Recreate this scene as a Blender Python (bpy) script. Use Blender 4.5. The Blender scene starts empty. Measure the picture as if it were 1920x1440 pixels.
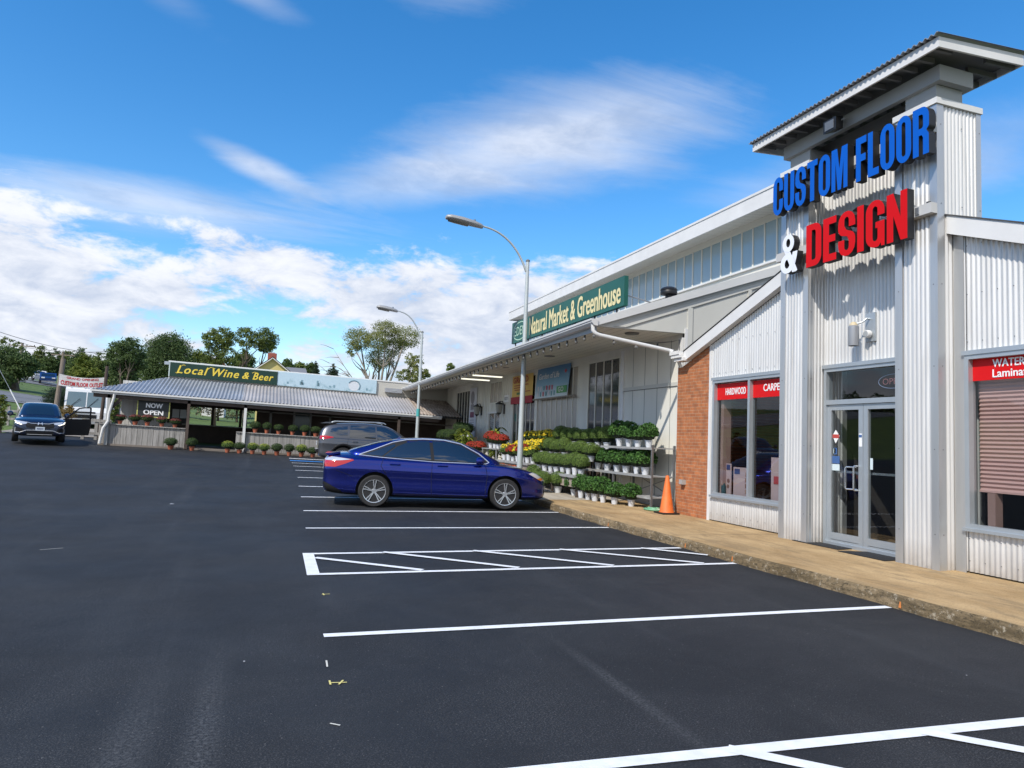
import bpy, bmesh, math, random
from mathutils import Vector, Matrix
from mathutils.bvhtree import BVHTree
R = math.radians
C = bpy.context.scene
COL = C.collection

# ---------------------------------------------------------------- camera
CAMROT = ((0.94241, 0.06502, 0.32809), (-0.33194, 0.06131, 0.94131), (0.04109, -0.996, 0.07937))
cd = bpy.data.cameras.new('camera'); cam = bpy.data.objects.new('camera', cd); COL.objects.link(cam)
cd.sensor_width = 36; cd.lens = 1320 / 1920 * 36; cd.clip_start = .05; cd.clip_end = 5000
m4 = Matrix([[CAMROT[i][0], -CAMROT[i][1], -CAMROT[i][2], (0, 0, 1.6)[i]] for i in range(3)] + [[0, 0, 0, 1]])
cam.matrix_world = m4
C.camera = cam

# ---------------------------------------------------------------- light, sky, exposure
SUN = Vector((.80, .571, -1.0)).normalized()           # the way the sunlight travels
ld = bpy.data.lights.new('sun', 'SUN'); ld.energy = 3.1; ld.angle = R(.53); ld.color = (1, .945, .86)
sun = bpy.data.objects.new('sun', ld); COL.objects.link(sun)
sun.rotation_euler = SUN.to_track_quat('-Z', 'Y').to_euler()
C.view_settings.view_transform = 'Standard'; C.view_settings.look = 'None'
C.view_settings.exposure = 0.6; C.view_settings.gamma = 1
C.cycles.max_bounces = 7; C.cycles.transparent_max_bounces = 12
C.cycles.use_denoising = True

def N(nt, t, x=None, **kw):
    n = nt.nodes.new(t)
    for k, v in kw.items(): setattr(n, k, v)
    return n
def build_world():
    w = bpy.data.worlds.new('World'); C.world = w; w.use_nodes = True
    nt = w.node_tree; nt.nodes.clear(); L = nt.links.new
    out = N(nt, 'ShaderNodeOutputWorld'); bg = N(nt, 'ShaderNodeBackground'); L(bg.outputs[0], out.inputs[0])
    bg.inputs[1].default_value = .13
    sky = N(nt, 'ShaderNodeTexSky', sky_type='NISHITA', sun_disc=False)
    sky.sun_elevation = math.asin(-SUN.z); sky.sun_rotation = math.atan2(-SUN.x, -SUN.y)
    sky.altitude = 100; sky.air_density = 1.0; sky.dust_density = .35; sky.ozone_density = 2.2
    hs = N(nt, 'ShaderNodeHueSaturation'); hs.inputs['Saturation'].default_value = 1.37; hs.inputs['Value'].default_value = 1.10; hs.inputs['Hue'].default_value = .500
    L(sky.outputs[0], hs.inputs['Color'])
    tc = N(nt, 'ShaderNodeTexCoord'); sep = N(nt, 'ShaderNodeSeparateXYZ'); L(tc.outputs['Generated'], sep.inputs[0])
    def MA(op, a, b=None, c=None, clamp=False):
        m = N(nt, 'ShaderNodeMath', operation=op); m.use_clamp = clamp
        for i, v in enumerate((a, b, c)):
            if v is None: continue
            if isinstance(v, (int, float)): m.inputs[i].default_value = v
            else: L(v, m.inputs[i])
        return m.outputs[0]
    def MR(v, a, b, c=0., d=1., st='SMOOTHSTEP'):
        m = N(nt, 'ShaderNodeMapRange', interpolation_type=st)
        for k, q in zip(('From Min', 'From Max', 'To Min', 'To Max'), (a, b, c, d)): m.inputs[k].default_value = q
        L(v, m.inputs['Value']); return m.outputs[0]
    X, Y, Z = sep.outputs
    az = MA('ARCTAN2', X, Y); el = MA('ARCSINE', Z)
    # clouds lie on a flat deck: project the direction on it
    zz = MA('ADD', MA('MAXIMUM', Z, 0.0), .10)
    px = MA('DIVIDE', X, zz); py = MA('DIVIDE', Y, zz)
    cb = N(nt, 'ShaderNodeCombineXYZ'); L(px, cb.inputs[0]); L(py, cb.inputs[1])
    def noise(vec, scale, det, rough, dist=0., off=0.):
        n = N(nt, 'ShaderNodeTexNoise'); n.noise_dimensions = '4D'
        n.inputs['Scale'].default_value = scale; n.inputs['Detail'].default_value = det; n.inputs['Roughness'].default_value = rough
        n.inputs['Distortion'].default_value = dist; n.inputs['W'].default_value = off
        L(vec, n.inputs['Vector']); return n.outputs['Fac']
    cv = N(nt, 'ShaderNodeCombineXYZ'); L(X, cv.inputs[0]); L(Y, cv.inputs[1]); L(MA('MULTIPLY', Z, 2.3), cv.inputs[2])
    n1 = noise(cv.outputs[0], 4.2, 10, .58, .25, 3.7)
    n2 = noise(cv.outputs[0], 13, 9, .62, .3, 9.1)
    n3 = noise(cb.outputs[0], .42, 6, .55, .8, 1.3)
    mp = N(nt, 'ShaderNodeMapping'); mp.inputs['Rotation'].default_value = (0, 0, .25); mp.inputs['Scale'].default_value = (.55, 1.5, 1); L(cb.outputs[0], mp.inputs[0])
    n4 = noise(mp.outputs[0], 1.25, 9, .62, .9, 5.2)
    # height bands: a broken bank of cumulus low in the sky, clear above
    bank = MA('MULTIPLY', MR(el, R(20), R(13)), MR(az, R(40), R(18), .7, 1.))
    # extra cloud added unseen behind the camera, filling the facades with neutral light
    bank = MA('MAXIMUM', bank, MA('MULTIPLY', MR(Y, .05, -.35), MR(el, R(75), R(35))))
    thr = MA('SUBTRACT', .78, MA('MULTIPLY', bank, .362))
    fine = MA('ADD', MA('MULTIPLY', n1, .62), MA('MULTIPLY', n2, .38))
    d = MA('SUBTRACT', fine, thr)
    cum = MR(d, -.005, .085)
    # thin, long veils: an ellipse each, frayed by noise
    def veil(a0, e0, ra, re, tilt, amt, soft=1.):
        da = MA('SUBTRACT', az, R(a0)); de = MA('SUBTRACT', el, R(e0))
        ct, s_ = math.cos(tilt), math.sin(tilt)
        u = MA('DIVIDE', MA('ADD', MA('MULTIPLY', da, ct), MA('MULTIPLY', de, s_)), R(ra))
        v = MA('DIVIDE', MA('SUBTRACT', MA('MULTIPLY', de, ct), MA('MULTIPLY', da, s_)), R(re))
        q = MA('ADD', MA('MULTIPLY', u, u), MA('MULTIPLY', v, v))
        q = MA('ADD', MA('POWER', q, .5), MA('MULTIPLY', MA('SUBTRACT', n4, .5), 1.9))
        q = MA('ADD', q, MA('MULTIPLY', MA('SUBTRACT', n2, .5), .7))
        return MR(q, 1.25, .05, 0., amt)
    vs = [veil(24, 24.6, 15, 4.0, .12, .80), veil(13, 21.0, 11, 2.0, .22, .5), veil(-9, 15.8, 15, 2.0, .02, .62), veil(14, 36, 8, 3.5, .1, .5), veil(-4, 31, 5, 1.2, -.2, .3),
          veil(-13, 31, 8, 1.6, -.35, .3), veil(-1.5, 19.5, 5, 1.0, -.3, .6), veil(48, 20, 12, 3.0, .1, .5), veil(2, 37, 8, 1.8, -.3, .35)]
    acc = cum
    for v in vs: acc = MA('SUBTRACT', 1., MA('MULTIPLY', MA('SUBTRACT', 1., acc), MA('SUBTRACT', 1., v)))
    haze = MA('MULTIPLY', MR(el, R(10), R(-2)), .42)
    acc = MA('SUBTRACT', 1., MA('MULTIPLY', MA('SUBTRACT', 1., acc), MA('SUBTRACT', 1., haze)), clamp=True)
    shade = MR(MA('ADD', MA('MULTIPLY', n2, .6), MA('MULTIPLY', n3, .4)), .36, .62)
    cc = N(nt, 'ShaderNodeMix', data_type='RGBA'); L(shade, cc.inputs[0])
    cc.inputs[6].default_value = (2.75, 3.2, 4.1, 1); cc.inputs[7].default_value = (4.9, 5.05, 5.4, 1)
    mx = N(nt, 'ShaderNodeMix', data_type='RGBA'); L(acc, mx.inputs[0]); L(hs.outputs[0], mx.inputs[6]); L(cc.outputs[2], mx.inputs[7])
    L(mx.outputs[2], bg.inputs[0])
build_world()

# ---------------------------------------------------------------- materials
MATS = {}
def mat(name, col, rough=.6, metal=0., spec=.5, var=0., vscale=6., bump=0., bscale=40., coat=0., var_col=None, streak=None, trans=0.):
    if name in MATS: return MATS[name]
    m = bpy.data.materials.new(name); MATS[name] = m; m.use_nodes = True
    nt = m.node_tree; b = nt.nodes['Principled BSDF']; L = nt.links.new
    b.inputs['Base Color'].default_value = (*col, 1); b.inputs['Roughness'].default_value = rough; b.inputs['Metallic'].default_value = metal
    b.inputs['Specular IOR Level'].default_value = spec; b.inputs['Coat Weight'].default_value = coat; b.inputs['Coat Roughness'].default_value = .04
    if var or bump:
        tc = N(nt, 'ShaderNodeTexCoord'); v = tc.outputs['Object']
        if streak:
            mp = N(nt, 'ShaderNodeMapping'); mp.inputs['Scale'].default_value = streak; L(v, mp.inputs[0]); v = mp.outputs[0]
    if var:
        n = N(nt, 'ShaderNodeTexNoise'); n.inputs['Scale'].default_value = vscale; n.inputs['Detail'].default_value = 7; n.inputs['Roughness'].default_value = .62
        L(v, n.inputs['Vector'])
        r = N(nt, 'ShaderNodeValToRGB'); L(n.outputs['Fac'], r.inputs[0])
        d = var_col or tuple(c * (1 - var) for c in col)
        u = tuple(min(1, c * (1 + var * .6)) for c in col)
        r.color_ramp.elements[0].position = .34; r.color_ramp.elements[0].color = (*d, 1)
        r.color_ramp.elements[1].position = .66; r.color_ramp.elements[1].color = (*u, 1)
        L(r.outputs[0], b.inputs['Base Color'])
    if bump:
        n = N(nt, 'ShaderNodeTexNoise'); n.inputs['Scale'].default_value = bscale; n.inputs['Detail'].default_value = 5
        L(v, n.inputs['Vector']); bp = N(nt, 'ShaderNodeBump'); bp.inputs['Strength'].default_value = bump; bp.inputs['Distance'].default_value = .02
        L(n.outputs['Fac'], bp.inputs['Height']); L(bp.outputs[0], b.inputs['Normal'])
    return m
def glass(name, tint=(.55, .6, .62), refl_tint=(1, 1, 1), rough=.015, ior=1.5):
    if name in MATS: return MATS[name]
    m = bpy.data.materials.new(name); MATS[name] = m; m.use_nodes = True
    nt = m.node_tree; nt.nodes.clear(); L = nt.links.new
    o = N(nt, 'ShaderNodeOutputMaterial'); mx = N(nt, 'ShaderNodeMixShader'); t = N(nt, 'ShaderNodeBsdfTransparent'); g = N(nt, 'ShaderNodeBsdfGlossy')
    t.inputs[0].default_value = (*tint, 1); g.inputs[0].default_value = (*refl_tint, 1); g.inputs['Roughness'].default_value = rough
    lw = N(nt, 'ShaderNodeLayerWeight'); lw.inputs[0].default_value = .5
    pw = N(nt, 'ShaderNodeMath', operation='POWER'); L(lw.outputs['Facing'], pw.inputs[0]); pw.inputs[1].default_value = 5.
    f0 = ((ior - 1) / (ior + 1)) ** 2 * 1.8                 # two faces of one pane
    fr = N(nt, 'ShaderNodeMath', operation='MULTIPLY_ADD'); L(pw.outputs[0], fr.inputs[0]); fr.inputs[1].default_value = 1 - f0; fr.inputs[2].default_value = f0
    L(fr.outputs[0], mx.inputs[0]); L(t.outputs[0], mx.inputs[1]); L(g.outputs[0], mx.inputs[2]); L(mx.outputs[0], o.inputs[0])
    return m
def emis(name, col, st):
    if name in MATS: return MATS[name]
    m = bpy.data.materials.new(name); MATS[name] = m; m.use_nodes = True
    b = m.node_tree.nodes['Principled BSDF']; b.inputs['Base Color'].default_value = (*col, 1)
    b.inputs['Emission Color'].default_value = (*col, 1); b.inputs['Emission Strength'].default_value = st
    return m
def leafmat(name, a, b_, rough=.55, tr=.25, scale=.9, spec=.25):
    """foliage: two greens mixed leaf by leaf and clump by clump, a little light let through"""
    if name in MATS: return MATS[name]
    m = bpy.data.materials.new(name); MATS[name] = m; m.use_nodes = True
    nt = m.node_tree; nt.nodes.clear(); L = nt.links.new
    o = N(nt, 'ShaderNodeOutputMaterial'); p = N(nt, 'ShaderNodeBsdfPrincipled'); t = N(nt, 'ShaderNodeBsdfTranslucent'); mx = N(nt, 'ShaderNodeMixShader')
    p.inputs['Roughness'].default_value = rough; p.inputs['Specular IOR Level'].default_value = spec
    geo = N(nt, 'ShaderNodeNewGeometry'); tc = N(nt, 'ShaderNodeTexCoord')
    n = N(nt, 'ShaderNodeTexNoise'); n.inputs['Scale'].default_value = scale; n.inputs['Detail'].default_value = 3; L(tc.outputs['Object'], n.inputs['Vector'])
    ad = N(nt, 'ShaderNodeMath', operation='MULTIPLY_ADD'); L(geo.outputs['Random Per Island'], ad.inputs[0]); ad.inputs[1].default_value = .55; L(n.outputs['Fac'], ad.inputs[2])
    r = N(nt, 'ShaderNodeValToRGB'); L(ad.outputs[0], r.inputs[0])
    r.color_ramp.elements[0].position = .45; r.color_ramp.elements[0].color = (*a, 1); r.color_ramp.elements[1].position = 1.05 if False else .98; r.color_ramp.elements[1].color = (*b_, 1)
    L(r.outputs[0], p.inputs['Base Color']); L(r.outputs[0], t.inputs[0]); mx.inputs[0].default_value = tr
    L(p.outputs[0], mx.inputs[1]); L(t.outputs[0], mx.inputs[2]); L(mx.outputs[0], o.inputs[0])
    return m

# ---------------------------------------------------------------- mesh building
class MB:
    def __init__(s): s.v = []; s.f = []; s.mi = []; s.mats = []; s.cur = 0
    def m(s, material):
        if material not in s.mats: s.mats.append(material)
        s.cur = s.mats.index(material); return s
    def face(s, pts):
        n = len(s.v); s.v += [tuple(p) for p in pts]; s.f.append(tuple(range(n, n + len(pts)))); s.mi.append(s.cur); return s
    def raw(s, vs, fs, mi=None):
        n = len(s.v); s.v += [tuple(p) for p in vs]
        for k, f in enumerate(fs): s.f.append(tuple(n + i for i in f)); s.mi.append(s.cur if mi is None else mi[k])
        return s
    def box(s, a, b):
        x0, y0, z0 = (min(a[i], b[i]) for i in range(3)); x1, y1, z1 = (max(a[i], b[i]) for i in range(3))
        v = [(x0, y0, z0), (x1, y0, z0), (x1, y1, z0), (x0, y1, z0), (x0, y0, z1), (x1, y0, z1), (x1, y1, z1), (x0, y1, z1)]
        return s.raw(v, [(0, 3, 2, 1), (4, 5, 6, 7), (0, 1, 5, 4), (1, 2, 6, 5), (2, 3, 7, 6), (3, 0, 4, 7)])
    def pane(s, x, ya, yb, za, zb):
        return s.raw([(x, ya, za), (x, yb, za), (x, yb, zb), (x, ya, zb)], [(0, 3, 2, 1)])
    def bar(s, p, q, w, h, up=(0, 0, 1)):
        p, q = Vector(p), Vector(q); d = (q - p).normalized(); u = Vector(up)
        a = d.cross(u)
        if a.length < 1e-4: a = d.cross(Vector((1, 0, 0)))
        a.normalize(); b = a.cross(d).normalized(); a *= w / 2; b *= h / 2
        v = [p - a - b, p + a - b, p + a + b, p - a + b, q - a - b, q + a - b, q + a + b, q - a + b]
        return s.raw(v, [(0, 1, 2, 3), (7, 6, 5, 4), (0, 4, 5, 1), (1, 5, 6, 2), (2, 6, 7, 3), (3, 7, 4, 0)])
    def prism(s, poly, a, b):
        """poly: closed ring of points (3d) swept by vector from a to b offsets"""
        a, b = Vector(a), Vector(b); n = len(poly); v = [Vector(p) + a for p in poly] + [Vector(p) + b for p in poly]
        fs = [tuple(reversed(range(n))), tuple(range(n, 2 * n))] + [(i, (i + 1) % n, n + (i + 1) % n, n + i) for i in range(n)]
        return s.raw(v, fs)
    def tube(s, pts, r, n=8, cap=True):
        pts = [Vector(p) for p in pts]; rs = r if isinstance(r, (list, tuple)) else [r] * len(pts)
        rings = []; ref = None
        for i, p in enumerate(pts):
            d = (pts[min(i + 1, len(pts) - 1)] - pts[max(i - 1, 0)]).normalized()
            if ref is None: ref = Vector((0, 0, 1)) if abs(d.z) < .9 else Vector((1, 0, 0))
            a = d.cross(ref).normalized(); b = d.cross(a).normalized(); ref = a.cross(d)
            rings.append([p + (a * math.cos(t) + b * math.sin(t)) * rs[i] for t in (2 * math.pi * k / n for k in range(n))])
        v = [q for ring in rings for q in ring]; fs = []
        for i in range(len(pts) - 1):
            for k in range(n): fs.append((i * n + k, i * n + (k + 1) % n, (i + 1) * n + (k + 1) % n, (i + 1) * n + k))
        if cap: fs += [tuple(range(n)), tuple(reversed(range((len(pts) - 1) * n, len(pts) * n)))]
        return s.raw(v, fs)
    def lathe(s, prof, c=(0, 0, 0), axis='z', n=20, cap=True):
        v = []; fs = []
        for r, h in prof:
            for k in range(n):
                t = 2 * math.pi * k / n; a, b = r * math.cos(t), r * math.sin(t)
                p = (a, b, h) if axis == 'z' else ((h, a, b) if axis == 'x' else (b, h, a))
                v.append((c[0] + p[0], c[1] + p[1], c[2] + p[2]))
        for i in range(len(prof) - 1):
            for k in range(n): fs.append((i * n + k, i * n + (k + 1) % n, (i + 1) * n + (k + 1) % n, (i + 1) * n + k))
        if cap: fs += [tuple(reversed(range(n))), tuple(range((len(prof) - 1) * n, len(prof) * n))]
        return s.raw(v, fs)
    def cyl(s, p, q, r, n=12): return s.tube([p, q], r, n)
    def build(s, name, parent=None, off=(0, 0, 0), smooth=False, angle=35, loc=None):
        me = bpy.data.meshes.new(name)
        o_ = Vector(off)
        me.from_pydata([(v[0] - o_.x, v[1] - o_.y, v[2] - o_.z) for v in s.v], [], s.f)
        for mm in s.mats: me.materials.append(mm)
        me.polygons.foreach_set('material_index', s.mi)
        if smooth:
            me.polygons.foreach_set('use_smooth', [True] * len(s.f)); me.set_sharp_from_angle(angle=R(angle))
        me.update()
        o = bpy.data.objects.new(name, me); COL.objects.link(o)
        if parent is not None: o.parent = parent
        if loc is not None: o.location = loc
        return o

def tag(o, label=None, cat=None, group=None, kind=None):
    for k, v in (('label', label), ('category', cat), ('group', group), ('kind', kind)):
        if v: o[k] = v
    return o
class Thing:
    """a thing: an Empty at its base; parts are given in world coordinates"""
    def __init__(s, name, label, cat, loc=(0, 0, 0), group=None, rotz=0., local=False):
        s.e = bpy.data.objects.new(name, None); COL.objects.link(s.e); s.e.location = loc; s.e.rotation_euler = (0, 0, rotz)
        s.e.empty_display_size = .2; s.off = (0, 0, 0) if local else loc
        tag(s.e, label, cat, group)
    def part(s, name, mb, parent=None, smooth=False, angle=35, label=None):
        o = mb.build(name, parent or s.e, s.off, smooth, angle)
        if label: o['label'] = label
        return o
def single(name, mb, label, cat, loc=(0, 0, 0), group=None, smooth=False, angle=35, kind=None):
    o = mb.build(name, None, loc, smooth, angle, loc); tag(o, label, cat, group, kind); return o
def copy_tree(o, parent=None):
    c = o.copy(); COL.objects.link(c)
    if parent is not None: c.parent = parent
    for ch in [x for x in o.children]: copy_tree(ch, c)
    return c

# text -> mesh data (verts in a plane, x along the line, y up, z out)
def text_data(s, bold=0., shear=0., space=1., extrude=0., res=3):
    cu = bpy.data.curves.new('lettering', 'FONT'); cu.body = s; cu.size = 1; cu.offset = bold; cu.shear = shear; cu.space_character = space
    cu.extrude = extrude; cu.resolution_u = res; cu.fill_mode = 'BOTH'
    ob = bpy.data.objects.new('lettering', cu); COL.objects.link(ob)
    bpy.context.view_layer.update()
    dg = bpy.context.evaluated_depsgraph_get(); me = bpy.data.meshes.new_from_object(ob.evaluated_get(dg))
    vs = [v.co.copy() for v in me.vertices]; fs = [tuple(p.vertices) for p in me.polygons]
    bpy.data.objects.remove(ob); bpy.data.curves.remove(cu); bpy.data.meshes.remove(me)
    return vs, fs
def put_text(mb, s, o, ux, uy, width=None, height=None, bold=0., shear=0., space=1., anchor='l', extrude=0., lift=.004):
    if bold > 0:          # heavier strokes: the line laid again a little to each side, each sheet its own height
        hh = height or .2; k = 0
        for dx in (-1., 0., 1.):
            for dy in (-.45, .45):
                put_text(mb, s, Vector(o) + Vector(ux) * dx * bold * hh + Vector(uy) * dy * bold * hh, ux, uy, width, height, 0., shear, space, anchor, extrude, lift + .0005 * k); k += 1
        return
    """text laid on a face: o = lower left corner (world), ux, uy = unit directions of reading and up"""
    vs, fs = text_data(s, bold, shear, space, extrude)
    if not vs: return
    x0 = min(v.x for v in vs); x1 = max(v.x for v in vs); y0 = min(v.y for v in vs); y1 = max(v.y for v in vs)
    sx = sy = 1.
    if width and height: sx = width / (x1 - x0); sy = height / (y1 - y0)
    elif height: sx = sy = height / (y1 - y0)
    elif width: sx = sy = width / (x1 - x0)
    ux, uy = Vector(ux), Vector(uy); n = ux.cross(uy); o = Vector(o)
    w = (x1 - x0) * sx; sh = {'l': 0, 'c': -w / 2, 'r': -w}[anchor]
    mb.raw([o + ux * ((v.x - x0) * sx + sh) + uy * ((v.y - y0) * sy) + n * (v.z + lift) for v in vs], fs)
FX = ((0, -1, 0), (0, 0, 1))      # reading directions on faces that look towards -X
FY = ((1, 0, 0), (0, 0, 1))       # ... towards -Y

# ---------------------------------------------------------------- lie of the land
def sm(a, b, x):
    t = min(1., max(0., (x - a) / (b - a))); return t * t * (3 - 2 * t)
def zg(x, y):
    yy = min(y, 36.); x = min(12., max(-45., x))
    s = max(0., yy - 14) * .0275
    if y < 16: s = .0275 * max(0., y - 12) ** 2 / 8
    lat = (1.6 - x) * .026 * min(1., max(0., (yy - 14) / 19))
    d = min(260., max(0., y - 37.))
    return s + lat + d * .045 + .085 * max(0., -x - 5) * sm(40, 58, y)
# ================================================================ materials of the place
def asphalt_mat():
    m = bpy.data.materials.new('asphalt'); m.use_nodes = True; nt = m.node_tree; b = nt.nodes['Principled BSDF']; L = nt.links.new
    tc = N(nt, 'ShaderNodeTexCoord')
    def noise(sc, det=6, rough=.6, mp=None, dist=0):
        n = N(nt, 'ShaderNodeTexNoise'); n.inputs['Scale'].default_value = sc; n.inputs['Detail'].default_value = det; n.inputs['Roughness'].default_value = rough; n.inputs['Distortion'].default_value = dist
        if mp:
            q = N(nt, 'ShaderNodeMapping'); q.inputs['Scale'].default_value = mp; L(tc.outputs['Object'], q.inputs[0]); L(q.outputs[0], n.inputs['Vector'])
        else: L(tc.outputs['Object'], n.inputs['Vector'])
        return n.outputs['Fac']
    def ramp(v, p0, c0, p1, c1):
        r = N(nt, 'ShaderNodeValToRGB'); L(v, r.inputs[0]); e = r.color_ramp.elements
        e[0].position = p0; e[0].color = (*c0, 1); e[1].position = p1; e[1].color = (*c1, 1); return r.outputs[0]
    def mix(f, a, c, mode='MIX'):
        x = N(nt, 'ShaderNodeMix', data_type='RGBA', blend_type=mode)
        if isinstance(f, float): x.inputs[0].default_value = f
        else: L(f, x.inputs[0])
        for i, q in ((6, a), (7, c)):
            if isinstance(q, tuple): x.inputs[i].default_value = (*q, 1)
            else: L(q, x.inputs[i])
        return x.outputs[2]
    base = ramp(noise(.35, 8, .65), .3, (.0105, .0115, .0135), .72, (.021, .0225, .025))
    # tyre tracks and worn lanes run along the drive
    tr = ramp(noise(1.0, 5, .6, (1.6, .10, 1), .4), .56, (0, 0, 0), .74, (1, 1, 1))
    base = mix(tr, base, (.028, .030, .033))
    # grains of stone showing through the fresh sealer
    gr = ramp(noise(95, 3, .62), .50, (0, 0, 0), .70, (1, 1, 1))
    wear = ramp(noise(.8, 7, .75, None, .6), .40, (.22, .22, .22), .66, (1, 1, 1))
    g2 = mix(1.0, gr, wear, 'MULTIPLY')
    base = mix(g2, base, (.105, .105, .106))
    # a seam raked by the paver, grains torn loose along it
    sx = N(nt, 'ShaderNodeSeparateXYZ'); L(tc.outputs['Object'], sx.inputs[0])
    def band(out, c_, w_):
        a_ = N(nt, 'ShaderNodeMath', operation='SUBTRACT'); L(out, a_.inputs[0]); a_.inputs[1].default_value = c_
        b_ = N(nt, 'ShaderNodeMath', operation='ABSOLUTE'); L(a_.outputs[0], b_.inputs[0])
        m_ = N(nt, 'ShaderNodeMapRange', interpolation_type='SMOOTHSTEP'); L(b_.outputs[0], m_.inputs[0]); m_.inputs[1].default_value = w_; m_.inputs[2].default_value = 0.; return m_.outputs[0]
    for (cx_, wx_, cy_, wy_) in ((2.34, .09, 4.2, 1.7), (-.55, .20, 3.6, 1.9), (-.20, .14, 4.0, 2.2), (-1.5, .5, 3.2, 1.0)):
        q_ = N(nt, 'ShaderNodeMath', operation='MULTIPLY'); L(band(sx.outputs[0], cx_, wx_), q_.inputs[0]); L(band(sx.outputs[1], cy_, wy_), q_.inputs[1])
        q2 = N(nt, 'ShaderNodeMath', operation='MULTIPLY'); L(q_.outputs[0], q2.inputs[0]); L(ramp(noise(48, 4, .7), .44, (0, 0, 0), .64, (1, 1, 1)), q2.inputs[1])
        base = mix(q2.outputs[0], base, (.085, .087, .09))
    sp = ramp(noise(60, 1, .5), .735, (0, 0, 0), .76, (1, 1, 1))
    base = mix(sp, base, (.16, .155, .15))
    L(base, b.inputs['Base Color'])
    r = ramp(noise(.5, 5, .6), .3, (.62, .62, .62), .7, (.8, .8, .8)); L(r, b.inputs['Roughness'])
    b.inputs['Specular IOR Level'].default_value = .32
    bp = N(nt, 'ShaderNodeBump'); bp.inputs['Strength'].default_value = .55; bp.inputs['Distance'].default_value = .012
    ad = N(nt, 'ShaderNodeMath', operation='ADD'); L(noise(140, 3, .6), ad.inputs[0]); L(noise(22, 3, .6), ad.inputs[1]); L(ad.outputs[0], bp.inputs['Height']); L(bp.outputs[0], b.inputs['Normal'])
    return m
M_ASPH = asphalt_mat()
M_PAINT = mat('road_paint', (.78, .79, .80), .55, var=.10, vscale=9, bump=.25, bscale=120)
M_BLUEP = mat('blue_road_paint', (.03, .22, .62), .55, var=.15, vscale=9)
M_GRASS = mat('grass', (.085, .13, .022), .9, var=.45, vscale=1.2, bump=.5, bscale=25, var_col=(.05, .085, .018))
M_ROAD = mat('old_asphalt', (.16, .165, .175), .85, var=.18, vscale=.7)
def concrete_mat(name, a, b_, dark, kerb=False):
    m = bpy.data.materials.new(name); m.use_nodes = True; nt = m.node_tree; p = nt.nodes['Principled BSDF']; L = nt.links.new
    tc = N(nt, 'ShaderNodeTexCoord')
    def noise(sc, det, mp=None, dist=0, rough=.65):
        n = N(nt, 'ShaderNodeTexNoise'); n.inputs['Scale'].default_value = sc; n.inputs['Detail'].default_value = det; n.inputs['Roughness'].default_value = rough; n.inputs['Distortion'].default_value = dist
        q = N(nt, 'ShaderNodeMapping'); q.inputs['Scale'].default_value = mp or (1, 1, 1); L(tc.outputs['Object'], q.inputs[0]); L(q.outputs[0], n.inputs['Vector']); return n.outputs['Fac']
    def ramp(v, p0, c0, p1, c1):
        r = N(nt, 'ShaderNodeValToRGB'); L(v, r.inputs[0]); e = r.color_ramp.elements
        e[0].position = p0; e[0].color = (*c0, 1); e[1].position = p1; e[1].color = (*c1, 1); return r.outputs[0]
    def mix(f, x, y):
        q = N(nt, 'ShaderNodeMix', data_type='RGBA'); L(f, q.inputs[0])
        L(x, q.inputs[6])
        if isinstance(y, tuple): q.inputs[7].default_value = (*y, 1)
        else: L(y, q.inputs[7])
        return q.outputs[2]
    c = ramp(noise(1.3, 10, (1, .6, 1), .4, .72), .36, a, .64, b_)
    c = mix(ramp(noise(3.5, 9, (1, .22, 1), .5, .75), .49, (0, 0, 0), .60, (.6, .6, .6)), c, dark)
    c = mix(ramp(noise(55, 4), .53, (0, 0, 0), .66, (.45, .45, .45)), c, tuple(q * .55 for q in dark))
    if kerb:
        c = mix(ramp(noise(3, 10, (1, .5, 3), .5, .75), .45, (0, 0, 0), .57, (.85, .85, .85)), c, (.12, .088, .048))
        c = mix(ramp(noise(26, 6, (1, .6, 1.5), .3, .8), .51, (0, 0, 0), .59, (.85, .85, .85)), c, (.07, .055, .034))
        c = mix(ramp(noise(14, 7, None, 0, .8), .56, (0, 0, 0), .62, (.75, .75, .75)), c, (.50, .43, .32))
    L(c, p.inputs['Base Color']); p.inputs['Roughness'].default_value = .88; p.inputs['Specular IOR Level'].default_value = .25
    bp = N(nt, 'ShaderNodeBump'); bp.inputs['Strength'].default_value = .9 if kerb else .45; bp.inputs['Distance'].default_value = .02
    ad = N(nt, 'ShaderNodeMath', operation='ADD'); L(noise(90, 4), ad.inputs[0]); L(noise(9 if kerb else 4, 5), ad.inputs[1]); L(ad.outputs[0], bp.inputs['Height']); L(bp.outputs[0], p.inputs['Normal'])
    return m
M_WALK = concrete_mat('tan_concrete', (.33, .215, .10), (.52, .365, .19), (.22, .16, .09))
M_WALKP = concrete_mat('pale_concrete', (.40, .35, .27), (.47, .42, .34), (.30, .26, .20))
M_KERB = concrete_mat('kerb_concrete', (.22, .155, .08), (.36, .27, .16), (.15, .11, .06), True)

# ================================================================ ground
def sheet(mb, xs, ys, zf):
    n = len(ys); vs = [(x, y, zf(x, y)) for x in xs for y in ys]
    mb.raw(vs, [(i * n + j, (i + 1) * n + j, (i + 1) * n + j + 1, i * n + j + 1) for i in range(len(xs) - 1) for j in range(n - 1)])
def frange(a, b, n): return [a + (b - a) * i / n for i in range(n + 1)]
g = MB().m(M_GRASS)
def zterr(x, y):
    # the lot and the buildings are cut a little into the grass
    inlot = -60 < x < 30 and -60 < y < 41.5
    return zg(x, y) - (.06 if inlot else 0.)
sheet(g, frange(-700, -60, 8)[:-1] + frange(-60, 20, 60) + frange(20, 700, 8)[1:], frange(-300, -20, 6)[:-1] + frange(-20, 110, 150) + frange(110, 300, 40)[1:] + frange(300, 1200, 8)[1:], zterr)
single('ground', g, None, None, kind='structure', smooth=True)

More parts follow.
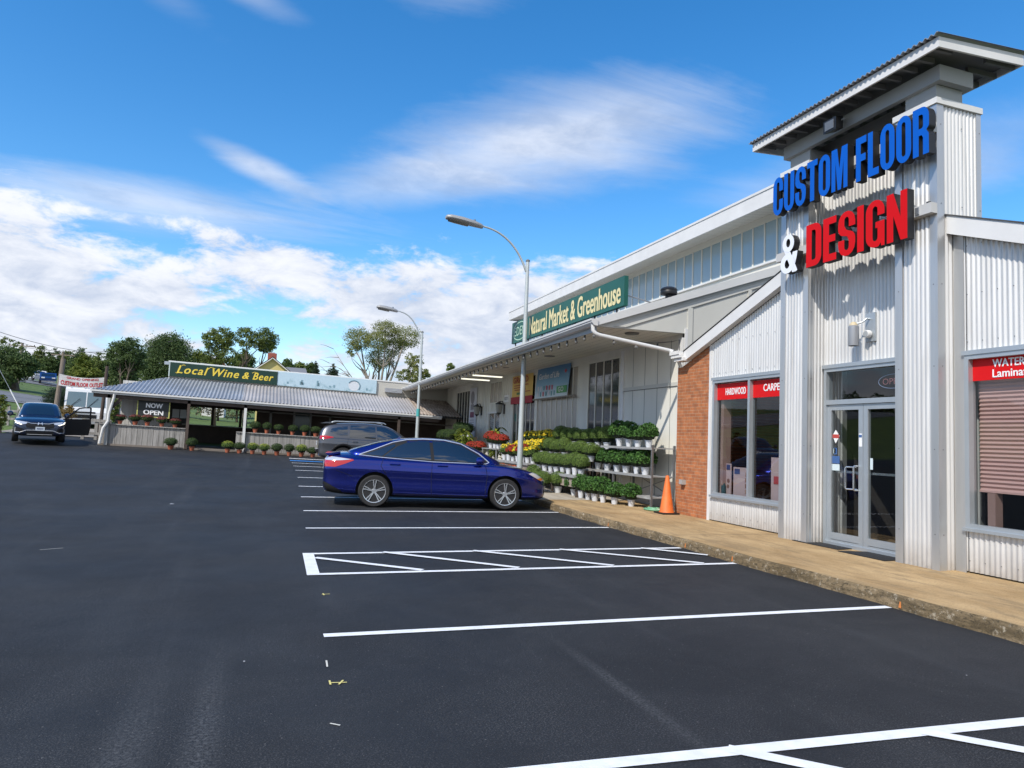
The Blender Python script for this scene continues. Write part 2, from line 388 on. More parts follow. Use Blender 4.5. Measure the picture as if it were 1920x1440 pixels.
lot = Thing('parking_lot', None, None, (0, 0, 0)); lot.e['kind'] = 'structure'
a = MB().m(M_ASPH)
sheet(a, frange(-60, -6.2, 30), frange(-60, 0, 10)[:-1] + frange(0, 38, 76), lambda x, y: zg(x, y))
sheet(a, frange(-6.2, 6.42, 24), frange(-60, 0, 10)[:-1] + frange(0, 36, 76), lambda x, y: zg(x, y))
lot.part('asphalt', a, smooth=True)
def strip(mb, p, q, w, lift=.006, n=None):
    p, q = Vector((*p, 0)), Vector((*q, 0)); d = (q - p); n = n or max(2, int(d.length / .4)); t = Vector((-d.y, d.x, 0)).normalized() * w / 2
    rows = []
    for i in range(n + 1):
        c = p + d * i / n
        for sgn in (-1, 1):
            e = c + t * sgn; rows.append((e.x, e.y, zg(e.x, e.y) + lift))
    mb.raw(rows, [(2 * i, 2 * i + 2, 2 * i + 3, 2 * i + 1) for i in range(n)])
def marking(name, segs, label=None, m=None, lift=.006):
    mb = MB().m(m or M_PAINT)
    for k, (p, q, w) in enumerate(segs): strip(mb, p, q, w, lift + .0015 * k)
    return lot.part(name, mb, label=label)
KX = 6.36
for x0, y in ((.55, 5.84), (.76, 12.28), (.85, 14.72), (.91, 17.11), (.96, 19.49), (1.04, 22.06), (1.08, 24.64), (1.08, 26.49), (1.08, 28.07)):
    marking('parking_line', [((x0, y), (KX, y), .095)])
marking('hatched_aisle', [((.69 - .1, 9.72), (KX, 9.80), .10), ((.66 - .1, 8.32), (KX, 8.42), .10), ((.63, 8.28), (.655, 9.76), .14)] +
        [((.72, 9.40), (1.90, 8.42), .10), ((1.64, 9.76), (3.13, 8.43), .10), ((2.92, 9.77), (4.46, 8.43), .10), ((4.26, 9.78), (5.86, 8.44), .10), ((5.64, 9.79), (KX, 9.06), .10)], 'white hatched parking aisle with slanting bars')
marking('hatched_aisle', [((-.6, 3.382), (KX, 3.08), .105), ((2.45, 3.28), (3.6, 2.2), .10), ((3.72, 3.20), (5.3, 1.7), .10), ((5.1, 3.10), (6.36, 2.0), .10)], 'near corner of a white hatched parking aisle')
marking('parking_line', [((1.06, 29.35), (KX, 29.35), .42)], 'blue painted parking line', M_BLUEP)
marking('parking_line', [((1.06, 30.64), (KX, 30.64), .26)], 'broad white line before the pavilion pots')
# surveyor's chalk ticks left beside the fresh lines
M_CHALK = mat('yellow_chalk', (.62, .55, .20), .9); 
def tick(segs, m): 
    mb = MB().m(m)
    for k, (p, q) in enumerate(segs): strip(mb, p, q, .012, .005 + .001 * k, 2)
    lot.part('chalk_mark', mb)
M_CHW = mat('white_chalk', (.55, .54, .48), .9)
tick([((.50, 4.75), (.61, 4.735)), ((.505, 4.79), (.505, 4.71)), ((.555, 4.70), (.59, 4.775))], M_CHALK)
M_CHW = mat('white_chalk', (.55, .54, .48), .9)
tick([((.645, 7.30), (.725, 7.31)), ((.66, 7.34), (.665, 7.26))], M_CHALK)
tick([((.515, 5.07), (.52, 5.21))], M_CHW)
tick([((.45, 4.10), (.50, 4.06))], M_CHW)
tick([((-2.52, 10.28), (-2.30, 10.42))], M_CHW)
# paint drips and crumbs scattered on the lot
random.seed(12); mbs = MB().m(M_PAINT)
for k in range(30):
    x, y = (random.uniform(-1.9, -1.0), random.gauss(15.5, .25)) if k < 18 else (random.uniform(-4, 5.5), random.uniform(3.4, 22))
    if k == 0: x, y = -1.62, 15.6
    r_ = .05 if k == 0 else random.uniform(.004, .010); n_ = 6
    mbs.raw([(x + r_ * random.uniform(.6, 1.3) * math.cos(q * 1.05), y + r_ * random.uniform(.5, 1.2) * math.sin(q * 1.05), zg(x, y) + .005) for q in range(n_)], [tuple(range(n_))])
o = lot.part('paint_drips', mbs); o['kind'] = 'stuff'
# ---------------------------------------------------------------- sidewalk with its worn kerb
random.seed(5)
sw = Thing('sidewalk', None, None, (0, 0, 0)); sw.e['kind'] = 'structure'
KERB_H = .15
ys = frange(-12, 32.4, 296)
def kx(y): return 6.40 + .012 * math.sin(y * 2.1) + .010 * math.sin(y * 5.3 + 1) + .008 * math.sin(y * 13.7)
mb = MB().m(M_WALK)
xs = [None, 6.62, 7.2, 7.9, 8.6, 9.0]
vs = []
for y in ys:
    for k, x in enumerate(xs):
        X = kx(y) + .035 if x is None else x
        vs.append((X, y, zg(6.4, y) + KERB_H + (.0 if k else -.004)))
n = len(xs)
mb.raw(vs, [(i * n + j, i * n + j + 1, (i + 1) * n + j + 1, (i + 1) * n + j) for i in range(len(ys) - 1) for j in range(n - 1)])
mb.mats.append(M_WALKP)
for k in range(len(mb.f)):
    i = k // (n - 1)
    if ys[i] > 15.9: mb.mi[k] = 1
sw.part('walking_surface', mb)
mb = MB().m(M_KERB); vs = []
for y in ys:
    j = .008 * math.sin(y * 17) + .006 * math.sin(y * 41)
    vs += [(kx(y) - .01, y, zg(6.4, y) - .08), (kx(y) - .004 + j * .6, y, zg(6.4, y) + KERB_H * .5), (kx(y) + .004 + j, y, zg(6.4, y) + KERB_H - .03), (kx(y) + .034, y, zg(6.4, y) + KERB_H - .0045)]
mb.raw(vs, [(i * 4 + j, i * 4 + j + 1, (i + 1) * 4 + j + 1, (i + 1) * 4 + j) for i in range(len(ys) - 1) for j in range(3)])
sw.part('kerb', mb, smooth=True, angle=60)
M_ORP = mat('orange_survey_paint', (.60, .20, .05), .9)
for y in (5.72, 9.75, 8.52, 12.35):
    mb = MB().m(M_ORP)
    mb.raw([(kx(y) - .014, y - .018, zg(6.4, y) + .02), (kx(y) - .014, y + .016, zg(6.4, y) + .02), (kx(y) - .008, y + .007, zg(6.4, y) + .085), (kx(y) - .008, y - .009, zg(6.4, y) + .085)], [(0, 1, 2, 3)])
    sw.part('survey_mark', mb)
mj = MB().m(mat('joint_dark', (.09, .07, .05), .95))  # joints drawn as thin dark strips across the walk
for y in (15.9, 19.5, 23, 27, 4.1, 10.2):
    mj.raw([(kx(y) + .05, y - .006, zg(6.4, y) + KERB_H + .003), (9., y - .006, zg(6.4, y) + KERB_H + .003), (9., y + .006, zg(6.4, y) + KERB_H + .003), (kx(y) + .05, y + .006, zg(6.4, y) + KERB_H + .003)], [(0, 1, 2, 3)])
sw.part('expansion_joint', mj)

# ---------------------------------------------------------------- roads beyond
def road(name, y0, y1, x0, x1, lines):
    t = Thing(name, None, None, (0, 0, 0)); t.e['kind'] = 'structure'
    mb = MB().m(M_ROAD); sheet(mb, frange(x0, x1, 80), frange(y0, y1, 10), lambda x, y: zg(x, y) + .05)
    t.part('carriageway', mb, smooth=True)
    for yl, w in lines:
        mb = MB().m(M_PAINT); xs_ = frange(x0, x1, 80)
        mb.raw([(x, yl + s_ * w / 2, zg(x, yl) + .075) for x in xs_ for s_ in (-1, 1)], [(2 * i, 2 * i + 2, 2 * i + 3, 2 * i + 1) for i in range(80)])
        t.part('lane_line', mb)
road('road', 55.0, 68.0, -150, -9, ((56.2, .22), (61.0, .22), (67.0, .22)))
road('far_road', 99, 116, -160, -14, ((101, .3), (108, .3)))
mb = MB().m(mat('path_gravel', (.42, .40, .36), .95, var=.2, vscale=2)); sheet(mb, frange(-8, 40, 60), frange(47.5, 49.0, 3), lambda x, y: zg(x, y) + .04); single('path', mb, None, None, kind='structure')
mb = MB().m(mat('gravel', (.30, .27, .23), .95, var=.35, vscale=3, bump=.6, bscale=30))
sheet(mb, frange(-11.5, -6.2, 10), frange(38.0, 45, 8), lambda x, y: zg(x, y) + .03)
single('gravel_pad', mb, None, None, kind='structure')
# ================================================================ the flooring store
def metal_sheet(name, col, metal, rough, var=.10):
    """weathered galvanised sheet: faint vertical streaks, scuffs low down"""
    return mat(name, col, rough, metal, .5, var=var, vscale=2.2, streak=(3, 3, .25), bump=.04, bscale=30)
M_CORR = metal_sheet('corrugated_galvanised', (.66, .655, .64), .34, .40)
def weather(m):
    """splash dirt along the foot of the sheets and thin runs of grime"""
    nt = m.node_tree; b = nt.nodes['Principled BSDF']; L = nt.links.new; src = b.inputs['Base Color'].links[0].from_socket
    tc = N(nt, 'ShaderNodeNewGeometry'); sp = N(nt, 'ShaderNodeSeparateXYZ'); L(tc.outputs['Position'], sp.inputs[0])
    n = N(nt, 'ShaderNodeTexNoise'); n.inputs['Scale'].default_value = 5; n.inputs['Detail'].default_value = 8; n.inputs['Roughness'].default_value = .7; L(tc.outputs['Position'], n.inputs['Vector'])
    mp = N(nt, 'ShaderNodeMapping'); mp.inputs['Scale'].default_value = (7, 7, .35); L(tc.outputs['Position'], mp.inputs[0])
    n2 = N(nt, 'ShaderNodeTexNoise'); n2.inputs['Scale'].default_value = 1.6; n2.inputs['Detail'].default_value = 6; L(mp.outputs[0], n2.inputs['Vector'])
    r = N(nt, 'ShaderNodeMapRange'); L(sp.outputs['Z'], r.inputs[0]); r.inputs[1].default_value = .52; r.inputs[2].default_value = .14
    a = N(nt, 'ShaderNodeMath', operation='MULTIPLY'); L(r.outputs[0], a.inputs[0]); L(n.outputs['Fac'], a.inputs[1])
    r2 = N(nt, 'ShaderNodeMapRange'); L(n2.outputs['Fac'], r2.inputs[0]); r2.inputs[1].default_value = .57; r2.inputs[2].default_value = .80; r2.inputs[4].default_value = .34
    mx = N(nt, 'ShaderNodeMath', operation='MAXIMUM'); L(a.outputs[0], mx.inputs[0]); L(r2.outputs[0], mx.inputs[1])
    q = N(nt, 'ShaderNodeMix', data_type='RGBA'); L(mx.outputs[0], q.inputs[0]); L(src, q.inputs[6]); q.inputs[7].default_value = (.25, .20, .145, 1); L(q.outputs[2], b.inputs['Base Color'])
weather(M_CORR)
M_FLASH = metal_sheet('flashing', (.52, .53, .535), .60, .33, .08)
M_WHITE = mat('white_trim', (.68, .675, .66), .5, var=.06, vscale=2)
M_GREYTRIM = mat('grey_trim', (.36, .365, .355), .6, var=.07, vscale=1.5)
M_SOFFIT = mat('soffit_grey', (.17, .175, .18), .8)
M_JOIST = mat('joist_grey', (.15, .153, .158), .8)
M_ALU = mat('window_aluminium', (.46, .50, .53), .38, .55, var=.05, vscale=3)
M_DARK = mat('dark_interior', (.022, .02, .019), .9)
M_BLACK = mat('black', (.012, .012, .013), .45)
M_REDB = mat('red_vinyl', (.62, .008, .010), .45, spec=.2)
M_TXT = mat('white_vinyl', (.82, .82, .82), .5)
M_GLASS = glass('window_glass', (.72, .75, .76), ior=1.50)
M_ROOFD = mat('dark_roofing', (.075, .075, .078), .9, var=.2, vscale=3)
def brick_mat():
    m = bpy.data.materials.new('brick'); m.use_nodes = True; nt = m.node_tree; b = nt.nodes['Principled BSDF']; L = nt.links.new
    tc = N(nt, 'ShaderNodeTexCoord'); mp = N(nt, 'ShaderNodeMapping'); sx = N(nt, 'ShaderNodeSeparateXYZ'); cb = N(nt, 'ShaderNodeCombineXYZ')
    L(tc.outputs['Object'], sx.inputs[0]); L(sx.outputs['Y'], cb.inputs[0]); L(sx.outputs['Z'], cb.inputs[1])
    br = N(nt, 'ShaderNodeTexBrick'); L(cb.outputs[0], br.inputs['Vector']); br.inputs['Scale'].default_value = 1
    br.inputs['Brick Width'].default_value = .205; br.inputs['Row Height'].default_value = .068; br.inputs['Mortar Size'].default_value = .0055; br.inputs['Mortar Smooth'].default_value = .3
    br.inputs['Bias'].default_value = -.1
    br.inputs['Color1'].default_value = (.45, .165, .062, 1); br.inputs['Color2'].default_value = (.34, .12, .05, 1); br.inputs['Mortar'].default_value = (.42, .28, .18, 1)
    n = N(nt, 'ShaderNodeTexNoise'); n.inputs['Scale'].default_value = 7; n.inputs['Detail'].default_value = 6; L(tc.outputs['Object'], n.inputs['Vector'])
    r = N(nt, 'ShaderNodeValToRGB'); L(n.outputs['Fac'], r.inputs[0]); e = r.color_ramp.elements; e[0].position = .3; e[0].color = (.72, .70, .70, 1); e[1].position = .7; e[1].color = (1.15, 1.1, 1.05, 1)
    mx = N(nt, 'ShaderNodeMix', data_type='RGBA', blend_type='MULTIPLY'); mx.inputs[0].default_value = 1; L(br.outputs['Color'], mx.inputs[6]); L(r.outputs[0], mx.inputs[7])
    L(mx.outputs[2], b.inputs['Base Color']); b.inputs['Roughness'].default_value = .85
    bp = N(nt, 'ShaderNodeBump'); bp.inputs['Strength'].default_value = .6; bp.inputs['Distance'].default_value = .006; bp.invert = True; L(br.outputs['Fac'], bp.inputs['Height']); L(bp.outputs[0], b.inputs['Normal'])
    return m
M_BRICK = brick_mat()

def corr(mb, along, fix, a, b, z0, z1, out=-1, period=.068, amp=.010, k=6, flat=0):
    """corrugated sheet: standing ribs along z; along 'y' lies at x = fix, along 'x' at y = fix; out = side it faces"""
    n = max(2, int(abs(b - a) / period * k)); vs = []
    f0 = z0 if callable(z0) else (lambda t: z0); f1 = z1 if callable(z1) else (lambda t: z1)
    for i in range(n + 1):
        t = a + (b - a) * i / n; ph = 2 * math.pi * (t - a) / period
        o = fix + out * amp * max(-.8, min(.8, 1.25 * math.sin(ph)))
        for z in (f0(t), f1(t)): vs.append((o, t, z) if along == 'y' else (t, o, z))
    mb.raw(vs, [(2 * i, 2 * i + 2, 2 * i + 3, 2 * i + 1) for i in range(n)])
    return mb
ZS = .15
FXX = 8.62
st = Thing('flooring_store', 'silver corrugated metal storefront with brick end and tall sign tower', 'building', (FXX, 8.3, ZS))
# --- tower
for (y0, y1) in ((6.85, 7.50), (9.22, 9.85)):
    p = MB().m(M_CORR)
    corr(p, 'y', 8.325, y0 + .09, y1 - .10, ZS, 6.38); corr(p, 'x', y0 + .005, 8.42, 9.06, ZS, 6.38); corr(p, 'x', y1 - .005, 8.42, 9.06, ZS, 6.38, out=1)
    p.m(M_FLASH)
    for (ya, yb) in ((y0 - .012, y0 + .10), (y1 - .11, y1 + .012)): p.box((8.305, ya, ZS), (8.318, yb, 6.385))
    for yy in (y0 - .012, y1): p.box((8.319, yy, ZS), (8.43, yy + .012, 6.385)); p.box((9.04, yy, ZS), (9.13, yy + .012, 6.385))
    p.m(M_GREYTRIM).box((8.34, y0 + .03, ZS), (9.12, y1 - .03, 6.37))
    p.m(mat('screw', (.25, .25, .26), .5, .6))
    for z in frange(.6, 6.1, 5):
        for yy in (y0 + .045, y1 - .055): p.box((8.300, yy, z), (8.306, yy + .012, z + .012))
        for xx in (8.37, 8.75, 9.09): p.box((xx, y0 - .018, z), (xx + .012, y0 - .011, z + .012))
    post = st.part('tower_post', p, smooth=True, angle=30)
    c = MB().m(M_WHITE).box((8.285, y0 - .03, 6.386), (9.15, y1 + .03, 6.47)); st.part('cap_trim', c, post)
    nk = MB().m(M_GREYTRIM).box((8.41, y0 + .08, 6.47), (8.90, y1 - .08, 6.72)); st.part('neck', nk)
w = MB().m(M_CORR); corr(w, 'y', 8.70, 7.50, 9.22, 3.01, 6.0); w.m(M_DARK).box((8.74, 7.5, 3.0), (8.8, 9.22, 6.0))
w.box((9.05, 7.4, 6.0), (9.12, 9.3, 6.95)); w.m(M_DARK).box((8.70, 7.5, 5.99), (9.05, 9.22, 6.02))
w.m(M_CORR); corr(w, 'y', 8.70, 9.155, 9.22, ZS, 3.01, period=.066); corr(w, 'x', 7.505, 8.33, 8.70, ZS, 6.3, out=1); corr(w, 'x', 9.215, 8.33, 8.70, ZS, 6.3, out=-1)
st.part('recess_wall', w, smooth=True, angle=30)
e = MB().m(M_GREYTRIM)
for (a_, b_) in (((8.345, 6.82, 6.72), (8.43, 9.87, 6.94)), ((8.89, 6.82, 6.72), (8.97, 9.87, 6.94)), ((8.43, 6.82, 6.72), (8.89, 6.92, 6.94)), ((8.43, 9.77, 6.72), (8.89, 9.87, 6.94))): e.box(a_, b_)
st.part('tower_beam', e)
r = MB(); RX0, RX1, RY0, RY1 = 7.98, 9.56, 6.53, 10.25
def rz(x): return 6.95 + (x - RX0) * .055
r.m(M_WHITE).box((RX0, RY0, 6.95), (RX0 + .03, RY1, 7.09))
for yy in (RY0, RY1 - .03):
    r.raw([(RX0 + .03, yy, rz(RX0)), (RX1, yy, rz(RX1)), (RX1, yy, rz(RX1) + .15), (RX0 + .03, yy, rz(RX0) + .14), (RX0 + .03, yy + .03, rz(RX0)), (RX1, yy + .03, rz(RX1)), (RX1, yy + .03, rz(RX1) + .15), (RX0 + .03, yy + .03, rz(RX0) + .14)],
          [(0, 1, 2, 3), (7, 6, 5, 4), (3, 2, 6, 7), (0, 4, 5, 1), (1, 5, 6, 2)])
r.box((RX1 - .03, RY0 + .03, rz(RX1)), (RX1, RY1 - .03, rz(RX1) + .15))
r.m(M_JOIST)
for k in range(14):
    yy = RY0 + .12 + k * (RY1 - RY0 - .28) / 13
    r.bar((RX0 + .03, yy, 6.985 + .02), (8.345, yy, 6.985 + .035), .045, .075); r.bar((8.97, yy, 7.04), (RX1 - .03, yy, 7.06), .045, .075)
r.m(M_SOFFIT); r.raw([(RX0 + .03, RY0 + .03, 7.07), (RX1 - .03, RY0 + .03, 7.14), (RX1 - .03, RY1 - .03, 7.14), (RX0 + .03, RY1 - .03, 7.07)], [(0, 1, 2, 3)])
roof = st.part('tower_roof', r)
cr = MB().m(mat('roof_sheet', (.34, .35, .36), .42, .5)); n = 264; vs = []
for i in range(n + 1):
    yy = RY0 - .04 + (RY1 - RY0 + .08) * i / n; o = .016 * math.sin(2 * math.pi * i / 6)
    for th in (0, .012):
        vs += [(RX0 - .06, yy, 7.105 + o + th), (RX1 + .04, yy, 7.215 + o + th)]
cr.raw(vs, [(4 * i, 4 * i + 1, 4 * i + 5, 4 * i + 4) for i in range(n)] + [(4 * i + 2, 4 * i + 6, 4 * i + 7, 4 * i + 3) for i in range(n)] + [(4 * i, 4 * i + 4, 4 * i + 6, 4 * i + 2) for i in range(n)])
st.part('roof_sheet', cr, roof)
# --- gabled front either side
def rakeb(y): return 3.48 + (13.0 - y) * .356 if y > 8.3 else 3.48 + 4.7 * .356 - (8.3 - y) * .39 + .02
def screws(mb, y0, y1, holes):
    mb.m(mat('screw', (.25, .25, .26), .5, .6))
    for z in (.30, .58, 3.12, 3.75, 4.4):
        y = y0
        while y < y1:
            if z < rakeb(y) - .05: mb.box((FXX - .014, y, z), (FXX - .008, y + .011, z + .011))
            y += .204
def wall_holes(mb, y0, y1, holes, top):
    """corrugated wall at FXX with rectangular holes (ya, yb, za, zb)"""
    cuts = sorted({y0, y1, *[h[0] for h in holes], *[h[1] for h in holes]})
    for a_, b_ in zip(cuts, cuts[1:]):
        h = [q for q in holes if q[0] <= a_ + 1e-6 and q[1] >= b_ - 1e-6]
        if h: corr(mb, 'y', FXX, a_, b_, ZS + .02, h[0][2]); corr(mb, 'y', FXX, a_, b_, h[0][3], top)
        else: corr(mb, 'y', FXX, a_, b_, ZS + .02, top)
w = MB().m(M_CORR); wall_holes(w, 9.86, 12.28, [(9.9, 12.17, .66, 2.98)], rakeb); w.m(M_WHITE).box((8.60, 12.26, ZS), (8.625, 12.33, rakeb(12.3))); w.m(M_FLASH).box((8.596, 9.855, ZS), (8.602, 9.93, rakeb(9.9)))
screws(w, 9.95, 12.2, [(9.9, 12.17, .66, 2.98)]); st.part('corrugated_wall', w, smooth=True, angle=30)
w = MB().m(M_CORR); wall_holes(w, 3.7, 6.72, [(4.4, 6.69, .71, 2.95)], rakeb); w.m(M_FLASH).box((8.594, 6.70, ZS), (8.604, 6.84, rakeb(6.8))); screws(w, 3.8, 6.66, [(4.4, 6.69, .71, 2.95)])
st.part('corrugated_wall', w, smooth=True, angle=30)
w = MB().m(M_BRICK).box((8.615, 12.33, ZS - .1), (9.2, 13.52, rakeb(12.33) - .36)); 
w.raw([(8.6151, 12.33, 3.3), (8.6151, 13.52, 3.3), (8.6151, 13.52, rakeb(13.52)), (8.6151, 12.33, rakeb(12.33))], [(0, 1, 2, 3)])
w.box((9.2, 13.45, ZS), (18, 13.52, 3.3)); st.part('brick_wall', w)
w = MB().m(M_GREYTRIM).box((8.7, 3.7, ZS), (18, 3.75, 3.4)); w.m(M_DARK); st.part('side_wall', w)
for (ya, yb) in ((13.08, 9.86), (6.84, 3.5)):
    f = MB().m(M_WHITE)
    f.raw([(8.47, ya, rakeb(ya)), (8.47, yb, rakeb(yb)), (8.47, yb, rakeb(yb) + .25), (8.47, ya, rakeb(ya) + (.21 if ya > 8 else .25)), (8.60, ya, rakeb(ya)), (8.60, yb, rakeb(yb)), (8.60, yb, rakeb(yb) + .25), (8.60, ya, rakeb(ya) + .21)],
          [(0, 1, 2, 3), (7, 6, 5, 4), (0, 4, 5, 1), (0, 3, 7, 4), (1, 5, 6, 2)])
    st.part('rake_fascia', f)
f = MB().m(M_WHITE).box((8.40, 13.0, 3.46), (8.62, 13.35, 3.53)).box((8.36, 13.05, 3.53), (16, 13.42, 3.60)).box((8.34, 13.10, 3.60), (16, 13.45, 3.68))
f.m(M_DARK).box((8.42, 13.12, 3.68), (15.9, 13.40, 3.685)); st.part('eave_gutter', f)
f = MB().m(M_ROOFD)
for (ya, yb) in ((13.2, 8.3), (3.4, 8.3)):
    z_ = lambda y: rakeb(y) + (.222 + .032 * min(1., (13.2 - y) / 3.2) if y > 8 else .255)
    f.raw([(8.455, ya, z_(ya)), (8.455, yb, z_(yb if ya > 8 else 8.29)), (17, yb, z_(yb)), (17, ya, z_(ya)), (8.455, ya, z_(ya) + .014), (8.455, yb, z_(yb) + .014), (17, yb, z_(yb) + .014), (17, ya, z_(ya) + .014)],
          [(0, 1, 2, 3), (7, 6, 5, 4), (0, 4, 5, 1), (1, 5, 6, 2), (2, 6, 7, 3), (3, 7, 4, 0)])
st.part('roof', f)
f = MB().m(mat('shop_floor', (.22, .15, .09), .35, var=.25, vscale=4)).box((8.72, 3.8, ZS - .02), (13.5, 13.4, ZS + .01)); st.part('floor', f)
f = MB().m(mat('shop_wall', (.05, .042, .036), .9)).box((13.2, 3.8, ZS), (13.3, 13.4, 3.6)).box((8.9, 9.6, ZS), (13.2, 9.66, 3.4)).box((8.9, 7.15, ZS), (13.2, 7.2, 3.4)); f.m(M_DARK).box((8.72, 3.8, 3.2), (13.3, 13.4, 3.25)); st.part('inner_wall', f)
M_PINKJ = mat('pinkish_jamb', (.32, .20, .17), .8)
# --- windows
def frame_rect(mb, x0, x1, ya, yb, za, zb, t, mullions=()):
    mb.box((x0, ya, za), (x1, yb, za + t)).box((x0, ya, zb - t), (x1, yb, zb)).box((x0, ya, za + t), (x1, ya + t, zb - t)).box((x0, yb - t, za + t), (x1, yb, zb - t))
    for y in mullions: mb.box((x0, y - t / 2, za + t), (x1, y + t / 2, zb - t))
def shop_window(ya, yb, za, zb, mull, bandz, texts, glx=8.66):
    fr = MB().m(M_ALU); frame_rect(fr, 8.575, 8.70, ya, yb, za, zb, .06, mull); fr.box((8.56, ya - .03, zb - .005), (8.66, yb + .03, zb + .055)); fr.box((8.55, ya - .03, za - .03), (8.66, yb + .03, za + .012))
    o = st.part('window', fr)
    g = MB().m(M_GLASS).pane(glx, ya + .06, yb - .06, za + .06, zb - .06); st.part('pane', g, o)
    edges = [ya + .06, *[m_ for m_ in mull], yb - .06]
    b = MB().m(M_REDB)
    for i in range(len(edges) - 1):
        p0 = edges[i] + (.03 if i else 0); p1 = edges[i + 1] - (.03 if i + 1 < len(edges) - 1 else 0)
        b.box((glx - .006, p0, bandz[0]), (glx - .003, p1, bandz[1]))
    bo = st.part('red_band', b, o)
    for (s_, yl, z, h, wd) in texts:
        t = MB().m(M_TXT); put_text(t, s_, (glx - .0065, yl, z), *FX, width=wd, height=h, bold=.036); st.part('lettering', t, o)
    return o
shop_window(9.9, 12.17, .66, 2.98, (11.03,), (2.58, 2.90), [('HARDWOOD', 11.83, 2.67, .13, .62), ('CARPET', 10.70, 2.69, .13, .52)])
shop_window(4.4, 6.69, .71, 2.95, (5.2,), (2.61, 2.91), [('WATERPROOF', 6.36, 2.77, .10, .78), ('Laminate', 6.36, 2.64, .10, .49)])
st.part('window_jamb', MB().m(M_PINKJ).box((8.72, 11.98, .7), (8.9, 12.07, 2.6))); st.part('window_jamb', MB().m(M_PINKJ).box((8.72, 6.40, .74), (8.85, 6.50, 1.18)))
# --- entrance
fr = MB().m(M_ALU)
frame_rect(fr, 8.60, 8.74, 7.51, 9.165, ZS, 2.97, .055); fr.box((8.595, 7.56, 2.38), (8.745, 9.11, 2.455)); fr.box((8.58, 7.5, 2.97), (8.70, 9.19, 3.03))
door = st.part('entrance_frame', fr)
g = MB().m(M_GLASS).pane(8.66, 7.565, 9.11, 2.455, 2.915); st.part('transom_pane', g, door)
for (ya, yb, hs) in ((8.385, 9.108, 1), (7.566, 8.378, -1)):
    d = MB().m(M_ALU); frame_rect(d, 8.625, 8.685, ya, yb, ZS + .012, 2.375, .085); d.box((8.625, ya + .085, ZS + .09), (8.685, yb - .085, ZS + .20))
    leaf = st.part('door', d)
    g = MB().m(M_GLASS).pane(8.65, ya + .085, yb - .085, ZS + .20, 2.29); st.part('pane', g, leaf)
    M_STEEL = mat('brushed_steel', (.62, .63, .64), .25, .9)
    yh = ya + .10 if hs > 0 else yb - .10
    if hs > 0:
        h = MB().m(M_STEEL).tube([(8.63, yh + .0, 1.05), (8.56, yh, 1.05), (8.545, yh, 1.07), (8.545, yh, 1.40), (8.56, yh, 1.42), (8.63, yh, 1.42)], .013, 8)
        h.tube([(8.63, yh + .02, 1.06), (8.56, yh + .16, 1.06), (8.55, yh + .17, 1.08), (8.55, yh + .17, 1.38), (8.56, yh + .16, 1.40), (8.63, yh + .02, 1.40)], .012, 8); st.part('handle', h, leaf, smooth=True)
    pb = MB().m(M_STEEL).box((8.70, ya + .06, 1.30), (8.73, yb - .06, 1.335)); st.part('push_bar', pb, leaf)
    s_ = MB()
    if hs > 0:
        s_.m(M_TXT).raw([(8.646, 8.95, 1.98), (8.646, 8.87, 1.88), (8.646, 8.95, 1.76), (8.646, 9.02, 1.88)], [(0, 1, 2, 3)])
        s_.m(mat('sticker_red', (.45, .06, .05), .5)).box((8.6435, 8.88, 1.845), (8.645, 9.015, 1.905))
        s_.m(mat('sticker_blue', (.05, .12, .30), .5)).box((8.646, 8.87, 1.44), (8.648, 9.02, 1.56)); s_.box((8.646, 8.925, 1.585), (8.648, 8.985, 1.69))
        s_.m(mat('sticker_pale', (.60, .70, .72), .5)).box((8.646, 8.87, 1.33), (8.648, 9.02, 1.43)).box((8.646, 8.95, 1.6), (8.6472, 8.995, 1.68))
        st.part('door_sticker', s_, leaf); s_ = MB()
        s_.m(M_TXT).box((8.62, 8.40, 1.72), (8.623, 8.455, 1.92)); s_.m(mat('sticker_blue', (.05, .12, .30))).box((8.618, 8.40, 1.86), (8.6195, 8.455, 1.90))
    else:
        s_.m(mat('sticker_pale', (.60, .70, .72))).box((8.646, 8.22, 1.38), (8.648, 8.27, 1.55))
    st.part('door_sticker', s_, leaf)
# --- channel letters, drawn for this sign: tall, heavy, condensed
def arc(cx, cy, rx, ry, a0, a1, n=7): return [(cx + rx * math.cos(R(a0 + (a1 - a0) * i / n)), cy + ry * math.sin(R(a0 + (a1 - a0) * i / n))) for i in range(n + 1)]
def stad(x0, y0, x1, y1, r):
    ry = r
    return arc(x1 - r, y1 - ry, r, ry, 0, 90) + arc(x0 + r, y1 - ry, r, ry, 90, 180) + arc(x0 + r, y0 + ry, r, ry, 180, 270) + arc(x1 - r, y0 + ry, r, ry, 270, 360)
S_ = .185
def stroke(path, s=S_):
    pts = [Vector((*p, 0)) for p in path]; l, r_ = [], []
    for i, p in enumerate(pts):
        d = (pts[min(i + 1, len(pts) - 1)] - pts[max(i - 1, 0)]).normalized(); nn = Vector((-d.y, d.x, 0)) * s / 2
        l.append((p.x + nn.x, p.y + nn.y)); r_.append((p.x - nn.x, p.y - nn.y))
    return l + r_[::-1]
h_ = S_ / 2
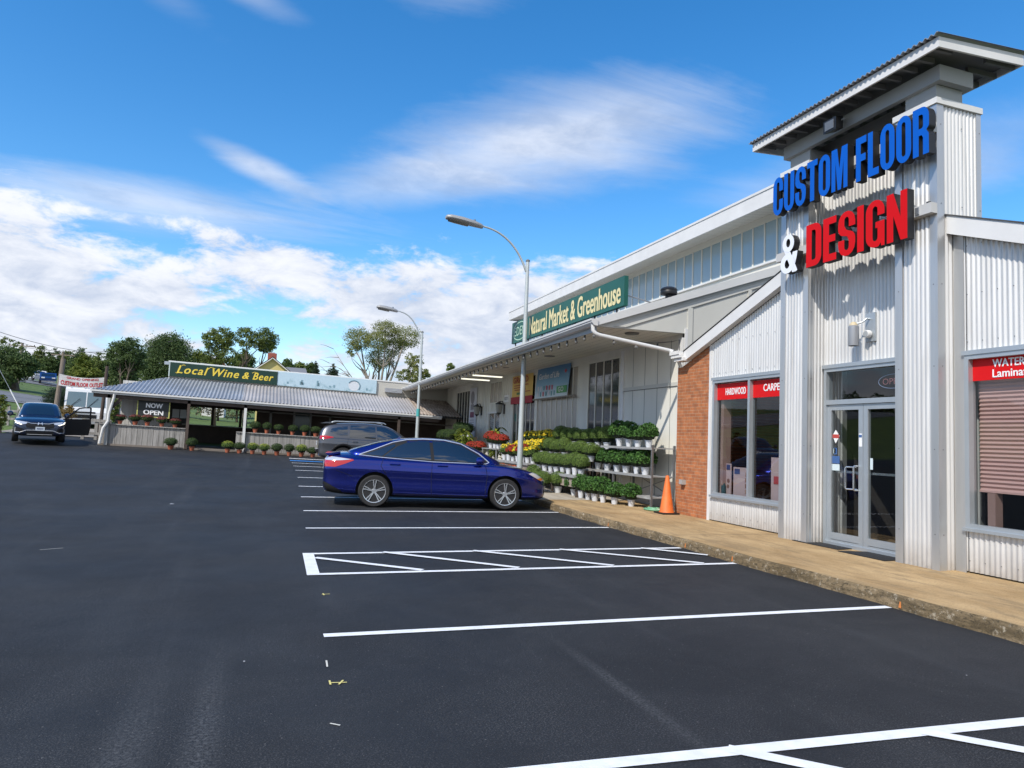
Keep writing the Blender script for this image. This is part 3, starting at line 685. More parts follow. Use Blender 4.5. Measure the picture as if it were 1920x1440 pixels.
def glyph(ch):
    w = .50
    if ch == 'O': return [stad(0, 0, w, 1, .25), stad(S_, S_ * .72, w - S_, 1 - S_ * .72, .065)], w
    if ch == 'D': return [[(0, 0)] + arc(w - .22, .22, .22, .22, 270, 360) + arc(w - .22, .78, .22, .22, 0, 90) + [(0, 1)], [(S_, .15)] + arc(w - S_ - .06, .21, .06, .06, 270, 360) + arc(w - S_ - .06, .79, .06, .06, 0, 90) + [(S_, .85)]], w
    if ch == 'C': return [[(w, .62)] + arc(w - .25, .75, .25, .25, 0, 90) + arc(.25, .75, .25, .25, 90, 180) + arc(.25, .25, .25, .25, 180, 270) + arc(w - .25, .25, .25, .25, 270, 360) + [(w, .40), (w - S_, .40)] + arc(.25, .20, .065, .07, 360, 180) + arc(.25, .80, .065, .07, 180, 0) + [(w - S_, .62)]], w
    if ch == 'G': return [[(w, .66)] + arc(w - .25, .75, .25, .25, 0, 90) + arc(.25, .75, .25, .25, 90, 180) + arc(.25, .25, .25, .25, 180, 270) + arc(.30, .10, .10, .10, 270, 300, 2) + [(w - .10, .07), (w - .09, 0), (w, 0), (w, .53), (.26, .53), (.26, .40), (w - S_, .40)] + arc(.25, .20, .065, .07, 360, 180) + arc(.25, .80, .065, .07, 180, 0) + [(w - S_, .66)]], w
    if ch == 'U': return [[(0, 1), (0, .25)] + arc(.25, .25, .25, .25, 180, 360) + [(w, 1), (w - S_, 1)] + arc(.25, .20, .065, .07, 360, 180) + [(S_, 1)]], w
    if ch == 'S': return [[(w, .64)] + [(w, .75)] + arc(.25, .75, .25, .25, 0, 180) + [(0, .66)] + arc(.24, .64, .24, .20, 180, 232) + [(.27, .43), (w - S_, .33)] + [(w - S_, .20)] + arc(.25, .20, .065, .07, 360, 180) + [(S_, .37), (0, .37), (0, .25)] + arc(.25, .25, .25, .25, 180, 360) + [(w, .34)] + arc(.25, .36, .25, .20, 0, 48) + [(.24, .585), (S_, .68), (S_, .80)] + arc(.25, .80, .065, .07, 180, 0) + [(w - S_, .64)]], w
    if ch == 'T': w = .47; c = w / 2; return [[(0, 1), (0, .85), (c - .095, .85), (c - .095, 0), (c + .095, 0), (c + .095, .85), (w, .85), (w, 1)]], w
    if ch == 'M': w = .66; return [[(0, 0), (0, 1), (.235, 1), (.33, .50), (.425, 1), (w, 1), (w, 0), (w - .165, 0), (w - .165, .68), (.40, 0), (.26, 0), (.165, .68), (.165, 0)]], w
    if ch == 'N': w = .51; return [[(0, 0), (0, 1), (.17, 1), (.345, .48), (.345, 1), (w, 1), (w, 0), (w - .165, 0), (.165, .53), (.165, 0)]], w
    if ch == 'F': w = .40; return [[(0, 0), (0, 1), (w, 1), (w, .84), (S_, .84), (S_, .60), (w - .03, .60), (w - .03, .44), (S_, .44), (S_, 0)]], w
    if ch == 'L': w = .40; return [[(0, 0), (0, 1), (S_, 1), (S_, .16), (w, .16), (w, 0)]], w
    if ch == 'E': w = .41; return [[(0, 0), (0, 1), (w, 1), (w, .84), (S_, .84), (S_, .59), (w - .03, .59), (w - .03, .43), (S_, .43), (S_, .16), (w, .16), (w, 0)]], w
    if ch == 'I': w = S_; return [[(0, 0), (0, 1), (w, 1), (w, 0)]], w
    if ch == 'R': w = .51; return [[(0, 0), (0, 1), (.28, 1)] + arc(w - .22, .78, .22, .22, 90, 0) + arc(w - .14, .60, .14, .10, 0, -60) + [(.43, .49)] + arc(.40, .38, .10, .09, 50, 0) + [(w - .005, 0), (w - .19, 0), (w - .19, .36), (.28, .42), (S_, .42), (S_, 0)], [(S_, .56), (.27, .56)] + arc(.27, .62, .055, .06, 270, 360) + arc(.27, .79, .055, .06, 0, 90) + [(S_, .85)]], w
    if ch == '&': return None, .62
def letter_mesh(ch, W, Hh, depth, face, side):
    polys, w = glyph(ch)
    if ch == '&':       # two loops, a slanting leg and an arm, each a solid of its own
        def ell(cx, cy, rx, ry, n=22): return [(cx + rx * math.cos(2 * math.pi * i / n), cy + ry * math.sin(2 * math.pi * i / n)) for i in range(n)]
        pieces = [[ell(.285, .77, .215, .23), ell(.285, .78, .075, .11)], [ell(.255, .255, .255, .255), ell(.25, .245, .09, .115)], [[(.13, .60), (.30, .66), (.62, .03), (.585, 0), (.44, 0)]], [[(.36, .16), (.45, .52), (.62, .52), (.60, .40), (.52, .16)]]]
        V, F, NZ = [], [], []
        for k, pl in enumerate(pieces):
            a_, b_, c_, _ = letter_polys(pl, W, Hh, depth - .002 * k); n0 = len(V); V += a_; F += [tuple(i + n0 for i in f) for f in b_]; NZ += c_
        return V, F, NZ, w
    return (*letter_polys(polys, W, Hh, depth)[:3], w)
def letter_polys(polys, W, Hh, depth):
    cu = bpy.data.curves.new('letter', 'CURVE'); cu.dimensions = '2D'; cu.fill_mode = 'BOTH'; cu.extrude = depth / 2
    for pl in polys:
        sp = cu.splines.new('POLY'); sp.points.add(len(pl) - 1); sp.use_cyclic_u = True
        for p_, q in zip(sp.points, pl): p_.co = (q[0] * W, q[1] * Hh, 0, 1)
    ob = bpy.data.objects.new('letter', cu); COL.objects.link(ob); bpy.context.view_layer.update()
    me = bpy.data.meshes.new_from_object(ob.evaluated_get(bpy.context.evaluated_depsgraph_get()))
    vs = [v.co.copy() for v in me.vertices]; fs = [tuple(p.vertices) for p in me.polygons]; nz = [p.normal.z for p in me.polygons]
    bpy.data.objects.remove(ob); bpy.data.curves.remove(cu); bpy.data.meshes.remove(me)
    return vs, fs, nz, 0
M_LBLUE = mat('blue_sign_face', (.002, .10, .50), .4, spec=.25); M_LRED = mat('red_sign_face', (.60, .003, .004), .45, spec=.2); M_LWHITE = mat('white_sign_face', (.78, .80, .84), .4); M_LSIDE = mat('black_return', (.012, .012, .014), .5)
def letter_sign(name, label, txt, y_start, y_end, z, Hh, face, rail=True):
    t = Thing(name, label, 'sign', (8.2, (y_start + y_end) / 2, z), None)
    ws = [glyph(c)[1] if c != ' ' else .22 for c in txt]; gap = .055
    tot = sum(ws) + gap * (len(ws) - 1); sc = (y_start - y_end) / tot; u = 0.
    for c, w_ in zip(txt, ws):
        if c != ' ':
            vs, fs, nz, _ = letter_mesh(c, sc, Hh, .125, face, M_LSIDE)
            mb = MB(); mb.m(face); mb.m(M_LSIDE)
            y0 = y_start - u * sc; base = len(mb.v)
            rw = [(8.135 - v.z, y0 - v.x, z + v.y) for v in vs]
            mb.raw(rw, fs, [0 if n_ > .9 else 1 for n_ in nz])
            # thin black trim cap round the face
            t.part('letter', mb)
        u += w_ + gap
    return t
sg = letter_sign('letter_sign', 'big blue channel letters reading CUSTOM FLOOR on the metal tower', 'CUSTOM FLOOR', 9.80, 6.76, 5.63, .665, M_LBLUE)
M_RAIL = mat('raceway', (.50, .495, .48), .55)
sg.part('raceway', MB().m(M_RAIL).box((8.2, 6.84, 5.98), (8.318, 9.86, 6.12)))
sg = letter_sign('letter_sign', 'red channel letters reading DESIGN below the blue ones', 'DESIGN', 9.00, 7.10, 4.56, .69, M_LRED)
r_ = MB().m(M_RAIL).box((8.2, 6.84, 4.86), (8.318, 9.86, 5.0)); r_.m(M_BLACK).cyl((8.25, 6.92, 5.0), (8.25, 6.92, 5.03), .03); r_.m(M_STEEL).box((8.185, 7.02, 4.88), (8.199, 7.08, 4.98)); sg.part('raceway', r_)
letter_sign('letter_sign', 'white ampersand channel letter left of the red DESIGN letters', '&', 9.60, 9.20, 4.56, .66, M_LWHITE)

# --- lamps and small things on the tower
t = Thing('floodlight', 'black floodlight under the tower roof above the blue letters', 'floodlight', (8.25, 8.45, 6.9))
b = MB().m(M_BLACK); b.raw([(8.05, 8.62, 6.62), (8.05, 8.36, 6.62), (8.05, 8.36, 6.82), (8.05, 8.62, 6.82), (8.24, 8.57, 6.68), (8.24, 8.41, 6.68), (8.24, 8.41, 6.88), (8.24, 8.57, 6.88)], [(3, 2, 1, 0), (4, 5, 6, 7), (0, 1, 5, 4), (1, 2, 6, 5), (2, 3, 7, 6), (3, 0, 4, 7)])
t.part('housing', b); t.part('lens', MB().m(mat('flood_lens', (.16, .165, .17), .12, .2)).box((8.040, 8.40, 6.65), (8.048, 8.58, 6.79)))
t.part('bracket', MB().m(M_GREYTRIM).tube([(8.24, 8.49, 6.78), (8.31, 8.49, 6.80), (8.345, 8.49, 6.80)], .02, 8).cyl((8.20, 8.34, 6.80), (8.20, 8.64, 6.80), .012))
t = Thing('wall_lamp', 'grey wall lamp with hanging cylinder shade above the entrance', 'lamp', (8.70, 8.27, 3.55))
t.part('backplate', MB().m(M_ALU).box((8.655, 8.19, 3.33), (8.688, 8.37, 3.77)))
sh = MB().m(mat('satin_grey', (.36, .37, .39), .35, .4)).lathe([(.075, 3.26), (.077, 3.27), (.077, 3.56), (.06, 3.575)], (8.47, 8.42, 0), n=24, cap=False); sh.m(M_BLACK).lathe([(.073, 3.262), (.001, 3.30)], (8.47, 8.42, 0), n=24, cap=False); t.part('shade', sh, smooth=True)
t.part('cap', MB().m(mat('yellowed_plastic', (.55, .46, .30), .6)).lathe([(.06, 3.575), (.055, 3.60), (.03, 3.63), (.001, 3.635)], (8.47, 8.42, 0), n=20, cap=False), smooth=True)
t.part('arm', MB().m(M_ALU).tube([(8.66, 8.29, 3.68), (8.60, 8.30, 3.68), (8.56, 8.33, 3.63), (8.52, 8.39, 3.61), (8.47, 8.42, 3.62)], .015, 8), smooth=True)
k = MB().m(M_WHITE).lathe([(.001, -.10), (.05, -.10), (.058, -.085), (.058, -.03), (.03, 0)], (8.66, 8.275, 3.44), 'x', n=20, cap=False); k.m(mat('lamp_lens', (.42, .44, .45), .15, .2)).lathe([(.001, -.102), (.043, -.102)], (8.658, 8.275, 3.44), 'x', n=20, cap=False); t.part('spot', k, smooth=True)
t = Thing('open_sign', 'unlit neon OPEN sign inside the glass over the doors', 'sign', (8.72, 7.95, 2.7))
mb = MB().m(mat('neon_tube_red', (.42, .16, .16), .3)); put_text(mb, 'OPEN', (8.715, 8.10, 2.655), *FX, width=.36, height=.09, bold=-.012); t.part('lettering', mb)
mb = MB().m(mat('neon_tube_blue', (.22, .28, .42), .3)).tube([(8.717, 7.92 + .26 * math.cos(q), 2.70 + .105 * math.sin(q)) for q in frange(0, 2 * math.pi, 36)], .006, 6, False); t.part('ring', mb)
for (ya, yb, xa, xb, lb) in ((9.50, 8.52, 8.28, 8.60, 'black doormat at the left door leaf, nearer the brick'), (8.40, 7.56, 8.16, 8.60, 'black doormat at the right door leaf, beside the right tower post')):
    single('doormat', MB().m(mat('rubber_mat', (.014, .014, .015), .85, bump=.5, bscale=80)).prism([(xa, ya, 0), (xb, ya - .12, 0), (xb, yb + .05, 0), (xa, yb, 0)], (0, 0, ZS + .001), (0, 0, ZS + .012)), lb, 'doormat', (xa, ya, ZS), 'doormats')
t = Thing('wall_outlet', 'small grey outlet box low on the orange brick wall', 'outlet box', (8.61, 13.18, .85))
t.part('box', MB().m(mat('outlet_grey', (.35, .35, .34), .5)).box((8.53, 13.12, .80), (8.613, 13.24, .90))); t.part('cover', MB().m(mat('outlet_grey', (.35, .35, .34))).box((8.515, 13.125, .805), (8.529, 13.235, .905)))
# --- inside the windows
t = Thing('window_blind', 'dusty pink pleated blind hanging inside the right window', 'blind', (8.78, 5.6, 1.2))
mb = MB().m(mat('pink_blind', (.60, .37, .33), .8)); vs = []; nz_ = 26
for i in range(2 * nz_ + 1):
    z = 1.21 + (2.62 - 1.21) * i / (2 * nz_); x = 8.76 + (.012 if i % 2 else -.008)
    vs += [(x, 4.5, z), (x, 6.625, z)]
mb.raw(vs, [(2 * i, 2 * i + 1, 2 * i + 3, 2 * i + 2) for i in range(2 * nz_)]); t.part('pleats', mb)
t.part('bottom_rail', MB().m(mat('pink_blind', (.62, .43, .40))).box((8.745, 4.5, 1.185), (8.775, 6.625, 1.21)))
M_PINKP = mat('pink_board', (.52, .38, .36), .6); M_NAVY = mat('navy_print', (.05, .06, .16), .6)
t = Thing('display_board', 'tall pink sample board with swatches in the hardwood window', 'display board', (8.85, 11.5, .70))
t.part('board', MB().m(M_PINKP).box((8.84, 11.22, .70), (8.86, 11.80, 1.25)))
t.part('header', MB().m(M_NAVY).box((8.832, 11.60, 1.12), (8.838, 11.76, 1.22)))
sw_ = MB()
for i in range(4):
    for jx in range(2): sw_.m(mat('swatch_%s' % 'abc'[(i + jx) % 3], ((.30, .16, .10), (.40, .24, .17), (.22, .11, .08))[(i + jx) % 3], .6)).box((8.832, 11.25 + jx * .10, .75 + i * .11), (8.838, 11.33 + jx * .10, .83 + i * .11))
t.part('swatches', sw_)
t = Thing('display_board', 'narrow pink sample board with navy head beside a spray bottle', 'display board', (8.80, 11.88, .70))
t.part('board', MB().m(M_PINKP).box((8.80, 11.83, .70), (8.82, 11.98, 1.31))); t.part('header', MB().m(M_NAVY).box((8.792, 11.85, 1.19), (8.798, 11.96, 1.29)))
t.part('print', MB().m(mat('swatch_c', (.22, .11, .08))).lathe([(.001, -.001), (.045, -.001)], (8.797, 11.90, .97), 'x', 12, False).lathe([(.001, -.001), (.04, -.001)], (8.797, 11.91, .86), 'x', 12, False))
t = Thing('display_board', 'pink sample board half hidden by the left tower post', 'display board', (8.85, 10.5, .70))
t.part('board', MB().m(M_PINKP).box((8.84, 10.0, .70), (8.86, 10.70, 1.48))); t.part('print', MB().m(mat('sticker_red', (.45, .06, .05))).box((8.832, 10.1, 1.0), (8.838, 10.62, 1.14)))
t = Thing('spray_bottle', 'dark spray bottle with pale trigger standing in the hardwood window', 'bottle', (8.74, 12.02, .68))
t.part('bottle', MB().m(mat('bottle_teal', (.03, .07, .08), .25)).lathe([(.045, .68), (.048, .70), (.048, .86), (.02, .92), (.018, .95)], (8.76, 12.0, 0), n=14), smooth=True)
t.part('trigger', MB().m(M_PINKP).box((8.73, 11.985, .95), (8.79, 12.015, 1.0)).box((8.715, 11.99, .90), (8.735, 12.01, .97)))
# ================================================================ the natural market
M_BOARD = mat('greige_board', (.68, .66, .59), .7, var=.10, vscale=1.1, streak=(1, 1, .3))
M_BOARD2 = mat('greige_panel', (.54, .535, .49), .7, var=.05, vscale=.9)
M_GROOVE = mat('groove', (.13, .13, .12), .9)
M_GUTTER = mat('gutter_white', (.60, .60, .585), .45, var=.06, vscale=1)
M_SOFF2 = mat('soffit_beige', (.74, .715, .63), .75, var=.05, vscale=.8)
M_ROOFL = mat('pale_roofing', (.30, .30, .30), .8, var=.15, vscale=2)
M_MULL = mat('mullion_beige', (.72, .70, .62), .6)
M_TALLG = mat('market_glass', (.055, .06, .062), .06, .0, 1., var=.5, vscale=.5, var_col=(.02, .022, .024))
M_FILM = mat('frosted_pane', (.42, .38, .33), .22, .0, .5, var=.12, vscale=.7)
M_CLER = mat('clerestory_glass', (.33, .44, .50), .12, .0, .6, var=.06, vscale=.5)
WX = 8.95; GY1 = 13.78; EX = 6.65
def ez(y): return 4.28 - .0125 * (y - 14)          # the gutter falls a little to the far end
def rfz(x, y): return ez(y) + (x - EX) * .363
mk = Thing('market_building', 'long greige market with deep eaves, tall windows and clerestory', 'building', (WX, 24, .3))
YE = 36.0
# wall, built round its window openings
opens = [(16.86, 18.85, .3, 3.98), (19.52, 22.95, .3, 3.98), (23.10, 25.45, .3, 3.98), (26.83, 28.45, 3.08, 4.0), (26.9, 28.5, .5, 2.74), (31.5, 33.9, .6, 3.85)]
w = MB().m(M_BOARD)
cuts = sorted({GY1, YE, *[o[0] for o in opens], *[o[1] for o in opens], 26.9, 28.45})
for a_, b_ in zip(cuts, cuts[1:]):
    if b_ - a_ < 1e-4: continue
    hs = sorted([o for o in opens if o[0] <= a_ + 1e-6 and o[1] >= b_ - 1e-6], key=lambda o: o[2]); z = -.2
    for h in hs:
        if h[2] > z: w.box((WX, a_, z), (WX + .15, b_, h[2]))
        z = h[3]
    w.box((WX, a_, z), (WX + .15, b_, 4.22))
w.m(M_BOARD)
for yy in frange(25.55, 26.75, 5) + frange(28.6, 31.4, 12) + frange(34.0, 35.9, 8): w.box((WX - .018, yy - .018, .3), (WX, yy + .018, 4.05))
for yy in (27.1, 27.6, 28.1): w.box((WX - .018, yy - .018, 2.80), (WX, yy + .018, 3.06))
w.m(M_GROOVE)
for yy in (14.35, 14.95, 15.55, 16.15): w.box((WX - .003, yy - .007, .25), (WX + .02, yy + .007, 4.1))
w.m(M_BOARD2).box((WX - .02, 13.95, 3.01), (WX - .0005, 16.62, 3.10)); w.m(M_GROOVE).box((WX - .0205, 13.95, 3.0), (WX - .001, 16.62, 3.012))
w.m(M_WHITE).box((WX - .05, 13.80, .15), (WX, 13.98, 4.1)).box((WX - .03, 16.62, .2), (WX, 16.80, 4.1))
w.m(mat('block_base', (.44, .43, .39), .9, bump=.4, bscale=30)).box((WX - .025, 13.9, .1), (WX - .001, 16.8, .36))
mk.part('wall', w)
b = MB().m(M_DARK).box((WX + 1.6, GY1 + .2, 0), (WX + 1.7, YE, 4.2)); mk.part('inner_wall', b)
# the end wall, facing the low roof
e = MB().m(M_BOARD2); y = GY1
prof = [(WX, .1), (14.0, .1), (14.0, rfz(14.0, y) - .06), (EX + .10, rfz(EX + .10, y) - .06), (EX + .10, 4.155), (WX, 4.195)]
e.prism([(x, y, z) for x, z in prof], (0, 0, 0), (0, .10, 0))
e.m(M_WHITE)
e.m(M_BOARD2)
for x0, x1 in ((9.0, 9.13), (10.65, 10.75), (12.3, 12.4)): e.box((x0, y - .022, 3.0 if x0 < 9.5 else 3.6), (x1, y - .0005, rfz(x0, y) - .34))
e.bar((EX + .5, y - .011, rfz(EX + .5, y) - .30), (13.9, y - .011, rfz(13.9, y) - .30), .022, .10, (0, 1, 0)) if False else None
e.raw([(EX + .45, y - .02, rfz(EX + .45, y) - .25), (13.9, y - .02, rfz(13.9, y) - .25), (13.9, y - .02, rfz(13.9, y) - .36), (EX + .75, y - .02, rfz(EX + .75, y) - .36)], [(0, 3, 2, 1)])
e.m(M_GROOVE).raw([(EX + .75, y - .0205, rfz(EX + .75, y) - .36), (13.9, y - .0205, rfz(13.9, y) - .36), (13.9, y - .0205, rfz(13.9, y) - .375), (EX + .8, y - .0205, rfz(EX + .8, y) - .375)], [(0, 3, 2, 1)])
for x0, x1 in ((9.0, 9.13), (10.65, 10.75)): e.box((x1, y - .012, 3.6), (x1 + .012, y - .0007, rfz(x0, y) - .36))
e.m(M_WHITE).box((WX - .02, y - .025, 3.0), (WX + .05, y - .0006, 4.3)) 
mk.part('end_wall', e)
# canopy
s = MB().m(M_SOFF2)
s.raw([(EX + .06, GY1 + .02, 4.16), (WX, GY1 + .02, 4.20), (WX, YE, 4.12), (EX + .06, YE, ez(YE) - .12)], [(0, 1, 2, 3)])
s.m(M_GROOVE)
for k in range(9):
    x = EX + .3 + k * .25; z0 = 4.16 + (x - EX) * .0174; z1 = ez(YE) - .12 + (x - EX) * .012
    s.raw([(x, GY1 + .03, z0 - .002), (x + .008, GY1 + .03, z0 - .002), (x + .008, YE, z1 - .001), (x, YE, z1 - .001)], [(0, 1, 2, 3)])
mk.part('soffit', s)
for (x, y) in ((7.93, 19.45), (7.86, 14.3), (7.9, 23.5)): mk.part('ceiling_light', MB().m(mat('recessed_light', (.16, .16, .15), .6)).lathe([(.001, 4.145), (.16, 4.145), (.17, 4.17)], (x, y, 0), n=20, cap=False))
r = MB().m(M_ROOFL)
r.raw([(EX, GY1 - .06, ez(GY1)), (14, GY1 - .06, rfz(14, GY1)), (14, YE + .1, rfz(14, YE)), (EX, YE + .1, ez(YE)), (EX, GY1 - .06, ez(GY1) - .05), (14, GY1 - .06, rfz(14, GY1) - .05), (14, YE + .1, rfz(14, YE) - .05), (EX, YE + .1, ez(YE) - .05)],
      [(0, 1, 2, 3), (7, 6, 5, 4), (0, 4, 5, 1), (1, 5, 6, 2), (2, 6, 7, 3), (3, 7, 4, 0)])
mk.part('roof', r)
f = MB().m(M_GUTTER)
f.raw([(EX - .02, GY1 - .09, ez(GY1) + .02), (13.95, GY1 - .09, rfz(13.95, GY1) + .03), (13.95, GY1 - .09, rfz(13.95, GY1) - .20), (EX - .02, GY1 - .09, ez(GY1) - .14),
       (EX - .02, GY1 - .06, ez(GY1) + .02), (13.95, GY1 - .06, rfz(13.95, GY1) + .03), (13.95, GY1 - .06, rfz(13.95, GY1) - .20), (EX - .02, GY1 - .06, ez(GY1) - .14)], [(0, 3, 2, 1), (4, 5, 6, 7), (0, 1, 5, 4), (1, 2, 6, 5), (2, 3, 7, 6), (3, 0, 4, 7)])
mk.part('rake_trim', f)
gt = MB().m(M_GUTTER); pr = [(-.14, .01), (-.14, -.03), (-.12, -.05), (-.12, -.07), (-.06, -.13), (.03, -.14), (.03, .0)]
ya, yb = GY1 - .12, YE
v = [(EX + dx, ya, ez(ya) + dz) for dx, dz in pr] + [(EX + dx, yb, ez(yb) + dz) for dx, dz in pr]; n = len(pr)
gt.raw(v, [(i, (i + 1) % n, n + (i + 1) % n, n + i) for i in range(n)] + [tuple(reversed(range(n))), tuple(range(n, 2 * n))])
gt.m(M_GREYTRIM).box((EX + .031, GY1, 4.03), (EX + .06, YE - 1, 4.17)); mk.part('gutter', gt)
d = MB().m(M_GUTTER).tube([(6.60, GY1 - .02, 4.22), (6.60, GY1 - .04, 4.05), (6.64, GY1 - .06, 3.99), (6.74, GY1 - .08, 3.95), (8.36, 13.50, 3.72), (8.42, 13.42, 3.69)], .045, 12)
d.tube([(8.66, 13.62, 3.6), (8.72, 13.66, 3.5), (8.80, 13.70, 3.40), (8.80, 13.70, .25)], .04, 10); d.m(M_BLACK).tube([(8.80, 13.70, .62), (8.78, 13.66, .16)], .045, 10); mk.part('downspout', d, smooth=True)
# windows of the front
def tall_window(ya, yb, za, zb, n_, pane, glx=WX + .018, label=None, ms=None):
    fr = MB().m(M_MULL); ys_ = ms or frange(ya, yb, n_)
    frame_rect(fr, WX - .012, WX + .08, ya, yb, za, zb, .045)
    for yy in ys_[1:-1]: fr.box((WX - .004, yy - .018, za + .05), (WX + .06, yy + .018, zb - .05))
    o = mk.part('window', fr, label=label); p = MB().m(pane).pane(glx, ya + .05, yb - .05, za + .05, zb - .05); mk.part('pane', p, o); return o
tall_window(16.86, 18.85, .3, 3.98, 4, M_TALLG, label='dark four-pane tall window')
tall_window(19.52, 22.95, .3, 3.98, 8, M_FILM, label='tall window with milky beige panes')
tall_window(23.10, 25.45, .3, 3.98, 5, M_TALLG)
tall_window(26.83, 28.45, 3.08, 4.0, 3, M_FILM, label='small transom window above the market door')
tall_window(31.5, 33.9, .6, 3.85, 5, M_TALLG)
dr = MB().m(M_WHITE); frame_rect(dr, WX - .03, WX + .08, 26.9, 28.5, .5, 2.74, .07); dr.box((WX - .01, 27.66, .57), (WX + .06, 27.74, 2.67)); do = mk.part('door', dr)
p = MB().m(M_TALLG).pane(WX + .03, 26.97, 27.66, .57, 2.67).pane(WX + .03, 27.74, 28.43, .57, 2.67); mk.part('pane', p, do)
p = MB().m(M_TXT)
for yc in (27.3, 28.08):
    for k in range(7): p.raw([(WX + .026, yc + .26, 2.62 - k * .07), (WX + .026, yc + .26, 2.60 - k * .07), (WX + .026, yc - .26, 2.36 - k * .07), (WX + .026, yc - .26, 2.38 - k * .07)], [(0, 1, 2, 3)])
mk.part('lattice', p, do)
h = MB().m(M_STEEL).cyl((WX - .08, 27.60, 1.4), (WX - .08, 27.60, 1.9), .015).cyl((WX - .08, 27.80, 1.4), (WX - .08, 27.80, 1.9), .015); mk.part('handle', h, do)
# clerestory
CX = 12.0
cl = MB().m(M_MULL); cl.box((CX, 13.9, 6.02), (CX + .1, 33.2, 6.42)).box((CX, 13.9, 7.52), (CX + .1, 33.2, 7.75)).box((CX + .2, 13.9, 4), (CX + .3, 33.2, 7.8)); cl.m(M_WHITE).box((CX - .06, 13.9, 6.40), (CX + .05, 33.2, 6.45))
cw = mk.part('clerestory_wall', cl)
fr = MB().m(M_MULL)
for i in range(42): fr.box((CX - .004, 13.95 + i * .468 - .022, 6.45), (CX + .06, 13.95 + i * .468 + .022, 7.52))
o = mk.part('clerestory_window', fr); mk.part('pane', MB().m(M_CLER).box((CX + .02, 13.95, 6.43), (CX + .03, 33.15, 7.53)), o)
r = MB().m(M_WHITE).box((11.18, 13.2, 7.55), (11.23, 33.0, 7.93)).box((11.16, 13.2, 7.93), (11.25, 33.0, 7.99)); r.m(M_GREYTRIM).box((11.23, 32.95, 7.55), (15, 33.0, 7.95)); mk.part('clerestory_fascia', r)
r = MB().m(M_SOFF2).raw([(11.23, 13.2, 7.57), (CX + .1, 13.2, 7.72), (CX + .1, 32.95, 7.72), (11.23, 32.95, 7.57)], [(0, 1, 2, 3)]); r.m(M_GROOVE)
for i in range(130): yy = 13.3 + i * .15; r.raw([(11.24, yy, 7.570), (CX, yy, 7.699), (CX, yy + .012, 7.699), (11.24, yy + .012, 7.570)], [(0, 1, 2, 3)])
mk.part('clerestory_soffit', r)
mk.part('clerestory_roof', MB().m(M_ROOFL).raw([(11.2, 13.2, 7.96), (15, 13.2, 8.28), (15, 33, 8.28), (11.2, 33, 7.96), (11.2, 13.2, 7.93), (15, 13.2, 8.2), (15, 33, 8.2), (11.2, 33, 7.93)], [(0, 1, 2, 3), (7, 6, 5, 4), (0, 4, 5, 1)]))
# roof vent
t = Thing('roof_vent', 'black ribbed roof vent on the market roof edge', 'roof vent', (8.75, 14.2, rfz(8.75, 14.2)))
mb = MB().m(M_BLACK); z0 = rfz(8.75, 14.2); mb.lathe([(.08, z0 - .05), (.08, z0 + .09), (.19, z0 + .11), (.20, z0 + .15), (.188, z0 + .19), (.20, z0 + .22), (.17, z0 + .26), (.09, z0 + .29), (.001, z0 + .30)], (8.75, 14.2, 0), n=28, cap=False); t.part('hood', mb, smooth=True)
# --- the sign on the roof edge
M_GREEN = mat('sign_green', (.010, .098, .075), .45, var=.08, vscale=1.5); M_CREAM = mat('sign_cream', (.72, .63, .34), .5); M_OVAL = mat('sign_pale_green', (.42, .60, .45), .5)
SX, SY0, SY1, SZ0, SZ1 = 7.30, 13.68, 21.15, 4.66, 5.33
t = Thing('roof_sign', 'green roof sign reading Natural Market & Greenhouse in cream letters', 'sign', (SX, 17.4, SZ0))
t.part('board', MB().m(M_GREEN).box((SX, SY0, SZ0), (SX + .10, SY1, SZ1)))
mb = MB().m(M_CREAM); put_text(mb, 'Natural Market & Greenhouse', (SX - .002, 19.56, SZ0 + .085), *FX, width=5.72, height=.52, bold=.030); t.part('lettering', mb)
mb = MB().m(M_OVAL); cy, cz = 20.40, (SZ0 + SZ1) / 2
for k in range(40):
    a0, a1 = 2 * math.pi * k / 40, 2 * math.pi * (k + 1) / 40
    mb.raw([(SX - .004, cy + .64 * math.cos(a0), cz + .29 * math.sin(a0)), (SX - .004, cy + .64 * math.cos(a1), cz + .29 * math.sin(a1)), (SX - .004, cy + .60 * math.cos(a1), cz + .262 * math.sin(a1)), (SX - .004, cy + .60 * math.cos(a0), cz + .262 * math.sin(a0))], [(0, 1, 2, 3)])
put_text(mb, 'EDEN', (SX - .002, 20.88, cz - .13), *FX, width=.96, height=.27, bold=.01); t.part('emblem', mb)
for y in frange(14.1, 20.9, 6): t.part('support', MB().m(M_BLACK).cyl((SX + .05, y, SZ0), (SX + .05, y, rfz(SX + .05, y) - .02), .022, 8))
for (ya_, yb_) in ((SY0 + .06, SY0 + .5), (17.4, 17.6)): t.part('brace', MB().m(M_FLASH).cyl((SX + .09, ya_, SZ0 + .25), (8.35, yb_, rfz(8.35, yb_)), .018, 8))
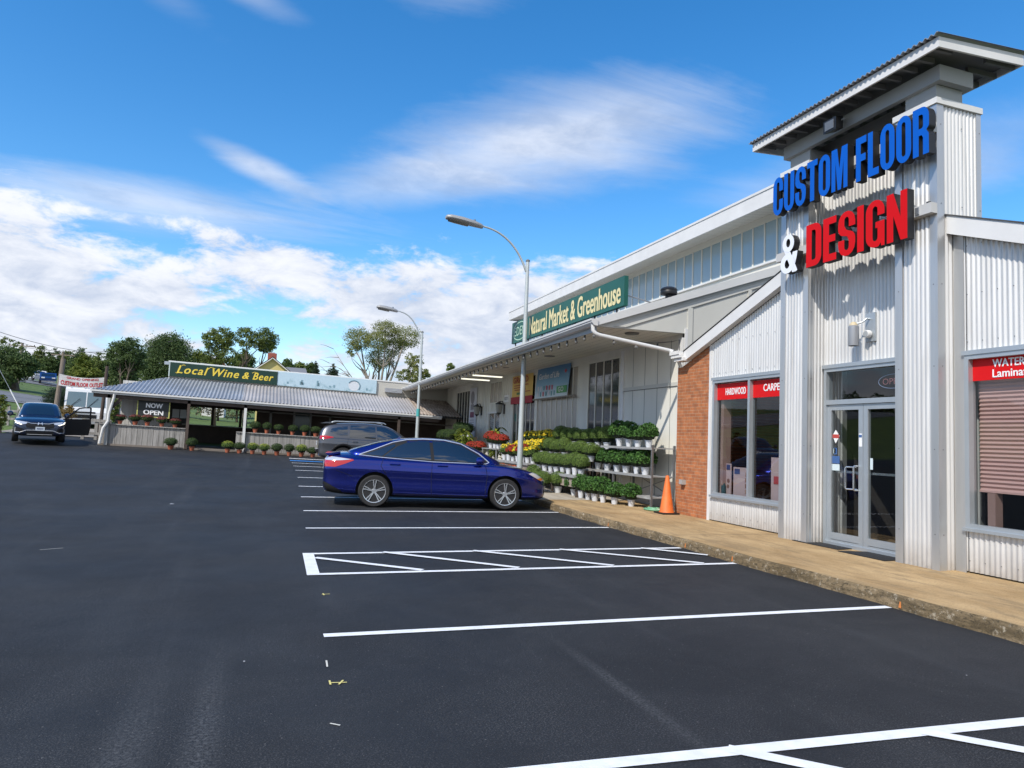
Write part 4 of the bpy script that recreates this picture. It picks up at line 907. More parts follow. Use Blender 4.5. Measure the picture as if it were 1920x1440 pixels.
# --- banners on the wall
t = Thing('banner', 'yellow and red promotional banner on the market wall behind the nearer lamp post', 'banner', (WX, 24.4, 3.0))
cloth = lambda mb, x, ya, yb, za, zb, lean=0., n=10: mb.raw([(x - lean * (1 - j) + .012 * math.sin(i * 1.3 + j), ya + (yb - ya) * i / n, za + (zb - za) * j) for i in range(n + 1) for j in (0, 1)], [(2 * i, 2 * i + 1, 2 * i + 3, 2 * i + 2) for i in range(n)])
mb = MB().m(mat('banner_yellow', (.72, .48, .12), .6)); cloth(mb, WX - .05, 23.28, 25.5, 3.22, 4.02); t.part('cloth', mb)
mb = MB().m(mat('banner_red', (.36, .012, .03), .6)).box((WX - .075, 23.26, 2.96), (WX - .055, 25.52, 3.22)); t.part('lower_band', mb)
mb = MB().m(mat('banner_ink', (.42, .05, .03), .6)); put_text(mb, 'GRAND', (WX - .07, 25.3, 3.74), *FX, width=1.6, height=.22, bold=.05)
for k, (y_, l_) in enumerate(((25.2, 1.5), (25.25, .9), (25.15, 1.2), (24.0, .5))): mb.box((WX - .072, y_ - l_, 3.63 - k * .085), (WX - .066, y_, 3.66 - k * .085))
mb.m(mat('banner_green', (.08, .18, .05), .6)).box((WX - .072, 24.2, 3.30), (WX - .066, 24.9, 3.38)); t.part('print', mb)
t = Thing('banner', 'large blue banner with bottles under the market eaves', 'banner', (WX, 21.4, 3.05))
m = bpy.data.materials.new('blue_print'); m.use_nodes = True; nt = m.node_tree; bb = nt.nodes['Principled BSDF']; tc = N(nt, 'ShaderNodeTexCoord'); sp = N(nt, 'ShaderNodeSeparateXYZ'); rr = N(nt, 'ShaderNodeValToRGB'); mrg = N(nt, 'ShaderNodeMapRange')
nt.links.new(tc.outputs['Object'], sp.inputs[0]); nt.links.new(sp.outputs['Z'], mrg.inputs[0]); mrg.inputs[1].default_value = .05; mrg.inputs[2].default_value = .95; nt.links.new(mrg.outputs[0], rr.inputs[0]); nt.links.new(rr.outputs[0], bb.inputs['Base Color'])
q = rr.color_ramp.elements; q[0].color = (.62, .70, .72, 1); q[1].color = (.06, .20, .40, 1); e_ = rr.color_ramp.elements.new(.45); e_.color = (.22, .42, .58, 1); bb.inputs['Roughness'].default_value = .5
mb = MB().m(m); cloth(mb, WX - .06, 20.0, 22.82, 3.04, 4.08, .10); t.part('cloth', mb)
t.part('rod', MB().m(mat('rod_wood', (.22, .19, .15), .7)).box((WX - .19, 19.4, 3.0), (WX - .14, 22.9, 3.05)))
mb = MB().m(M_TXT); put_text(mb, 'Garden of Life', (WX - .10, 22.55, 3.70), *FX, width=1.75, height=.19, bold=.02, shear=.2)
random.seed(3)
bc = [mat('bottle_a', (.50, .08, .12), .5), mat('bottle_b', (.62, .62, .66), .5), mat('bottle_c', (.16, .13, .28), .5), mat('bottle_d', (.10, .30, .35), .5)]
for k in range(13):
    y = 22.5 - (k % 7) * .24; z = 3.10 + (k // 7) * .2 + .02 * random.random(); mb.m(bc[random.randrange(4)]).box((WX - .168 + (k // 7) * .02, y - .07, z), (WX - .160 + (k // 7) * .02, y + .02, z + .15))
mb.m(mat('banner_green2', (.06, .32, .09), .5)).box((WX - .160, 20.06, 3.16), (WX - .152, 20.85, 3.38)); mb.m(M_TXT); put_text(mb, 'GO', (WX - .166, 20.7, 3.2), *FX, width=.42, height=.15, bold=.02)
mb.m(mat('heart_red', (.5, .03, .04), .5)).raw([(WX - .09, 20.42, 3.86), (WX - .09, 20.32, 3.78), (WX - .09, 20.22, 3.86), (WX - .09, 20.32, 3.92)], [(0, 1, 2, 3)]); t.part('print', mb)
t = Thing('banner', 'narrow white vertical banner on the market wall left of the door', 'banner', (WX, 30.8, 2.0))
mb = MB().m(mat('banner_white', (.62, .62, .66), .6, var=.06, vscale=2)); cloth(mb, WX - .05, 30.25, 31.4, 1.2, 3.9); t.part('cloth', mb)
mb = MB().m(mat('banner_grey', (.26, .25, .27), .6)).lathe([(.001, -.001), (.3, -.001)], (WX - .066, 30.85, 3.45), 'x', 14, False).box((WX - .07, 30.6, 2.9), (WX - .066, 31.1, 3.15)); mb.m(mat('banner_plum', (.20, .07, .12), .6)).box((WX - .072, 30.55, 2.55), (WX - .067, 31.15, 2.8)); mb.m(mat('banner_grey', (.26, .25, .27)))
for k in range(5): mb.box((WX - .071, 30.45, 2.42 - k * .1), (WX - .066, 31.2, 2.44 - k * .1))
t.part('print', mb)
t = Thing('house_number', 'small white number plate on the wall right of the market door', 'number plate', (WX, 26.15, 3.2))
t.part('plate', MB().m(M_TXT).box((WX - .03, 25.95, 3.08), (WX, 26.45, 3.36))); mb = MB().m(M_BLACK); put_text(mb, '8271', (WX - .03, 26.40, 3.16), *FX, width=.40, height=.12, bold=.02); t.part('digits', mb)
for y, lb in ((29.55, 'black wall lantern left of the market door'), (26.47, 'black wall lantern right of the market door')):
    t = Thing('wall_lantern', lb, 'lantern', (WX, y, 2.8), 'lanterns beside the market door')
    t.part('bracket', MB().m(M_BLACK).box((WX - .03, y - .08, 2.62), (WX, y + .08, 3.0)).tube([(WX - .02, y, 2.95), (WX - .1, y, 3.12), (WX - .22, y, 3.10)], .02, 6))
    t.part('cage', MB().m(M_BLACK).lathe([(.02, 3.10), (.16, 3.02), (.17, 2.99), (.05, 2.985)], (WX - .22, y, 0), n=6, cap=False).lathe([(.11, 2.66), (.05, 2.60), (.001, 2.56)], (WX - .22, y, 0), n=6, cap=False))
    t.part('glass', MB().m(mat('lantern_glass', (.30, .29, .25), .15)).lathe([(.105, 2.66), (.145, 2.985)], (WX - .22, y, 0), n=6))
for (x0, x1, y, z, lb) in ((7.45, 8.7, 27.75, 4.04, 'farther lit white tube light under the market eaves'), (7.45, 8.7, 26.1, 4.06, 'nearer lit white tube light under the market eaves')):
    t = Thing('tube_light', lb, 'ceiling light', (8.0, y, z), 'tube lights under the eaves')
    t.part('housing', MB().m(M_WHITE).box((x0, y - .07, z), (x1, y + .07, z + .05))); t.part('tube', MB().m(emis('lit_tube', (1, .97, .82), .8)).box((x0 + .03, y - .045, z - .045), (x1 - .03, y + .045, z - .001)))
# --- string of bulbs along the eaves
t = Thing('string_lights', 'black string of festoon bulbs hung along the market eaves', 'string lights', (EX, 24, 4.0))
pts = []; bulbs = []; random.seed(8)
nb = 42
for i in range(nb):
    y = 13.95 + i * (34.2 - 13.95) / (nb - 1); z = ez(y) - .20; bulbs.append((EX + .09, y, z)); pts += [(EX + .09, y, z)]
    if i < nb - 1: pts.append((EX + .09, y + .25, z - .025))
wire = MB().m(M_BLACK).tube(pts, .009, 5)
br = [(EX + .09, 13.95, 4.08), (7.2, 13.92, 3.97), (7.7, 13.9, 3.92), (8.2, 13.9, 3.92), (8.7, 13.92, 4.0), (8.88, 13.92, 4.06), (8.9, 13.92, 3.7), (8.88, 13.92, 3.3)]
wire.tube(br, .009, 5); t.part('wire', wire)
bulbs += [(7.2, 13.92, 3.97), (7.75, 13.9, 3.92), (8.3, 13.9, 3.94)]
so = MB().m(M_BLACK).lathe([(.012, -.02), (.024, -.03), (.024, -.085)], n=8); so.m(mat('bulb_glass', (.17, .17, .16), .1)).lathe([(.02, -.085), (.036, -.12), (.036, -.14), (.001, -.175)], n=8, cap=False)
b0 = None
for (x, y, z) in bulbs:
    if b0 is None: b0 = so.build('bulb', t.e, smooth=True); o = b0
    else: o = b0.copy(); COL.objects.link(o)
    o.location = (x - t.off[0], y - t.off[1], z - t.off[2]); o.rotation_euler = (random.uniform(-.12, .12), random.uniform(-.12, .12), 0)
# ================================================================ the wine pavilion, standing a little askew on the rising lot
def tl(x): return .026 * (1.6 - x)
class WB(MB):
    def build(s, *a, **k):
        s.v = [(x, y, z + tl(x)) for x, y, z in s.v]; return MB.build(s, *a, **k)
M_PLANK = mat('weathered_plank', (.33, .315, .295), .9, var=.35, vscale=1.6, streak=(9, 9, .6), bump=.5, bscale=25)
M_OLDW = mat('dark_timber', (.075, .055, .045), .85, var=.25, vscale=2)
M_GREYB = mat('grey_boarding', (.56, .55, .52), .85, var=.15, vscale=1.2, streak=(4, 4, .4))
M_BEIGE = mat('beige_render', (.47, .455, .41), .85, var=.06, vscale=.6)
M_TIN = mat('corrugated_tin', (.38, .405, .44), .48, .45, .5, var=.22, vscale=.5)
PF, PW = 32.6, 35.8; G0 = .53
wp = Thing('wine_pavilion', 'low wine pavilion with corrugated tin porch roof and plank fence', 'building', (1, 34, G0 + .02))
# porch roof: the front slope, hipped at the free end
def tin(mb, x0, x1, zf, period=.15, amp=.028, k=6):
    n = int((x1 - x0) / period * k); vs = []
    for i in range(n + 1):
        x = x0 + (x1 - x0) * i / n; o = amp * math.sin(2 * math.pi * (x - x0) / period)
        for (y, z) in zf(x): vs.append((x, y, z + o))
    mb.raw(vs, [(2 * i, 2 * i + 2, 2 * i + 3, 2 * i + 1) for i in range(n)])
HX, HT = -6.62, -4.3
SL = (3.67 - 2.77) / (PW - PF)
def front(x):
    top = PW if x >= HT else PF + (PW - PF) * max(0, (x - HX)) / (HT - HX)
    return ((PF - .04, 2.77 - .04 * SL), (top, 2.77 + (top - PF) * SL + .001))
M_TIN2 = mat('older_corrugated_tin', (.44, .42, .41), .55, .35, .5, var=.25, vscale=.5)
r = WB().m(M_TIN); tin(r, HX - .05, -.95, front); r.m(M_TIN2); tin(r, -.95, 6.85, front); r.m(mat('rusted_tin', (.38, .32, .27), .6, .3, .4, var=.5, vscale=2.5)); tin(r, 6.85, WX - .03, front); r.m(M_TIN)
n = 200; vs = []
for i in range(n + 1):
    y = PF + (40.5 - PF) * i / n; o = .028 * math.sin(2 * math.pi * y / .15); fx = HX + (HT - HX) * min(1, (y - PF) / (PW - PF))
    vs += [(HX - .05, y, 2.77 + o), (fx, y, 2.77 + (fx - HX) / (HT - HX) * (PW - PF) * SL + o)]
r.raw(vs, [(2 * i, 2 * i + 1, 2 * i + 3, 2 * i + 2) for i in range(n)])
r.m(M_SOFFIT).raw([(HX, PF, 2.66), (WX, PF, 2.66), (WX, PW, 3.58), (HT, PW, 3.58)], [(0, 1, 2, 3)])
wp.part('porch_roof', r, smooth=True, angle=50)
f = WB().m(M_WHITE).box((HX - .06, PF - .05, 2.60), (7.9, PF - .005, 2.745)).box((HX - .06, PF - .005, 2.60), (HX - .02, 40.3, 2.745)).box((HX - .1, PF - .12, 2.68), (7.9, PF - .05, 2.745)); wp.part('eave_fascia', f)
u = WB().m(M_BEIGE).box((HT, PW, 3.3), (WX - .01, PW + .3, 4.40)).box((HT, PW + .3, 3.3), (HT + .2, 41, 4.40)); u.m(M_WHITE).box((HT - .04, PW - .03, 4.40), (WX - .01, PW + .35, 4.46)); wp.part('parapet', u)
wp.part('flat_roof', WB().m(M_ROOFD).box((HT + .2, PW + .3, 3.5), (WX, 41.2, 3.6)))
for x, col in ((-.80, M_WHITE), (-6.05, M_GREYTRIM), (-3.05, M_OLDW), (5.9, M_OLDW)):
    p = WB().m(col).box((x - .055, PF + .02, G0), (x + .055, PF + .13, 2.62)); wp.part('post', p)
br = WB().m(M_OLDW).bar((-6.0, PF + .08, 2.0), (-5.5, PF + .08, 2.58), .09, .12).box((HX, PF + .02, 2.45), (7.8, PF + .12, 2.60)); wp.part('porch_beam', br)
d = WB().m(M_WHITE).tube([(-5.85, PF - .05, 2.62), (-5.86, PF - .03, 2.5), (-6.0, PF - .02, 1.8), (-6.0, PF - .04, 1.5), (-6.16, PF - .05, 1.2), (-6.25, PF - .06, G0 + .04)], .055, 8); wp.part('downspout', d, smooth=True)
# plank fences of the porch
def plank_fence(x0, x1, y, turn=None):
    mb = WB().m(M_PLANK); n = int((x1 - x0) / .19); random.seed(int(x0 * 10) + 99)
    for i in range(n):
        a_ = x0 + (x1 - x0) * i / n; b_ = x0 + (x1 - x0) * (i + 1) / n; mb.box((a_ + .006, y - .012 * random.random(), G0 - .05), (b_ - .006, y + .04, 1.36 + .012 * random.random()))
    mb.box((x0, y - .07, 1.372), (x1, y + .16, 1.41)); mb.m(M_OLDW).box((x0, y + .045, G0), (x1, y + .06, 1.36)); return mb
wp.part('plank_fence', plank_fence(-6.35, -3.12, PF + .16)); wp.part('plank_fence', plank_fence(-1.12, 6.0, PF + .16))
# floor, back walls, door
wp.part('floor', WB().m(mat('porch_floor', (.20, .17, .145), .85, var=.2, vscale=1.5)).box((-6.3, PF + .1, G0 - .1), (WX, 41, G0 + .06)))
b = WB().m(M_GREYB).box((-6.2, 36.2, G0), (-3.9, 36.28, 3.4))
for i in range(16): b.box((-6.15 + i * .145, 36.19, G0), (-6.14 + i * .145, 36.2, 3.4))
wp.part('boarded_wall', b)
b = WB().m(M_OLDW)
zA, zB = 1.62, 2.52
b.box((-6.2, 40, G0), (-.3, 40.1, zA - .05)).box((-6.2, 40, zB), (-.3, 40.1, 3.5)).box((-6.2, 40, zA - .05), (-3.95, 40.1, zB)); b.m(M_GREYB).box((-4.0, 39.93, zA - .05), (-.3, 40.15, zA - .02)); b.m(M_OLDW)
for x in (-2.57, -1.2, -.35): b.box((x - .06, 39.95, zA - .02), (x + .06, 40.14, zB))
wp.part('rear_wall', b)
b = WB().m(M_OLDW).box((-.3, 36.0, G0), (1.35, 36.1, 3.4)).box((2.15, 36.0, G0), (WX, 36.1, 3.4)).box((1.35, 36, 2.5), (2.15, 36.1, 3.4)).box((-.35, 36.1, G0), (-.28, 40, 3.4)); wp.part('dark_wall', b)
b = WB().m(M_GREYTRIM).box((1.32, 35.93, G0), (1.40, 36.0, 2.55)).box((2.10, 35.93, G0), (2.18, 36.0, 2.55)).box((1.32, 35.93, 2.5), (2.18, 36, 2.58)); b.m(mat('door_green_glass', (.03, .06, .055), .15)).box((1.40, 36.02, G0), (2.10, 36.05, 2.5)); wp.part('door', b)
b = WB().m(mat('grey_timber', (.20, .195, .18), .85, var=.2, vscale=2)).box((-.3, 34.6, 2.36), (WX, 34.66, 2.42)).box((.22, 34.6, G0), (.32, 34.7, 2.42)).box((2.9, 34.6, G0), (3.0, 34.7, 2.42)); wp.part('timber_rail', b)
# gable stand on the market wall end: iron trellis
# --- things on it
def wsingle(*a, **k): return single(*a, **k)
t = Thing('roof_sign', 'dark green sign reading Local Wine & Beer in yellow script', 'sign', (-2, PW - .1, 3.9))
x0, x1, z0, z1 = -4.25, .45, 3.74, 4.38
t.part('board', WB().m(mat('dark_green_sign', (.005, .034, .022), .5)).box((x0, PW - .12, z0), (x1, PW - .03, z1))); 
t.part('frame', WB().m(mat('sign_edge', (.45, .52, .50), .5)).box((x0 - .05, PW - .13, z0 - .01), (x0, PW - .02, z1 + .03)).box((x0, PW - .13, z1), (x1, PW - .02, z1 + .03)))
mb = WB().m(mat('sign_yellow', (.72, .55, .06), .5)); zc = z0 + .17
for s_, xx, wd, hh in (('Local', x0 + .30, 1.32, .36), ('Wine', x0 + 1.82, 1.15, .36), ('&', x0 + 3.13, .30, .31), ('Beer', x0 + 3.60, .92, .33)):
    put_text(mb, s_, (xx, PW - .121, zc), *FY, width=wd, height=hh, bold=.030, shear=.32, space=1.15)
# script swashes on the capitals
mb.tube([(x0 + .24, PW - .125, zc + .02), (x0 + .30, PW - .125, zc - .01), (x0 + .44, PW - .125, zc + .03)], .014, 5).tube([(x0 + .50, PW - .125, zc + .36), (x0 + .58, PW - .125, zc + .40), (x0 + .64, PW - .125, zc + .36)], .014, 5).tube([(x0 + 1.62, PW - .125, zc + .30), (x0 + 1.72, PW - .125, zc + .39), (x0 + 1.92, PW - .125, zc + .35)], .014, 5).tube([(x0 + 3.55, PW - .125, zc + .30), (x0 + 3.66, PW - .125, zc + .35), (x0 + 3.82, PW - .125, zc + .33)], .012, 5)
t.part('lettering', mb)
t.part('lamp_arm', WB().m(M_ALU).box((x0 - .25, PW - .14, z1 - .12), (x0 - .05, PW - .04, z1 + .02)))
mm = bpy.data.materials.new('mural_paint'); mm.use_nodes = True; nt = mm.node_tree; bb = nt.nodes['Principled BSDF']; L = nt.links.new
tc = N(nt, 'ShaderNodeTexCoord'); n1 = N(nt, 'ShaderNodeTexNoise'); n1.inputs['Scale'].default_value = 2.6; n1.inputs['Detail'].default_value = 8; n1.inputs['Roughness'].default_value = .7; L(tc.outputs['Object'], n1.inputs['Vector'])
sp = N(nt, 'ShaderNodeSeparateXYZ'); L(tc.outputs['Object'], sp.inputs[0]); ad = N(nt, 'ShaderNodeMath', operation='MULTIPLY_ADD'); L(sp.outputs['Z'], ad.inputs[0]); ad.inputs[1].default_value = .35; L(n1.outputs['Fac'], ad.inputs[2])
rr = N(nt, 'ShaderNodeValToRGB'); L(ad.outputs[0], rr.inputs[0]); q = rr.color_ramp.elements; q[0].position = .36; q[0].color = (.16, .30, .34, 1); q[1].position = .56; q[1].color = (.44, .58, .66, 1); e_ = q.new(.46); e_.color = (.34, .48, .55, 1); L(rr.outputs[0], bb.inputs['Base Color']); bb.inputs['Roughness'].default_value = .7
t = Thing('mural_board', 'faded pale blue mural board right of the wine sign', 'mural', (2.9, PW - .1, 3.75))
t.part('board', WB().m(mm).box((.46, PW - .09, 3.74), (5.22, PW - .02, 4.41)))
mb = WB().m(mat('mural_white', (.60, .64, .68), .7)).lathe([(.001, 0), (.27, 0)], (4.1, PW - .094, 4.05), 'y', 24, False); mb.m(mat('mural_blue', (.18, .30, .36), .7))
mb.tube([(4.1 + .29 * math.cos(R(a_)), PW - .095, 4.05 + .25 * math.sin(R(a_))) for a_ in range(-40, 160, 12)], .028, 5)
for x, h in ((.9, .12), (1.5, .2), (2.3, .34), (2.36, .2), (1.62, .16), (1.56, .3), (3.1, .16), (2.9, .1), (4.7, .14)): mb.box((x, PW - .094, 3.86), (x + .09, PW - .0901, 3.86 + h * .8))
t.part('painting', mb)
t = Thing('flood_light_box', 'grey box floodlight on the beige parapet right of the mural', 'floodlight', (6.0, PW - .15, 4.0)); t.part('housing', WB().m(mat('box_grey', (.30, .31, .33), .5)).box((5.65, PW - .28, 3.86), (6.5, PW, 4.07))); t.part('lens', WB().m(mat('lamp_lens', (.55, .57, .58))).box((6.02, PW - .29, 3.94), (6.22, PW - .281, 4.01)))
t = Thing('hanging_sign', 'black sign with yellow frame reading NOW OPEN under the porch eave', 'sign', (-4.4, PF + .3, 2.3))
bx = -5.0; t.part('board', WB().m(mat('sign_black', (.018, .022, .022), .5)).box((bx, PF + .26, 1.80), (bx + 1.17, PF + .29, 2.45)))
fr = WB().m(mat('frame_yellow', (.55, .55, .16), .5)); 
for a_, c_ in (((bx - .04, 1.77), (bx, 2.48)), ((bx + 1.17, 1.77), (bx + 1.21, 2.48)), ((bx, 1.77), (bx + 1.17, 1.80)), ((bx, 2.45), (bx + 1.17, 2.48))): fr.box((a_[0], PF + .25, a_[1]), (c_[0], PF + .30, c_[1]))
t.part('frame', fr); mb = WB().m(M_TXT)
put_text(mb, 'NOW', (bx + .30, PF + .258, 2.17), *FY, width=.62, height=.19, bold=.05); put_text(mb, 'OPEN', (bx + .22, PF + .258, 1.88), *FY, width=.74, height=.19, bold=.05); t.part('lettering', mb)
t.part('chain', WB().m(M_BLACK).cyl((bx + .2, PF + .28, 2.48), (bx + .2, PF + .28, 2.64), .008, 5).cyl((bx + 1.0, PF + .28, 2.48), (bx + 1.0, PF + .28, 2.64), .008, 5))
t = Thing('notice_board', 'dark notice board with two pale papers behind the porch mums', 'notice board', (-3.5, 36, 2.0)); t.part('board', WB().m(M_BLACK).box((-4.25, 36.1, 1.6), (-3.35, 36.18, 2.6))); t.part('papers', WB().m(mat('paper', (.58, .62, .62), .7)).box((-4.05, 36.08, 1.85), (-3.76, 36.099, 2.25)).box((-3.72, 36.08, 1.85), (-3.45, 36.099, 2.25)))
# ================================================================ vehicles
def at(px, depth_y):   # where a sight line to the photo column px crosses the row y (ground plan only)
    a = -.9424; r = (CAMROT[0][0] * (px - 960) + CAMROT[0][1] * 60 + CAMROT[0][2] * 1320) / (CAMROT[1][0] * (px - 960) + CAMROT[1][1] * 60 + CAMROT[1][2] * 1320)
    return r * depth_y
def paint(name, col, metal=.35, rough=.28):
    m = mat(name, col, rough, metal, .5, coat=1.0); return m
M_TYRE = mat('tyre_rubber', (.018, .018, .019), .8, bump=.15, bscale=60); M_RIM = mat('alloy_rim', (.62, .63, .65), .25, .85); M_RIMD = mat('rim_recess', (.03, .03, .032), .5, .4)
M_CHROME = mat('chrome', (.74, .75, .76), .18, .55); M_PLASTIC = mat('black_plastic', (.012, .012, .013), .5, spec=.3); M_CARGL = mat('car_window', (.006, .007, .008), .02, .0, 1.0); M_CARGL.node_tree.nodes['Principled BSDF'].inputs['IOR'].default_value = 1.75
M_TAILR = mat('tail_lamp_red', (.42, .008, .012), .12, 0, .6, coat=1.); M_LAMPC = mat('clear_lamp', (.62, .64, .66), .08, .35, .6, coat=1.); M_AMBER = mat('amber_lamp', (.65, .22, .03), .15, coat=1.)
def loft(stations, ring, caps=True, sub=2):
    """stations: list of parameter tuples; ring(params) -> half section [(y, z) ...] from the bottom centre to the top centre (y >= 0). Returns verts, faces of the subdivided closed shell."""
    vs = []; n = None
    for p in stations:
        h = ring(p); full = [(p[0], y, z) for y, z in h] + [(p[0], -y, z) for y, z in reversed(h[1:-1])]
        n = len(full); vs += full
    fs = []
    for i in range(len(stations) - 1):
        for k in range(n): fs.append((i * n + k, (i + 1) * n + k, (i + 1) * n + (k + 1) % n, i * n + (k + 1) % n))
    if caps: fs += [tuple(range(n)), tuple(reversed(range((len(stations) - 1) * n, len(stations) * n)))]
    me = bpy.data.meshes.new('shell'); me.from_pydata(vs, [], fs)
    ob = bpy.data.objects.new('shell', me); COL.objects.link(ob)
    md = ob.modifiers.new('s', 'SUBSURF'); md.levels = sub; md.render_levels = sub
    return ob
def evaluated(ob):
    bpy.context.view_layer.update(); me = bpy.data.meshes.new_from_object(ob.evaluated_get(bpy.context.evaluated_depsgraph_get()))
    return me
def drop(ob):
    me = ob.data; bpy.data.objects.remove(ob); bpy.data.meshes.remove(me)
def cut_cyl(ob, x, r, y0, y1, z):
    mb = MB().m(M_PLASTIC); mb.lathe([(r, y0), (r, y1)], (x, 0, z), 'y', 40); o = mb.build('cutter'); o.data.update()
    bm = bmesh.new(); bm.from_mesh(o.data); bmesh.ops.recalc_face_normals(bm, faces=bm.faces); bm.to_mesh(o.data); bm.free()
    md = ob.modifiers.new('b', 'BOOLEAN'); md.object = o; md.operation = 'DIFFERENCE'; md.solver = 'EXACT'; return o
class Skin:
    """rays onto a finished shell, for panes, lamps and seams that follow it"""
    def __init__(s, meshes):
        vs, fs = [], []
        for me in meshes:
            k = len(vs); vs += [v.co.copy() for v in me.vertices]; fs += [tuple(i + k for i in p.vertices) for p in me.polygons]
        s.t = BVHTree.FromPolygons(vs, fs)
    def hit(s, o, d):
        return s.t.ray_cast(Vector(o), Vector(d).normalized(), 20)
    def panel(s, mb, poly, axis, sign, off=.004, cuts=3, thick=0.):
        """poly: corners (a, b). axis 'y': (x, z) seen from the side sign; 'x': (y, z) seen from the end; 'z': (x, y) seen from above"""
        bm = bmesh.new(); f = bm.faces.new([bm.verts.new((p[0], p[1], 0)) for p in poly])
        bmesh.ops.triangulate(bm, faces=[f])
        bmesh.ops.subdivide_edges(bm, edges=bm.edges[:], cuts=cuts, use_grid_fill=True)
        pts = []; ok = True
        for v in bm.verts:
            a, b = v.co.x, v.co.y
            if axis == 'y': o, d = (a, sign * 3, b), (0, -sign, 0)
            elif axis == 'x': o, d = (sign * 6, a, b), (-sign, 0, 0)
            else: o, d = (a, b, 4), (0, 0, -1)
            h = s.hit(o, d)
            if h[0] is None: pts.append(None)
            else:
                nn = h[1] if h[1].dot(Vector(d)) < 0 else -h[1]
                pts.append(h[0] + nn * off)
        bm.verts.index_update(); base = [i for i, p in enumerate(pts) if p is not None]; remap = {v: i for i, v in enumerate(base)}
        fs = []
        for fc in bm.faces:
            idx = [v.index for v in fc.verts]
            if all(i in remap for i in idx):
                P = [pts[i] for i in idx]; nrm = (P[1] - P[0]).cross(P[2] - P[0]); dd = Vector({'y': (0, -sign, 0), 'x': (-sign, 0, 0), 'z': (0, 0, -1)}[axis])
                fs.append([remap[i] for i in (idx if nrm.dot(dd) < 0 else reversed(idx))])
        mb.raw([pts[i] for i in base], fs); bm.free()
    def line(s, mb, path, axis, sign, w=.006, off=.003, n=10):
        pts = []
        for p, q in zip(path, path[1:]):
            for i in range(n):
                a = p[0] + (q[0] - p[0]) * i / n; b = p[1] + (q[1] - p[1]) * i / n; pts.append((a, b))
        pts.append(path[-1]); out = []
        for a, b in pts:
            o, d = ((a, sign * 3, b), (0, -sign, 0)) if axis == 'y' else (((sign * 6, a, b), (-sign, 0, 0)) if axis == 'x' else ((a, b, 4), (0, 0, -1)))
            h = s.hit(o, d)
            if h[0] is not None: out.append(h[0] - Vector(d) * off)
        if len(out) > 1: mb.tube(out, w, 4)
def make_wheel(t, x, y, z, r, side, spokes=5, w=.21, rim=.735):
    """side: +1 faces +y, -1 faces -y"""
    ty = MB().m(M_TYRE); prof = [(r * rim, -w / 2), (r * .93, -w / 2 - .005), (r * .985, -w * .40), (r, -w * .25), (r, w * .25), (r * .985, w * .40), (r * .93, w / 2 + .005), (r * rim, w / 2)]
    ty.lathe(prof, (x, y, z), 'y', 40, cap=False)
    T = t.part('wheel', ty, smooth=True, angle=40)
    rm = MB().m(M_RIMD).lathe([(r * rim, -w / 2 + .01), (r * rim, w / 2 - .01)], (x, y, z), 'y', 36, cap=True)
    o = side * (w / 2 - .005); f_ = lambda k: (y + o + side * k)
    rm.m(M_RIM).lathe([(r * rim, 0), (r * rim * .985, side * .012), (r * rim * .93, side * .010), (r * rim * .90, -side * .02)], (x, y + o, z), 'y', 40, cap=False)
    rm.lathe([(.001, side * .006), (.045, side * .006), (.06, -side * .01)], (x, y + o, z), 'y', 16, cap=False)
    for k in range(spokes):
        for dth in (-.13, .13):
            a = 2 * math.pi * k / spokes + .3; a0 = a + dth * .9; a1 = a + dth
            p = Vector((x + math.cos(a0) * .04, f_(-.006), z + math.sin(a0) * .04)); q = Vector((x + math.cos(a1) * r * rim * .93, f_(.001), z + math.sin(a1) * r * rim * .93))
            rm.bar(p, q, .022, .024, (0, 1, 0))
    t.part('rim', rm, T, smooth=True, angle=40)
def car_body(t, low, ring_low, house, ring_house, wheels, pnt, arch_r, half):
    lo = loft(low, ring_low); cutters = []
    for (x, z) in wheels:
        for s_ in (1, -1): cutters.append(cut_cyl(lo, x, arch_r, s_ * (half - .30), s_ * (half + .3), z + .01))
    lo.data.materials.append(pnt); lo.data.materials.append(M_PLASTIC)
    me = evaluated(lo); ho = loft(house, ring_house); ho.data.materials.append(pnt); mh = evaluated(ho)
    for o in cutters: drop(o)
    drop(lo); drop(ho)
    skin = Skin([me, mh])
    for m_, nm in ((me, 'body'), (mh, 'cabin')):
        m_.materials.clear(); m_.materials.append(pnt); m_.materials.append(M_PLASTIC); mi = []
        for p in m_.polygons:
            c = p.center; dark = 0
            if nm == 'body':
                for (x, z) in wheels:
                    if (Vector((c.x - x, c.z - z - .01))).length < arch_r + .004 and abs(c.y) < half - .03 and abs(c.y) > half - .36 and abs(p.normal.z) + abs(p.normal.x) > .2: dark = 1 if (abs(Vector((c.x - x, c.z - z - .01)).length - arch_r) < .012) else dark
                    if (Vector((c.x - x, c.z - z - .01))).length < arch_r - .001 and abs(abs(c.y) - (half - .30)) < .01: dark = 1
                if p.normal.z < -.75: dark = 1
            mi.append(dark)
        m_.polygons.foreach_set('material_index', mi); m_.polygons.foreach_set('use_smooth', [True] * len(m_.polygons)); m_.set_sharp_from_angle(angle=R(42))
        o = bpy.data.objects.new(nm, m_); COL.objects.link(o); o.parent = t.e
        if nm == 'body': t.body = o
        else: t.cabin = o
    return skin
def R_low(p):
    x, w, zb, zs, zt = p
    h = zs - zb
    return [(0, zb), (w * .70, zb), (w * .93, zb + .03), (w * .985, zb + .12), (w * .972, zb + h * .42), (w * .990, zb + h * .64), (w * 1.004, zb + h * .745), (w * .984, zb + h * .79), (w * .974, zb + h * .93), (w * .955, zb + h * .985), (w * .92, zs + .010), (w * .70, zt - (zt - zs) * .25), (w * .35, zt - .004), (0, zt)]
